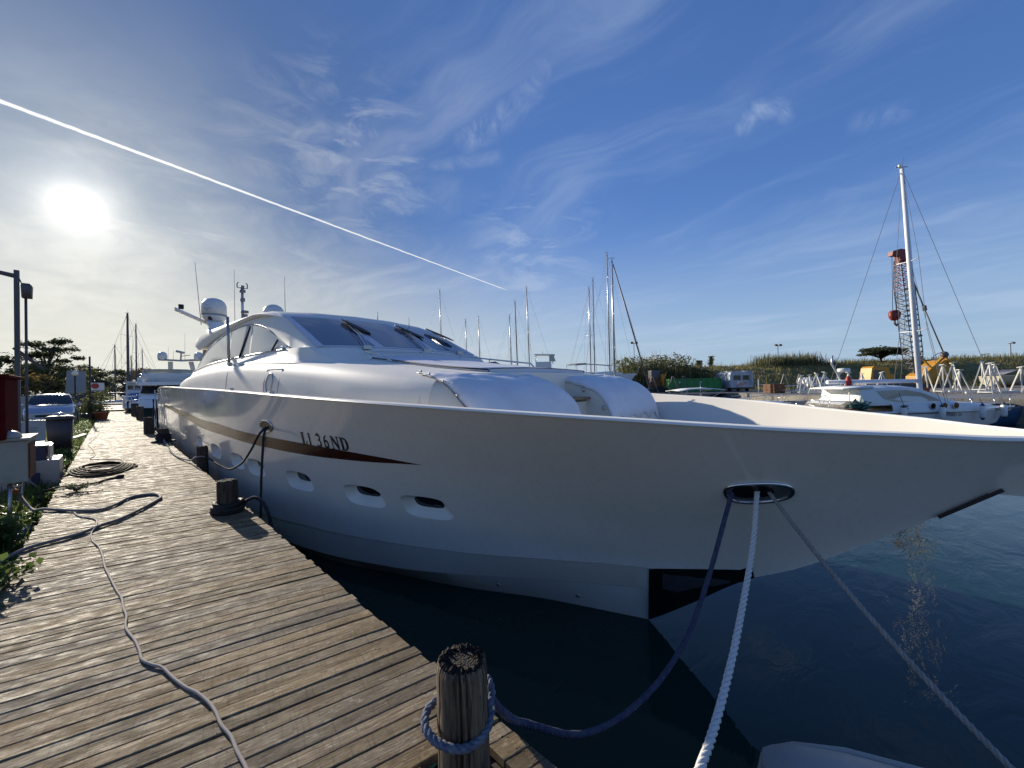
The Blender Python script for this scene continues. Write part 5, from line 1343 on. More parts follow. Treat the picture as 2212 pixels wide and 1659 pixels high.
# the tender below the bow
td = thing('tender', 'upturned grey white dinghy bow poking into view under the yacht bow', 'dinghy', (2.7, .2, .05))
rings = []
c0 = Vector((2.86, .72, .53)); dr = Vector((.10, -1, 0)).normalized(); sd_ = Vector((1, .10, 0)).normalized()
for f, hw, z in ((0, .07, .40), (.05, .13, .43), (.15, .21, .45), (.4, .34, .46), (.9, .48, .47), (1.6, .54, .47)):
    rings.append([c0 + dr * f * 1. + sd_ * (hw * k) + Vector((0, 0, z - .42 - (abs(k) ** 3) * .10 - (.22 if abs(k) > 1.01 else 0))) for k in (-1.02, -1, -.8, -.4, 0, .4, .8, 1, 1.02)])
MB().loft(rings, True, True).build('hull', M['boat_grey'], td, split=radians(60))
MB().tube([r_[1] + Vector((0, 0, .01)) for r_ in reversed(rings)] + [r_[-2] + Vector((0, 0, .01)) for r_ in rings], .022, 8).build('rub_rail', M['white_plastic'], td)
# ================================================================== ACROSS THE WATER
def local(name, label, cat, X, Z, z, head=0., group=None):
    "a thing whose own x axis runs to the right of the lens and y away from it, turned by head degrees"
    p = flat(X, Z, z); return thing(name, label, cat, p, -YAW + radians(head), group, world=False)
def hull_loft(L, B, H, name, m, root, keel=-.35, sheer=.18, stern=.78, flare=.8, tip=.14, n=14):
    rings = []
    for i in range(n + 1):
        f = i / n; x = -L / 2 + L * f
        b_ = B / 2 * (1 - max(0, (f - .42) / .58) ** 2.2) * (stern + (1 - stern) * min(1, f / .35)); b_ = max(b_, .01)
        z1 = H * (1 + sheer * max(0, f - .3) / .7); zk = keel + (H * .9 - keel) * max(0, (f - .80) / .20) ** 1.6
        xo = tip * L * max(0, f - .7) * 1.2
        half = [(b_, z1, xo), (b_ * .97, z1 - H * .18, xo * .8), (b_ * (flare + .08), H * .4, xo * .45), (b_ * flare * .85, .05, xo * .2), (b_ * .4, keel * .5, 0), (0, zk, 0)]
        half = [(b, max(z, zk), o) for b, z, o in half]
        rings.append([Vector((x + o, -b, z)) for b, z, o in half] + [Vector((x + o, b, z)) for b, z, o in reversed(half[:-1])])
    b = MB(); b.loft(rings, True, True); return b.build(name, m, root, split=radians(50))
def rig(root, x, z0, z1, r, m, lean=0., spread=((.45, .9), (.72, .7)), fwd=3.6, aft=3.6, beam=1.3, deckz=None, boom=None, wr=.014, boom_m=None, side=1):
    deckz = z0 if deckz is None else deckz; top = Vector((x + lean, 0, z1)); base = Vector((x, 0, z0))
    ms = MB().tube([base, base.lerp(top, .6), top], [r, r, r * .72], 10).build('mast', m, root)
    MB().bar(top + Vector((-.35, 0, .08)), top + Vector((.3, 0, .12)), .03).build('wind_vane', M['mast_dark'], ms)
    MB().cyl(top, top + Vector((.1, 0, .7)), .012, .006, 5).build('aerial', M['wire'], ms)
    wr_ = MB()
    pts = []
    for f, w_ in spread:
        c = base.lerp(top, f)
        s_ = MB().tube([c + Vector((-.12, -w_, .05)), c, c + Vector((-.12, w_, .05))], .022, 6).build('spreader', m, ms)
        pts.append((c, w_))
    for sg in (-1, 1):
        ch = [top] + [c + Vector((-.12, sg * w_, .05)) for c, w_ in reversed(pts)] + [Vector((x - .2, sg * beam, deckz))]
        for a, c in zip(ch, ch[1:]): wr_.cyl(a, c, wr, seg=4, cap=False)
        wr_.cyl(base.lerp(top, .62), Vector((x + .1, sg * beam * .9, deckz)), wr, seg=4, cap=False)
    wr_.cyl(top, Vector((x + fwd * side, 0, deckz + .1)), wr, seg=4, cap=False); wr_.cyl(top, Vector((x - aft * side, 0, deckz + .1)), wr, seg=4, cap=False)
    wr_.build('rigging', M['wire'], root, fix=False)
    if boom:
        MB().tube([(x - .05 * side, 0, boom[0]), (x - boom[1] * side, 0, boom[0] + boom[2])], boom[3], 10).build('boom', boom_m or m, root)
    return ms

# ---- the sailing cruiser with the registration P3001 D
ZB = 22.0
def lx(px): return (px - PW / 2) / FPX * ZB
def lz(px, y): return 2.8 + (847.7 - .018 * (px - 420) - 8.6 - (y)) / FPX * ZB + .0
XC = lx(1946)
sb = local('sailing_cruiser', 'white sailing cruiser with registration P3001 D, tall white mast and hanging fenders', 'sailboat', XC, ZB, 0)
H0 = 1.12
hull_loft(10.1, 3.2, H0, 'hull', M['boat_white'], sb, sheer=.10, stern=.85, flare=.86, tip=.30)
rl_ = MB()
def edge_pts(z, sg, off=0., f0=0., f1=1.):
    out = []
    for i in range(25):
        f = f0 + (f1 - f0) * i / 24; x = -10.1 / 2 + 10.1 * f
        b_ = max(.01, 1.6 * (1 - max(0, (f - .42) / .58) ** 2.2) * (.85 + .15 * min(1, f / .35)))
        out.append(Vector((x + .30 * 10.1 * max(0, f - .7) * 1.2, sg * (b_ + off), z + H0 * .10 * max(0, f - .3) / .7)))
    return out
for sg in (-1, 1):
    q = edge_pts(H0 + .02, sg, .01); rl_.loft([[p_ + Vector((0, sg * o, h)) for p_ in q] for o, h in ((.0, -.06), (.03, -.03), (.03, .03), (-.02, .05))], False, False)
rl_.build('rub_rail', M['boat_white'], sb)
bt_ = MB(); q = edge_pts(H0 - .07, -1, .012); bt_.loft([[p_ + Vector((0, 0, h)) for p_ in q] for h in (-.02, .02)], False, False); bt_.build('dark_line', M['black_trim'], sb)
ds = MB()
for f0 in range(24):
    a = edge_pts(H0 + .03, -1, -.02); c = edge_pts(H0 + .03, 1, -.02)
    ds.add([a[f0], a[f0 + 1], c[f0 + 1], c[f0]], [(0, 1, 2, 3)])
ds.build('deck', M['boat_white'], sb)
# raised topside band and coachroof
def sect(x, hw, z0, z1, r=.18): return [Vector((x, -hw, z0)), Vector((x, -hw * .99, z1 - r)), Vector((x, -hw * .92, z1 - r * .3)), Vector((x, -hw * .75, z1)), Vector((x, 0, z1 + .05)), Vector((x, hw * .75, z1)), Vector((x, hw * .92, z1 - r * .3)), Vector((x, hw * .99, z1 - r)), Vector((x, hw, z0))]
MB().loft([sect(x, hw, H0, z1) for x, hw, z1 in ((-1.9, 1.52, 1.62), (-.5, 1.55, 1.62), (1.5, 1.5, 1.60), (3.0, 1.2, 1.52), (4.2, .75, 1.40), (4.9, .3, 1.28))], False, False).build('topside_band', M['boat_white'], sb)
MB().loft([sect(x, hw, 1.5, z1, .25) for x, hw, z1 in ((-3.55, 1.35, 1.55), (-3.3, 1.35, 2.42), (-2.6, 1.38, 2.48), (-1.2, 1.36, 2.50), (-.2, 1.30, 2.38), (.6, 1.2, 2.12), (1.6, 1.0, 1.78), (2.4, .8, 1.58))], False, False).build('coachroof', M['boat_white'], sb, split=radians(40))
wn = MB()
wn.add([(-2.6, -1.395, 2.26), (-1.1, -1.375, 2.28), (-.3, -1.325, 2.14), (.55, -1.235, 1.86), (.9, -1.20, 1.68), (-1.5, -1.39, 1.66), (-2.2, -1.39, 1.85)], [(0, 1, 2, 3, 4, 5, 6)])
wn.build('window_cover', M['clear_plastic'], sb)
MB().loft([sect(x, hw, z0, z1, .05) for x, hw, z0, z1 in ((-4.15, 1.2, 2.36, 2.44), (-3.3, 1.35, 2.38, 2.50), (-2.7, 1.36, 2.4, 2.52))], True, True).build('roof_overhang', M['boat_white'], sb)
MB().box((-3.75, -1.1, 2.0), (.05, .05, .8)).build('roof_post', M['mast_alu'], sb)
for px in (1949.5, 1973, 1996):
    x = lx(px) - XC; r_ = MB().cyl((x, -1.54, 1.44), (x, -1.57, 1.44), .15, seg=18).build('porthole', M['dark_glass'], sb)
    MB().tube([(x + .155 * cos(a), -1.565, 1.44 + .155 * sin(a)) for a in [2 * pi * k / 18 for k in range(18)]], .018, 6, True).build('rim', M['steel'], r_)
for z_ in (1.46, 1.32): MB().box((lx(1893) - XC, -1.555, z_), (.34, .03, .07)).build('vent', M['black_trim'], sb)
mast_x = lx(1988) - XC
rig(sb, mast_x, 1.6, 14.35, .125, M['mast_white'], lean=-.72, spread=((.30, .75), (.60, .62)), fwd=4.4, aft=5.4, beam=1.5, deckz=1.3, boom=(2.72, 5.1, .02, .11), wr=.011)
MB().lathe([(.01, 0), (.06, 0), (.07, .18), (.01, .2)], (mast_x - .85, 0, 14.4), 10).build('masthead_light', M['lamp_globe'], sb)
for px in (1883, 1959, 2053.8, 2126):
    x = lx(px) - XC; zb = 1.0
    yb = -1.78 if px < 2100 else -1.15
    if px > 2000: yb = -1.45 if px < 2100 else -.85
    fd = thing('fender', {1883: 'leftmost white cylindrical fender below the vents on the sailing cruiser', 1959: 'white fender hanging just left of the registration P3001 D', 2053.8: 'white fender with dark ends right of the registration P3001 D', 2126: 'pale bluish fender nearest the bow of the sailing cruiser'}[px], 'fender', flat(XC + x, ZB + yb, .78), -YAW, 'fenders hanging along the sailing cruiser', world=False)
    MB().lathe([(.01, -.06), (.09, 0), (.125, .06), (.125, .56), (.09, .62), (.01, .68)], (0, 0, 0), 14).build('body', M['boat_white'], fd)
    MB().lathe([(.01, -.12), (.05, -.08), (.10, -.01), (.092, .0)], (0, 0, 0), 12).build('bottom_cap', M['bin_grey'], fd)
    MB().lathe([(.10, .62), (.05, .70), (.02, .76)], (0, 0, 0), 12).build('top_cap', M['bin_grey'], fd)
    MB().cyl((0, 0, .7), (.0, .25, 1.35), .014, seg=5).build('line', M['wire'], fd)
def letters(txt, size, m, parent, loc, rot, name='lettering'):
    cu = bpy.data.curves.new('t', 'FONT'); cu.body = txt; cu.size = size; cu.extrude = .002; cu.offset = size * .018
    to = bpy.data.objects.new('t', cu); COL.objects.link(to)
    dg = bpy.context.evaluated_depsgraph_get(); me = bpy.data.meshes.new_from_object(to.evaluated_get(dg)); bpy.data.objects.remove(to)
    me.materials.clear(); me.materials.append(m)
    o = bpy.data.objects.new(name, me); COL.objects.link(o); o.parent = parent; o.location = loc; o.rotation_euler = rot; return o
letters('P3001 D', .225, M['lettering'], sb, (lx(1974) - XC, -1.612, .915), (radians(90), 0, radians(2)))
rr_ = MB()
for sg in (-1, 1):
    q = edge_pts(H0 + .62, sg, -.1, .62, 1.0); rr_.tube(q, .016, 6)
    for k in (0, 8, 16, 23): rr_.cyl(q[k], q[k] + Vector((0, 0, -.58)), .014, seg=6)
rr_.build('pulpit', M['steel'], sb)
sr = MB(); q = [(-4.9, -1.2, 1.75), (-5.0, 0, 1.78), (-4.9, 1.2, 1.75)]
for h in (0, -.3): sr.tube([Vector(p_) + Vector((0, 0, h)) for p_ in [(-3.9, -1.35, 1.72)] + q], .016, 6)
for p_ in q + [(-3.9, -1.35, 1.72)]: sr.cyl(p_, (p_[0], p_[1], 1.1), .014, seg=6)
sr.tube([(-4.5 + .28 * cos(a), -.4, 1.75 + .28 * sin(a)) for a in [2 * pi * k / 20 for k in range(20)]], .018, 6, True)
sr.build('stern_rail', M['steel'], sb)
rdp = MB().tube([(-3.05, .2, 2.4), (-3.3, .2, 3.2), (-3.6, .2, 3.75), (-3.55, .2, 4.2)], .05, 8).build('radar_pole', M['mast_alu'], sb)
MB().lathe([(.01, 0), (.27, 0), (.29, .07), (.27, .2), (.01, .22)], (-2.95, .2, 3.28), 18).build('radar_dome', M['boat_white'], rdp)
MB().tube([(-3.3, .2, 3.25), (-2.95, .2, 3.27)], .03, 6).build('radar_bracket', M['mast_alu'], rdp)
MB().lathe([(.05, 0), (.13, .1), (.15, .35), (.10, .55), (.03, .6)], (-2.95, -.1, 2.45), 10).build('rolled_flag', M['flag_red'], rdp)
tag(MB().box(flat(XC - 4.15, ZB - 1.45, 1.25), (.9, .25, .22), rz=-YAW).build('fish_crate', M['brick_red'], None), 'orange red crate on the stern deck of the sailing cruiser', 'crate')
ng = leaf_cloud(260, lambda R: flat(XC - 3.55 + R.gauss(0, .22), ZB - 1.4 + R.gauss(0, .1), 1.45 + R.gauss(0, .12)), .14, 77).build('net_heap', M['seagreen'], None, fix=False); tag(ng, 'sea green net heaped beside the orange crate on the stern', 'net')
sc_ = MB(); sc_.loft([[flat(XC - 3.55 + x, ZB + y, 1.62 + h + .03 * nz(x * 4, y * 4)) for y in (-1.2, -.6, 0, .6, 1.2)] for x, h in ((-.8, -.05), (-.4, .1), (0, .12), (.4, .05))], False, False)
tag(sc_.build('folded_sail', M['canvas_white'], None), 'white sailcloth bundled over the cockpit of the sailing cruiser', 'sail')

# ---- blue bow of the next boat, beyond the cruiser
bb = local('blue_boat', 'dark blue boat moored bow first beside the sailing cruiser bow', 'boat', 28.6, 24.5, 0, 12)
hull_loft(6.2, 2.4, 1.0, 'hull', M['antifoul_blue'], bb, sheer=.1)
MB().loft([[Vector((x, y * hw, .98 + h + .1 * (1 - abs(y)))) for y in (-1, -.5, 0, .5, 1)] for x, hw, h in ((-2.6, 1.05, .2), (-1, 1.1, .35), (.6, .95, .3), (2.4, .4, .12))], False, False).build('boat_cover', M['canvas_grey'], bb)
# ---- sports boat with the bimini
sp = local('sports_boat', 'low white sports boat with a raised bimini canopy and steel bow rail', 'motorboat', 16.4, 30.5, 0, 3)
hull_loft(8.6, 2.7, 1.05, 'hull', M['boat_white'], sp, sheer=.18, tip=.2)
MB().loft([sect(x, hw, 1.0, z1, .12) for x, hw, z1 in ((-1.2, 1.2, 1.25), (0, 1.2, 1.42), (1.5, 1.05, 1.42), (3.0, .7, 1.36), (4.2, .3, 1.28))], False, False).build('foredeck', M['boat_white'], sp)
MB().loft([[Vector(p_) for p_ in row] for row in ([(-1.9, -1.2, 1.15), (.3, -1.0, 1.40), (.7, 0, 1.45), (.3, 1.0, 1.40), (-1.9, 1.2, 1.15)], [(-2.0, -1.1, 1.62), (-.6, -.85, 1.95), (-.3, 0, 2.0), (-.6, .85, 1.95), (-2.0, 1.1, 1.62)])], False, False).build('windscreen', M['dark_glass'], sp)
MB().loft([[Vector((x, y, 2.42 - .05 * y * y + h)) for y in (-1.15, -.6, 0, .6, 1.15)] for x, h in ((-4.4, -.12), (-3.4, .02), (-2.2, .05), (-.9, -.06))], False, False).build('bimini', M['canvas_white'], sp, solid=.03)
bf = MB()
for sg in (-1, 1):
    for a, c in (((-4.3, 2.3), (-3.0, 1.2)), ((-2.6, 2.4), (-3.0, 1.2)), ((-1.0, 2.3), (-2.8, 1.3))): bf.cyl((a[0], sg * 1.1, a[1]), (c[0], sg * 1.2, c[1]), .02, seg=6)
    q = [Vector((x, sg * y, z)) for x, y, z in ((.8, 1.05, 1.75), (2.2, .9, 1.85), (3.6, .5, 1.85), (4.4, .12, 1.85))]
    bf.tube(q, .016, 6)
    for p_ in q: bf.cyl(p_, p_ + Vector((-.12, 0, -.5)), .014, seg=5)
bf.build('steel_frame', M['steel'], sp)
MB().tube([(-2.1, .2, 1.6), (-2.1, .2, 2.9)], .02, 6).build('light_pole', M['steel'], sp)
# ---- small open boat nearer the stern of the cruiser
ob = local('small_boat', 'small grey white motorboat moored behind the sports boat bow rail', 'motorboat', 22.6, 36, 0, -6)
hull_loft(6.4, 2.2, .95, 'hull', M['boat_grey'], ob); bf = MB()
for sg in (-1, 1):
    q = [Vector((x, sg * y, z)) for x, y, z in ((-.5, 1.0, 1.5), (1.5, .85, 1.6), (3.4, .2, 1.65))]; bf.tube(q, .016, 6)
    for p_ in q: bf.cyl(p_, p_ + Vector((0, 0, -.55)), .014, seg=5)
bf.build('bow_rail', M['steel'], ob)
MB().loft([[Vector((x, y * hw, 1.0 + h)) for y in (-1, -.5, .5, 1)] for x, hw, h in ((-3, .9, .1), (-1.4, 1.0, .45), (0, .9, .3), (2.6, .4, .1))], False, False).build('boat_cover', M['canvas_grey'], ob)

# ---- white steel boat stands in the yard
def stand(k, px, Z, h, head, w_=.75):
    X = (px - PW / 2) / FPX * Z; R = random.Random(50 + k)
    s_ = local('boat_stand', STAND_LABELS[k], 'boat stand', X, Z, YZ, head, 'white boat stands in the yard')
    top = Vector((0, 0, h - .12))
    for a in (90, 210, 330):
        f = Vector((w_ * cos(radians(a)), w_ * sin(radians(a)), 0))
        MB().bar(f, top + f * .06, .085).build('leg', M['stand_white'], s_)
        g = Vector((w_ * cos(radians(a + 120)), w_ * sin(radians(a + 120)), 0))
        MB().bar(f + Vector((0, 0, .16)), g + Vector((0, 0, .16)), .06).build('tie_bar', M['stand_white'], s_)
    MB().cyl((0, 0, h * .45), (0, 0, h), .055, seg=8).build('screw_post', M['stand_white'], s_)
    MB().box((0, 0, h + .03), (.42, .34, .07), rx=R.uniform(-.4, .4), ry=R.uniform(-.4, .4)).build('pad', M['stand_white'], s_)
    return s_
STANDS = [(1731, 44, 1.9, 10), (1749, 46, 2.0, 40), (1764, 42, 2.05, 70), (1781, 44, 2.2, 20), (1812, 46, 2.1, 55), (1833, 47, 2.2, 5), (1862, 48, 2.1, 30), (1905, 48, 2.2, 80), (2000, 40, 2.5, 25), (2037, 38, 2.55, 15), (2059, 37.5, 2.75, 60), (2073, 38, 2.1, 0), (2122, 41, 2.95, 35), (2139, 33, 2.5, 20), (2150, 35, 2.45, 75), (2206, 35, 2.2, 10), (2236, 36, 2.3, 50)]
STAND_LABELS = ['leftmost white boat stand, beside the dark timber stack', 'second white boat stand from the timber stack', 'third white boat stand from the timber stack with legs spread wide', 'white boat stand with tall screw post in the left cluster', 'white boat stand just left of the cruiser radar pole', 'white boat stand behind the cruiser radar pole', 'white boat stand under the boom left of the yellow crane cab', 'white boat stand under the boom before the yellow crane cab', 'white boat stand just right of the cruiser mast foot', 'white boat stand with round pad in front of the yellow crane body', 'tallest white boat stand beside the yellow crane body', 'short white boat stand right of the yellow crane body', 'tall white boat stand left of the cream motorboat ashore', 'white boat stand with square head in front of the cream motorboat ashore', 'white boat stand with wide feet before the cream motorboat ashore', 'white boat stand nearest the right edge of the photo', 'white boat stand half hidden beyond the right edge of the photo']
for k, a in enumerate(STANDS): stand(k, *a)
for k, (pa, pb, Z) in enumerate(((1729, 1800, 43.5), (1990, 2075, 39.), (2085, 2215, 34.))):
    bm_ = MB(); xa, xb = ((p_ - PW / 2) / FPX * Z for p_ in (pa, pb))
    for z_, o in ((.12, 0), (.2, 1.3)): bm_.bar(flat(xa, Z + o, YZ + z_), flat(xb, Z + o + .4, YZ + z_), .12, .16)
    tag(bm_.build('cradle_beam', M['stand_white'], None), ['long white cradle beams on the ground under the left cluster of stands', 'long white cradle beams on the ground before the crane', 'long white cradle beams on the ground at the right'][k], 'beam')
tb_ = thing('timber_stack', 'stack of dark timber baulks on the quay left of the boat stands', 'timber', flat(30.2, 46.5, YZ), -YAW, world=False)
for i in range(3):
    for j in range(3): MB().box((j * .42 - .4, .02 * i, .2 + i * .36), (.38, 2.0, .33)).build('baulk', M['rust'], tb_)
tag(MB().box(flat(32.3, 45.5, YZ + .2), (1.2, .7, .4), rz=-YAW).build('pale_block', M['sign_white'], None), 'pale block lying between the timber stack and the stands', 'block')
# ---- skip, camper, machine, poles, tape
gc = thing('green_container', 'long green open topped waste container in front of the bank', 'container', flat(27.0, 60.5, YZ), -YAW, world=False)
MB().box((0, 0, 1.05), (7.6, 2.3, 1.9)).build('body', M['green_paint'], gc)
for k in range(9): MB().box((-3.8 + k * .95, -1.17, 1.05), (.14, .1, 1.86)).build('rib', M['green_paint'], gc)
MB().box((0, -1.18, 1.98), (7.7, .12, .14)).build('top_rail', M['green_paint'], gc)
for k in (-2.2, .9): MB().box((k, -1.16, 1.5), (.34, .02, .2)).build('plate', M['sign_white'], gc)
cp = thing('camper', 'grey white camper seen from the rear with two dark windows and a striped red plate', 'camper', flat(33.1, 58, YZ), -YAW + radians(-8), world=False)
MB().loft([[Vector((x, y, z)) for x, z in ((-1.55, .55), (1.55, .55), (1.6, 1.6), (1.5, 2.75), (1.3, 2.9), (-1.3, 2.9), (-1.5, 2.75), (-1.6, 1.6))] for y in (0, 5.6)]).build('body', M['camper_grey'], cp, bevel=.05)
for x in (-.62, .62):
    wq = MB().box((x, -.012, 2.02), (.98, .03, .68)).build('rear_window', M['dark_glass'], cp)
    MB().box((x, -.02, 1.66), (1.04, .03, .04)).build('sill', M['camper_grey'], wq)
MB().box((1.585, 1.2, 1.95), (.03, 1.1, .75)).build('side_window', M['dark_glass'], cp)
MB().box((0, .06, .5), (3.0, .3, .22)).build('bumper', M['black_trim'], cp)
for x in (-1.2, 1.2):
    for y in (1.3, 4.4): MB().cyl((x - .12, y, .33), (x + .12, y, .33), .33, seg=14).build('wheel', M['tyre'], cp)
pn = MB().box((-.15, -.06, 1.1), (1.0, .02, .72), ry=.1).build('warning_plate', M['sign_white'], cp)
st_ = MB()
for k in range(4): st_.box((-.42 + k * .24, -.072, 1.1), (.10, .006, .85), ry=.75)
st_.build('red_stripe', M['sign_red'], pn)
lad = MB()
for x in (1.0, 1.28): lad.cyl((x, -.05, .9), (x, -.05, 2.9), .022, seg=6)
for k in range(6): lad.cyl((1.0, -.05, 1.0 + k * .33), (1.28, -.05, 1.0 + k * .33), .018, seg=6)
lad.build('ladder', M['mast_alu'], cp)
MB().tube([(-1.4, .2, 3.0), (-1.4, 5, 3.0), (1.4, 5, 3.0), (1.4, .2, 3.0)], .03, 6, True).build('roof_rail', M['mast_alu'], cp)
ex = thing('old_digger', 'rusty old digger with folded arm in front of the canes', 'digger', flat(20.5, 57.5, YZ), -YAW, world=False)
MB().box((.2, 0, 1.6), (2.0, 1.6, 1.3)).build('engine_body', M['rust'], ex, bevel=.08)
MB().box((-.2, -.1, 2.7), (1.3, 1.3, 1.1)).build('cab', M['mast_dark'], ex, bevel=.06)
MB().tube([(.5, -.9, 1.6), (1.0, -1.1, 2.9), (.5, -1.2, 2.6), (.6, -1.3, 1.1)], [.22, .24, .2, .16], 6).build('arm', M['crane_yellow'], ex)
for s_ in (-.9, .9): MB().loft([[Vector((x, s_ + y, z)) for x, z in ((-1.3, .1), (-1.5, .45), (-1.3, .8), (1.3, .8), (1.5, .45), (1.3, .1))] for y in (-.25, .25)]).build('track', M['tyre'], ex)
def lampp(px, y0, ytop, Z, label, heads=2):
    a = at_d(px, y0, Z); tz = at_d(px, ytop, Z).z; X = (px - PW / 2) / FPX * Z
    r_ = local('floodlight_mast', label, 'lamp post', X, Z, bank_z(X, Z) - .2 if Z < 110 else 3.5, 0, 'floodlight masts beyond the bank'); b0 = r_.location.z
    MB().cyl((0, 0, 0), (0, 0, tz - b0), .085, .06, 8).build('post', M['steel_pole'], r_)
    for k in range(heads):
        MB().box((-.45 + .9 * k if heads > 1 else .4, -.1, tz - b0 + .05), (.55, .4, .32), rx=.4).build('floodlight', M['steel_pole'], r_)
    MB().bar((-.6, 0, tz - b0 - .1), (.6, 0, tz - b0 - .1), .07).build('crossbar', M['steel_pole'], r_)
lampp(1371, 770, 741, 84, 'twin headed floodlight mast above the canes')
lampp(1682, 775, 746, 84, 'twin headed floodlight mast above the tall dry grass')
lampp(2185, 772, 741, 82, 'single headed floodlight mast at the right end of the bank', 1)
sl_ = local('street_lamp', 'street lamp with a bent arm just behind the bank', 'lamp post', (2118 - 1106) / FPX * 86, 86, 4.5)
MB().tube([(0, 0, 0), (0, 0, 2.9), (.4, 0, 3.35), (1.5, 0, 3.5)], .06, 6).build('post', M['steel_pole'], sl_)
MB().box((1.7, 0, 3.5), (.7, .25, .12)).build('lamp_head', M['steel_pole'], sl_)
tp_ = MB(); pts = []
for k in range(15):
    f = k / 14; X = 30.6 + 8.2 * f; pts.append(flat(X, 50, YZ + 1.05 + .35 * f - .55 * sin(pi * f) + .25 * f))
for a, c in zip(pts, pts[1:]): tp_.bar(a, c, .02, .09)
for X in (30.6, 38.8): tp_.cyl(flat(X, 50, YZ), flat(X, 50, YZ + 1.7), .05, seg=6)
tag(tp_.build('barrier_tape', M['tape_white'], None), 'white barrier tape slung between posts across the yard', 'tape')
for k, (X, Z) in enumerate(((35.2, 52), (38.6, 54), (21.6, 54), (23.2, 54.5), (18.5, 53))):
    r_ = local('yard_trestle', ['grey steel trestle behind the barrier tape, left one', 'grey steel trestle behind the barrier tape, right one', 'dark steel prop right of the digger', 'dark steel prop before the green container', 'dark steel prop left of the digger'][k], 'trestle', X, Z, YZ)
    for s_ in (-.8, .8): MB().bar((s_, 0, 0), (s_ * .1, 0, 2.3), .10).build('leg', M['steel_pole'], r_)
    MB().bar((-.5, 0, .8), (.5, 0, .8), .08).build('tie_bar', M['steel_pole'], r_)

# ---- cream motorboat ashore at the right, blue van and other things among the stands
wbt = local('motorboat_ashore', 'cream motorboat with grey cover standing ashore at the right edge', 'motorboat', 69.5, 55, 2.0, 4)
hull_loft(9.5, 3.0, 1.1, 'hull', M['boat_tan'], wbt, keel=-.3); MB().loft([[Vector((x, y * hw, 1.05 + h)) for y in (-1, -.6, 0, .6, 1)] for x, hw, h in ((-4.4, 1.3, .2), (-2.5, 1.45, .8), (0, 1.4, .9), (2.5, 1.0, .5), (4.6, .3, .2))], False, False).build('boat_cover', M['canvas_grey'], wbt)
for x in (-2.5, 2.0): MB().box((x, 0, -.35), (.35, 1.6, .4)).build('keel_block', M['rust'], wbt)
vn = local('parked_van', 'pale van parked behind the left cluster of boat stands', 'van', 41.0, 54, YZ, 5)
MB().loft([[Vector((x, y, z)) for y, z in ((-.85, .3), (.85, .3), (.9, 1.0), (.78, hz_), (-.78, hz_), (-.9, 1.0))] for x, hz_ in ((-2.2, 1.5), (-2.0, 1.85), (.6, 1.85), (1.4, 1.15), (2.2, 1.0))]).build('body', M['boat_white'], vn)
MB().loft([[Vector((x, -.86 - o, z)) for x in (-1.6, -.2, .7)] for z, o in ((1.12, .04), (1.62, -.03))], False, False).build('side_window', M['dark_glass'], vn)
for x in (-1.4, 1.4): MB().cyl((x, -.9, .33), (x, -.7, .33), .33, seg=14).build('wheel', M['tyre'], vn)
tubp = MB(); tubp.lathe([(.02, 0), (.5, 0), (.62, .5), (.66, .55), (.5, .52)], flat(36.7, 36.2, YZ), 18)
tag(tubp.build('terracotta_tub', M['terracotta'], None), 'terracotta tub on the quay right of the cruiser mast foot', 'plant pot')

# ---- crawler crane
ZC_ = 61.
def cpx(px, y, dz=0.): return at_d(px, y, ZC_ + dz)
cr = thing('crawler_crane', 'yellow crawler crane with a red tipped lattice boom and hanging hook behind the cruiser mast', 'crane', flat(60.5, ZC_, YZ))
foot, tip = cpx(1976, 806), cpx(1944, 545)
ax = (tip - foot); L_ = ax.length; ax.normalize(); sx = FH.cross(ax).normalized(); sy = ax.cross(sx)
def boomp(f, u, v, w_): return foot + ax * (L_ * f) + sx * (u * w_) + sy * (v * w_)
def wid(f): return .25 + .55 * min(1, f / .14) if f < .14 else (.80 if f < .72 else .80 - .36 * (f - .72) / .28)
def lattice(f0, f1, n, m, name):
    b = MB()
    for u, v in ((-1, -1), (1, -1), (1, 1), (-1, 1)):
        for i in range(n):
            a, c = f0 + (f1 - f0) * i / n, f0 + (f1 - f0) * (i + 1) / n
            b.bar(boomp(a, u, v, wid(a)), boomp(c, u, v, wid(c)), .12)
    for i in range(n):
        a, c = f0 + (f1 - f0) * i / n, f0 + (f1 - f0) * (i + 1) / n
        for (u0, v0), (u1, v1) in (((-1, -1), (1, -1)), ((1, -1), (1, 1)), ((1, 1), (-1, 1)), ((-1, 1), (-1, -1))):
            b.bar(boomp(a, u0, v0, wid(a)), boomp(c, u1, v1, wid(c)), .075)
            b.bar(boomp(a, u0, v0, wid(a)), boomp(a, u1, v1, wid(a)), .075)
    return b.build(name, m, cr)
lattice(0.0, .30, 7, M['mast_dark'], 'boom_section'); lattice(.305, .685, 9, M['mast_dark'], 'boom_section'); lattice(.69, .94, 6, M['crane_red'], 'boom_top')
for f in (.30, .688): b = MB(); b.bar(boomp(f, -1.15, -1, wid(f)), boomp(f, 1.15, -1, wid(f)), .26); b.build('boom_joint', M['mast_dark'], cr)
hd = MB().prism([(-1.6, -.1), (-1.4, .55), (-.2, .75), (.7, .55), (.75, .2), (.5, -1.4), (-.55, -1.4), (-.6, -.2)], lambda u, v, w_: tip + sx * (u * -1 if sx.dot(RH) < 0 else u) * 1. + ax * (v - .3) + sy * (w_ - .4), .8).build('boom_head', M['crane_red'], cr)
cbm = MB()
hk = cpx(1932, 672)
for dx in (-.25, .25, .55): cbm.cyl(cpx(1930, 548) + RH * (dx if dx < .4 else 1.0), hk + RH * min(dx, .3), .045, seg=5)
cbm.build('hoist_cable', M['wire'], cr)
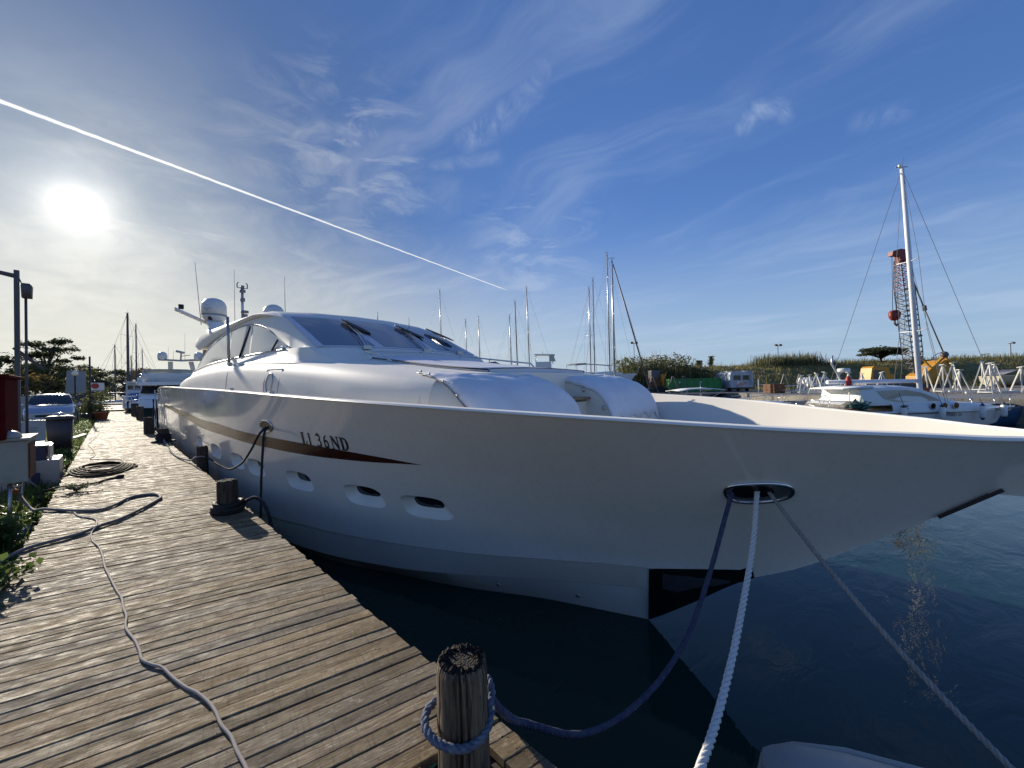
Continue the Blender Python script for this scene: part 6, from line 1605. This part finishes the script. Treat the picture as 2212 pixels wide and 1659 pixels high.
hkb = MB().loft([[hk + RH * x + Vector((0, 0, z)) + FH * y for x, y in ((-w_, -.3), (w_, -.3), (w_, .3), (-w_, .3))] for z, w_ in ((.1, .35), (-.3, .75), (-1.0, .6), (-1.4, .25))]).build('hook_block', M['crane_red'], cr)
MB().tube([hk + Vector((0, 0, -1.3)), hk + Vector((0, 0, -1.9)), hk + RH * .3 + Vector((0, 0, -2.2)), hk + RH * .45 + Vector((0, 0, -1.9))], .14, 6).build('hook', M['mast_dark'], hkb)
gb = cpx(2040, 766)
pd = MB(); pd.cyl(cpx(1951, 553), cpx(1996, 665), .10, seg=6); pd.cyl(cpx(1996, 665), gb, .09, seg=6); pd.cyl(cpx(1996, 660) , cpx(1998, 671), .26, seg=8)
pd.build('pendant', M['mast_dark'], cr)
MB().ell(gb, (.62, .5, .5), 12, 6).build('gantry_sheave', M['mast_dark'], cr)
gt = MB()
for a, c, w_ in (((2041, 768), (1996, 812), .32), ((2042, 768), (2052, 790), .25), ((1985, 768), (2012, 795), .2), ((1985, 768), (1980, 760), .5)): gt.bar(cpx(*a), cpx(*c), w_)
gt.build('gantry', M['crane_yellow'], cr)
MB().tube(smooth([cpx(2040, 760), cpx(2022, 766), cpx(2008, 780)]), .05, 5).build('hose', M['wire'], cr)
def slab_px(name, poly, thick, m, dz=0.): return MB().prism([(0, 0)] * 0 + poly, lambda u, v, w_: cpx(u, v, dz) + FH * w_, thick).build(name, m, cr, bevel=.04)
slab_px('counterweight', [(1992, 828), (1992, 812), (2040, 778), (2056, 775), (2058, 792), (2055, 818), (2024, 818), (2024, 828)], 2.6, M['crane_yellow'])
slab_px('engine_house', [(2024, 829), (2024, 817), (2031, 814), (2032, 829)], 2.9, M['crane_yellow'], -.2)
slab_px('cab_frame', [(1880, 826), (1884, 795), (1888, 791), (1920, 793), (1924, 808), (1934, 809), (1935, 825)], 2.0, M['crane_yellow'])
slab_px('cab_glass', [(1888, 818), (1889, 799), (1911, 800), (1913, 820)], .1, M['car_glass'], -.06)
slab_px('deck_frame', [(1872, 834), (1872, 825), (2050, 829), (2050, 838)], 2.4, M['mast_dark'], .1)
for y in (0, 2.2): slab_px('track', [(1900, 850), (1894, 843), (1900, 836), (2030, 838), (2036, 845), (2030, 852)], .6, M['tyre'], y)

# ---- trees
def tree(label, X, Z, z0, h, rad, nl, size, m, rs, group=None, flat_=1., world_xy=None, gap=.25, name='tree', trunk_h=.45, flatness=.5):
    p0 = Vector((*world_xy, z0)) if world_xy else flat(X, Z, z0)
    root = thing(name, label, 'tree', p0, group=group); R = random.Random(rs)
    tk = MB(); top = p0 + Vector((0, 0, h * .6)); tk.tube([p0, p0.lerp(top, .5) + Vector((.1, .1, 0)), top], [rad * .065, rad * .05, rad * .02], 7)
    cl = []
    for k in range(26):
        a = R.uniform(0, 2 * pi); f = R.uniform(trunk_h, 1.0); q = rad * R.uniform(.25, 1.0) * sqrt(max(.05, 1 - ((f - .62) / .42) ** 2 if f > .62 else 1 - ((.62 - f) / .5) ** 2))
        c = p0 + Vector((q * cos(a), q * sin(a), h * f)); cl.append((c, rad * R.uniform(.20, .40)))
        s_ = p0 + Vector((0, 0, h * min(.58, f * .6))); tk.tube([s_, s_.lerp(c, .55) + Vector((0, 0, .05 * h)), c], [rad * .028, rad * .018, rad * .006], 5)
    tk.build('trunk', M['bark'], root, fix=False)
    def f_(R_):
        c, r_ = R_.choice(cl); v = Vector((R_.gauss(0, 1), R_.gauss(0, 1), R_.gauss(0, .55 * flat_))).normalized() * r_ * R_.random() ** .45
        v.z *= flat_ * .7; return c + v
    leaf_cloud(nl, f_, size, rs + 1, flatness).build('crown', M[m], root, fix=False)
    return root
tree('flat topped acacia standing on the grassy bank left of the crane', (1905 - 1106) / FPX * 80, 80, bank_z(73.5, 80) - .5, 3.2, 4.8, 4200, .26, 'leaf_dark', 61, flat_=.5, trunk_h=.62, flatness=.25)
for k, (X, Z, h) in enumerate(((38.6, 83, 1.9), (43.6, 88, 3.0))):
    p0 = flat(X, Z, bank_z(X, Z) - .2); r_ = thing('cypress', ['small cypress on the bank top behind the camper, left one', 'taller cypress on the bank top behind the camper'][k], 'tree', p0)
    leaf_cloud(500, lambda R: p0 + Vector((R.gauss(0, .25), R.gauss(0, .25), 0)) * (1.1 - .7 * 0) + Vector((0, 0, h * R.random())), .22, 90 + k).build('crown', M['leaf_dark'], r_, fix=False)
    MB().cyl(p0, p0 + Vector((0, 0, h * .8)), .1, .04, 6).build('trunk', M['bark'], r_)

# ---- the shed and the boats ashore behind the yacht
sh = local('boat_shed', 'low brown roofed shed behind the yacht windscreen', 'shed', (1066 - 1106) / FPX * 78, 78, YZ, 6)
MB().box((0, 0, 2.0), (8.6, 6, 4.0)).build('wall', M['wall_pale'], sh)
MB().prism([(-4.9, 3.9), (-1.2, 5.9), (.2, 6.05), (4.6, 3.95), (4.4, 3.8), (.2, 5.75), (-4.7, 3.75)], lambda u, v, w_: Vector((u, -3.4 + w_, v)), 6.8).build('roof', M['roof_brown'], sh)
MB().box((0, -3.02, 4.6), (7.6, .1, 1.3)).build('gable', M['roof_brown'], sh)
def ashore(label, px, ytop, Z, head, L=9.5, z_mast=3.9, m_mast='mast_alu', hullm='boat_white', lean=0., spread=((.45, .9), (.72, .65)), boom=None, r=.10, side=1, ketch=None, name='sailboat_ashore'):
    X = (px - PW / 2) / FPX * Z; zt = at_d(px, ytop, Z).z
    s_ = local(name, label, 'sailboat', X, Z, YZ, head, 'sailing boats standing ashore beyond the yacht')
    o = bpy.data.objects.new('hull_mount', None)
    bpy.data.objects.remove(o)
    hl = hull_loft(L, L * .31, 1.25, 'hull', M[hullm], s_, keel=-.55, sheer=.15, tip=.16)
    hl.location = (-.06 * L * side, 0, 1.55); hl.scale = (side, 1, 1)
    MB().box((-.05 * L * side, 0, .7), (L * .22, .25, 1.4)).build('keel', M['antifoul'], s_)
    b = MB().loft([sect(x * side, hw, 2.75, z1, .15) for x, hw, z1 in ((-.32 * L, .9, 3.15), (-.1 * L, .95, 3.3), (.1 * L, .8, 3.25), (.22 * L, .5, 3.0))], False, False).build('cabin', M['boat_white'], s_)
    for x in (-.25, .2):
        for sg in (-1, 1): MB().cyl((x * L, sg * 1.9, 0), (x * L, sg * 1.1, 1.9), .05, seg=6).build('prop', M['steel_pole'], s_)
    rig(s_, 0, 2.9, zt - YZ, r, M[m_mast], lean, spread, L * .46, L * .48, 1.4, 2.85, boom, .012, side=side)
    return s_
ashore('sailboat mast rising just behind the yacht windscreen top', 956, 626, 70, 25, lean=-.25, spread=((.5, .8),))
ashore('shorter sailboat mast left of the shed', 1009, 690, 84, -15, L=8, lean=-.1)
ashore('sailboat mast behind the brown shed roof', 1038, 685, 84, 30, L=8.5, lean=-.25)
ashore('sailboat with a radar on its mast right of the shed', 1106, 680, 80, -20, lean=-.3)
ashore('brown masted sailboat behind the one with the radar', 1119, 651, 75, 10, m_mast='rust', lean=-.3, spread=((.45, .9),))
ashore('tall single sailboat mast left of the flybridge boat', 1145, 621, 66, 20, L=10, lean=-.35, spread=((.5, 1.0),), m_mast='mast_alu')
s_ = ashore('bright masted sailboat at the left of the tall mast group', 1277, 621, 62, 35, L=9.5, lean=-.12)
ashore('thin dark masted sailboat in the tall mast group', 1285, 601, 68, -20, m_mast='mast_dark', L=10, r=.08)
ashore('white sailboat with the tallest mast standing ashore on props', 1318, 546, 60, 8, L=8.5, m_mast='mast_alu', lean=-.12, spread=((.35, 1.0), (.6, .9), (.8, .7)), boom=(4.2, 3.6, .25, .09))
MB().loft([[Vector((-3.2 + x, y, 4.55 + h)) for y in (-1.2, -.5, .5, 1.2)] for x, h in ((-.9, -.25), (-.3, .0), (.9, .05), (1.3, -.15))], False, False).build('sprayhood', M['canvas_grey'], s_, solid=.03)
b = MB()
for x, y in ((-4.0, -1.1), (-4.0, 1.1), (-2.1, -1.1), (-2.1, 1.1)): b.cyl((x, y, 2.9), (x, y, 4.5), .03, seg=5)
b.build('hood_frame', M['steel_pole'], s_)
# boat afloat with the dark furled foresail
fl = local('moored_sailboat', 'sailboat with a dark furled foresail running from its mast top to the bow', 'sailboat', (1328.5 - 1106) / FPX * 40, 40, 0, 0)
hull_loft(10.5, 3.2, 1.2, 'hull', M['boat_white'], fl, sheer=.15).location = (-.6, 0, 0)
zt = at_d(1327, 559, 40).z
rig(fl, 0, 1.5, zt, .10, M['mast_alu'], -.08, ((.36, .95), (.60, .8), (.80, .6)), 3.9, 5.2, 1.4, 1.3, (2.6, 3.6, .1, .09), .010)
MB().tube([(.05, 0, zt - .55), (1.9, 0, zt * .52), (3.45, 0, 2.25)], [.05, .075, .06], 7).build('furled_sail', M['mast_dark'], fl)
MB().loft([sect(x, hw, 1.3, z1, .15) for x, hw, z1 in ((-3, 1.1, 1.7), (-1, 1.1, 1.85), (1, .9, 1.8), (2.4, .5, 1.5))], False, False).build('cabin', M['boat_white'], fl)
# flybridge boat ashore
fb = local('flybridge_boat', 'white sport fishing boat with a cream clear sided flybridge standing ashore', 'motorboat', (1188 - 1106) / FPX * 60, 60, YZ, -8)
hull_loft(8.5, 3.0, 1.5, 'hull', M['boat_white'], fb).location = (0, 0, .9)
MB().loft([sect(x, hw, 2.3, z1, .2) for x, hw, z1 in ((-2.2, 1.2, 3.9), (-.5, 1.25, 4.0), (.9, 1.1, 3.9), (2.0, .9, 2.9))], False, True).build('cabin', M['boat_white'], fb)
MB().box((-.9, 0, 4.45), (2.3, 2.0, .9)).build('flybridge', M['boat_white'], fb, bevel=.06)
MB().box((-.7, 0, 5.95), (3.0, 2.0, .14), ry=.03).build('canopy', M['boat_white'], fb, bevel=.05)
for x in (-2.0, .5):
    for y in (-.9, .9): MB().cyl((x, y, 4.6), (x - .05, y, 5.9), .04, seg=6).build('canopy_post', M['steel'], fb)
MB().add([(.0, -1.0, 4.9), (.95, -.9, 4.9), (.62, -.95, 5.85), (.0, -1.0, 5.85)], [(0, 1, 2, 3)]).add([(.95, -.9, 4.9), (.95, .9, 4.9), (.62, .9, 5.85), (.62, -.9, 5.85)], [(0, 1, 2, 3)]).build('clear_curtain', M['clear_plastic'], fb)
MB().tube([(-1.0, 0, 6.0), (-1.0, 0, 6.5)], .03, 6).build('aerial', M['mast_dark'], fb)
lb_ = local('grey_boat_ashore', 'low white boat hull ashore between the flybridge boat and the tall masts', 'boat', (1248 - 1106) / FPX * 62, 62, YZ, 10)
hull_loft(7.5, 2.6, 1.2, 'hull', M['boat_white'], lb_).location = (0, 0, 1.9); MB().box((0, 0, .9), (1.6, .3, 1.6)).build('keel_block', M['rust'], lb_)
MB().loft([sect(x, hw, 3.0, z1, .15) for x, hw, z1 in ((-2, .9, 3.5), (0, .9, 3.55), (1.6, .6, 3.3))], False, False).build('cabin', M['boat_white'], lb_)

# ================================================================== FAR END OF THE BOARDWALK
mc = thing('motor_cruiser', 'blue and white flybridge motor cruiser with twin domes moored beyond the yacht stern', 'yacht', (1.0, 46.5, 0), radians(-25), world=False); mc.scale = (.82, .82, .82)
rings = []
for y, hw, zs_ in ((0, .05, 2.35), (.8, .75, 2.3), (2, 1.35, 2.25), (4, 2.0, 2.15), (7, 2.45, 2.05), (12, 2.6, 2.0), (19, 2.5, 2.0)):
    half = [(hw, zs_), (hw * .97, zs_ - .35), (hw * .86, 1.0), (hw * .72, .2), (hw * .3, -.4)]
    sh_ = .9 * (1 - y / 19) if y < 6 else 0
    rings.append([Vector((x, y + (zs_ - z) * .55 * max(0, 1 - y / 5), z)) for x, z in half] + [Vector((-x, y + (zs_ - z) * .55 * max(0, 1 - y / 5), z)) for x, z in reversed(half)])
MB().loft(rings, True, True).build('hull', M['hull_green'], mc)
MB().loft([[Vector((x * 1.015, y, z)) for x, z in ((hw, zs_ - .42), (hw + .02, zs_ + .25), (hw - .15, zs_ + .27), (0, zs_ + .3), (-hw + .15, zs_ + .27), (-hw - .02, zs_ + .25), (-hw, zs_ - .42))] for y, hw, zs_ in ((-.05, .06, 2.35), (.8, .75, 2.3), (2, 1.35, 2.25), (4, 2.0, 2.15), (7, 2.45, 2.05), (12, 2.6, 2.0), (19, 2.5, 2.0))], False, False).build('topsides', M['boat_white'], mc)
MB().loft([[Vector((x, y, z)) for x, z in ((hw, 2.2), (hw * .97, zt_ - .1), (hw * .9, zt_), (-hw * .9, zt_), (-hw * .97, zt_ - .1), (-hw, 2.2))] for y, hw, zt_ in ((5.5, 1.6, 2.5), (6.6, 1.95, 3.3), (8.0, 2.2, 4.3), (17, 2.3, 4.4))]).build('saloon', M['boat_white'], mc)
wsn = MB()
wsn.add([(-1.75, 6.55, 3.36), (1.75, 6.55, 3.36), (1.95, 7.7, 4.22), (-1.95, 7.7, 4.22)], [(0, 1, 2, 3)]); wsn.v = [(x, y - .10, z + .05) for x, y, z in wsn.v]
wsn.build('windscreen', M['dark_glass'], mc)
for sg in (-1, 1):
    for y in (9, 11.2, 13.4): MB().box((sg * 2.29, y, 3.6), (.06, 1.7, .7)).build('saloon_window', M['dark_glass'], mc)
MB().loft([[Vector((x, y, z)) for x, z in ((hw, 4.35), (hw + .05, 4.55), (hw, 4.75), (-hw, 4.75), (-hw - .05, 4.55), (-hw, 4.35))] for y, hw in ((6.6, 1.9), (7.2, 2.4), (8, 2.55), (17, 2.6))]).build('brow', M['boat_white'], mc)
fbm = MB().loft([[Vector((x * k, y - (z - 4.7) * .5 * (1 if y < 9 else 0), z)) for (x, y) in ((2.35, 14), (2.35, 10), (2.2, 8.4), (1.4, 7.7), (0, 7.5), (-1.4, 7.7), (-2.2, 8.4), (-2.35, 10), (-2.35, 14))] for z, k in ((4.72, 1.0), (5.3, 1.03), (5.75, 1.05))], False, False).build('flybridge', M['boat_white'], mc, solid=.08)
MB().loft([[Vector((x * k, y - (z - 4.7) * .3 * (1 if y < 9 else 0), z)) for (x, y) in ((2.35, 13), (2.35, 10), (2.2, 8.4), (1.4, 7.7), (0, 7.5), (-1.4, 7.7), (-2.2, 8.4), (-2.35, 10), (-2.35, 13))] for z, k in ((5.77, 1.04), (6.25, 1.0))], False, False).build('wind_deflector', M['clear_plastic'], mc)
ar = MB()
for sg in (-1, 1): ar.bar((sg * 1.35, 13.2, 5.3), (sg * 1.1, 12.5, 7.45), .5, .2)
ar.loft([[Vector((x, 12.5 + y, 7.5 + z + .12 * (abs(x) / 2.2))) for y, z in ((-.35, 0), (.35, 0), (.3, .22), (-.3, .22))] for x in (-2.3, -1, 0, 1, 2.3)])
ar = ar.build('radar_arch', M['boat_grey'], mc)
for sg in (-1, 1): MB().lathe([(.01, 0), (.42, .0), (.5, .2), (.5, .6), (.42, .85), (.25, 1.0), (.01, 1.05)], (sg * 1.95, 12.5, 7.72), 18).build('dome', M['radome'], ar)
MB().tube([(0, 12.5, 7.6), (.05, 12.5, 8.6)], .08, 8).build('light_mast', M['mast_dark'], ar)
MB().box((-.05, 12.5, 8.75), (.9, .3, .28), rz=.3, ry=.25).build('radar_bar', M['boat_grey'], ar)
MB().bar((.1, 12.5, 8.2), (1.0, 12.5, 8.35), .07).build('horn', M['mast_dark'], ar)
for x, z in ((-1.35, 9.4), (.45, 11.2), (-.8, 9.0)): MB().cyl((x, 12.5, 7.6), (x, 12.6, z), .02, .01, 5).build('aerial', M['wire'], ar)
rl = MB()
for sg in (-1, 1):
    for h in (.95, .5):
        rl.tube([Vector((sg * x, y, z + h)) for x, y, z in ((.02, -.35, 2.2), (.75, .6, 2.3), (1.35, 2, 2.25), (2.0, 4, 2.15), (2.4, 7, 2.1))], .022, 6)
    for x, y, z in ((.3, -.05, 2.3), (.75, .6, 2.3), (1.35, 2, 2.25), (2.0, 4, 2.15), (2.4, 7, 2.1)): rl.cyl((sg * x, y, z + .2), (sg * x, y, z + .95), .02, seg=6)
rl.build('bow_rail', M['steel'], mc)
bfd = MB().ell(Vector((1.35, 50.6, 1.60)), (.36, .36, .40), 14, 8); tag(bfd.build('ball_fender', M['boat_grey'], None), 'grey round ball fender at the step of the far boardwalk', 'fender')
bb2 = thing('blue_cabin_boat', 'blue hulled cabin boat with a white wheelhouse beyond the motor cruiser bow', 'boat', (2.6, 80, 0), radians(-4), world=False)
rings = []
for y, hw, zs_ in ((0, .05, 2.9), (1.2, .9, 2.75), (3, 1.5, 2.55), (7, 1.9, 2.4), (13, 1.8, 2.4)):
    half = [(hw, zs_), (hw * .9, 1.3), (hw * .6, .1), (.05, -.3)]
    rings.append([Vector((x, y, z)) for x, z in half] + [Vector((-x, y, z)) for x, z in reversed(half)])
MB().loft(rings, True, True).build('hull', M['hull_blue'], bb2)
MB().loft([[Vector((x, y, z)) for x, z in ((1.35, 2.3), (1.3, 4.4), (-1.3, 4.4), (-1.35, 2.3))] for y in (4.2, 9.5)], True, True, False).build('wheelhouse', M['boat_white'], bb2)
MB().loft([[Vector((x, y, z)) for x, z in ((1.6, 4.42), (1.5, 4.62), (-1.5, 4.62), (-1.6, 4.42))] for y in (3.6, 10)], True, True, False).build('roof', M['boat_white'], bb2)
for x in (-.8, 0, .8): MB().box((x, 4.17, 3.7), (.62, .06, .7)).build('window', M['dark_glass'], bb2)
MB().lathe([(.01, 0), (.4, .0), (.45, .3), (.35, .7), (.01, .8)], (.3, 6, 4.65), 14).build('dome', M['radome'], bb2)
MB().tube([(1.3, .6, 3.3), (.02, -.4, 3.5), (-1.3, .6, 3.3)], .04, 6).build('bow_rail', M['steel'], bb2)
def far_mast(label, px, ytop, t, ybase=850, r=.13, spread=((.45, 1.0), (.7, .8)), hullm='boat_white', m='mast_dark'):
    u = (px - PW / 2) / FPX; n = t * (FH.x + RH.x * u) / (FH.y + RH.y * u); depth = t * FH.y + n * FH.x
    zt = at_d(px, ytop, depth).z
    s_ = thing('sailing_boat', label, 'sailboat', (n, t, 0), -YAW + radians(20), 'sailing boats moored at the far end of the boardwalk', world=False)
    hull_loft(11, 3.3, 1.5, 'hull', M[hullm], s_); rig(s_, 0, 1.6, zt, r, M[m], 0, spread, 5, 5, 1.4, 1.6, (2.9, 4, .1, .12), .016)
far_mast('sailing boat with the thick tall dark mast beyond the blue cabin boat', 277, 676, 100, r=.20, spread=((.42, 1.8), (.74, 1.9)))
far_mast('sailing boat with a slim mast right of the thick tall mast', 295, 700, 104, r=.12, spread=((.40, 1.0), (.62, 1.0)))
far_mast('sailing boat with a short mast left of the thick tall mast', 249, 745, 106, r=.11, spread=((.3, 1.2),))
far_mast('sailing boat with a low mast just right of the thick tall mast', 284, 768, 108, r=.10)
far_mast('sailing boat with a leaning low mast nearest the motor cruiser', 308, 755, 110, r=.08)

tree('big feathery dark tree behind the parked car', 0, 0, 1.2, 7.2, 2.9, 7600, .13, 'leaf_dark', 101, 'trees on the left shore', .8, (-4.5, 61), trunk_h=.30)
tree('dense low dark tree under the big feathery tree', 0, 0, 1.2, 4.6, 2.6, 4200, .17, 'leaf_olive', 103, 'trees on the left shore', 1., (-4.3, 57), trunk_h=.15)
tree('round dark tree at the left edge behind the lighting pole', 0, 0, 1.2, 5.0, 3.4, 4800, .19, 'leaf_dark', 105, 'trees on the left shore', 1., (-7.9, 60), trunk_h=.15)
tree('golden autumn bush at the left edge behind the red cabinet', 0, 0, 1.2, 3.2, 2.6, 2600, .15, 'leaf_gold', 107, 'trees on the left shore', 1., (-5.6, 49), trunk_h=.1)
tree('smaller tree right of the big feathery tree behind the sign', 0, 0, 1.2, 5.6, 3.2, 4200, .18, 'leaf_dark', 109, 'trees on the left shore', .9, (-3.2, 84), trunk_h=.25)
tree('far olive green tree above the boardwalk end', 0, 0, 1.2, 6.6, 4.6, 4200, .26, 'leaf_olive', 111, 'trees on the left shore', 1., (2.5, 128), trunk_h=.15)
tree('far golden green tree beside the blue cabin boat', 0, 0, 1.2, 7.0, 5.0, 4200, .28, 'leaf_gold', 113, 'trees on the left shore', 1., (6.5, 124), trunk_h=.15)
tree('far dark tree left of the boardwalk end', 0, 0, 1.2, 5.0, 3.6, 3600, .26, 'leaf_dark', 115, 'trees on the left shore', 1., (-3.0, 112), trunk_h=.12)
tree('low bushes at the left of the far boardwalk', 0, 0, 1.2, 3.0, 2.6, 2600, .16, 'leaf_olive', 117, 'trees on the left shore', 1., (-2.6, 70), trunk_h=.08, name='bush')
lw = MB(); lw.box((-6.0, 47, 1.9), (7.0, .2, 1.7)); tag(lw.build('low_wall', M['wall_pale'], None), 'low pale wall behind the parked car', 'wall')
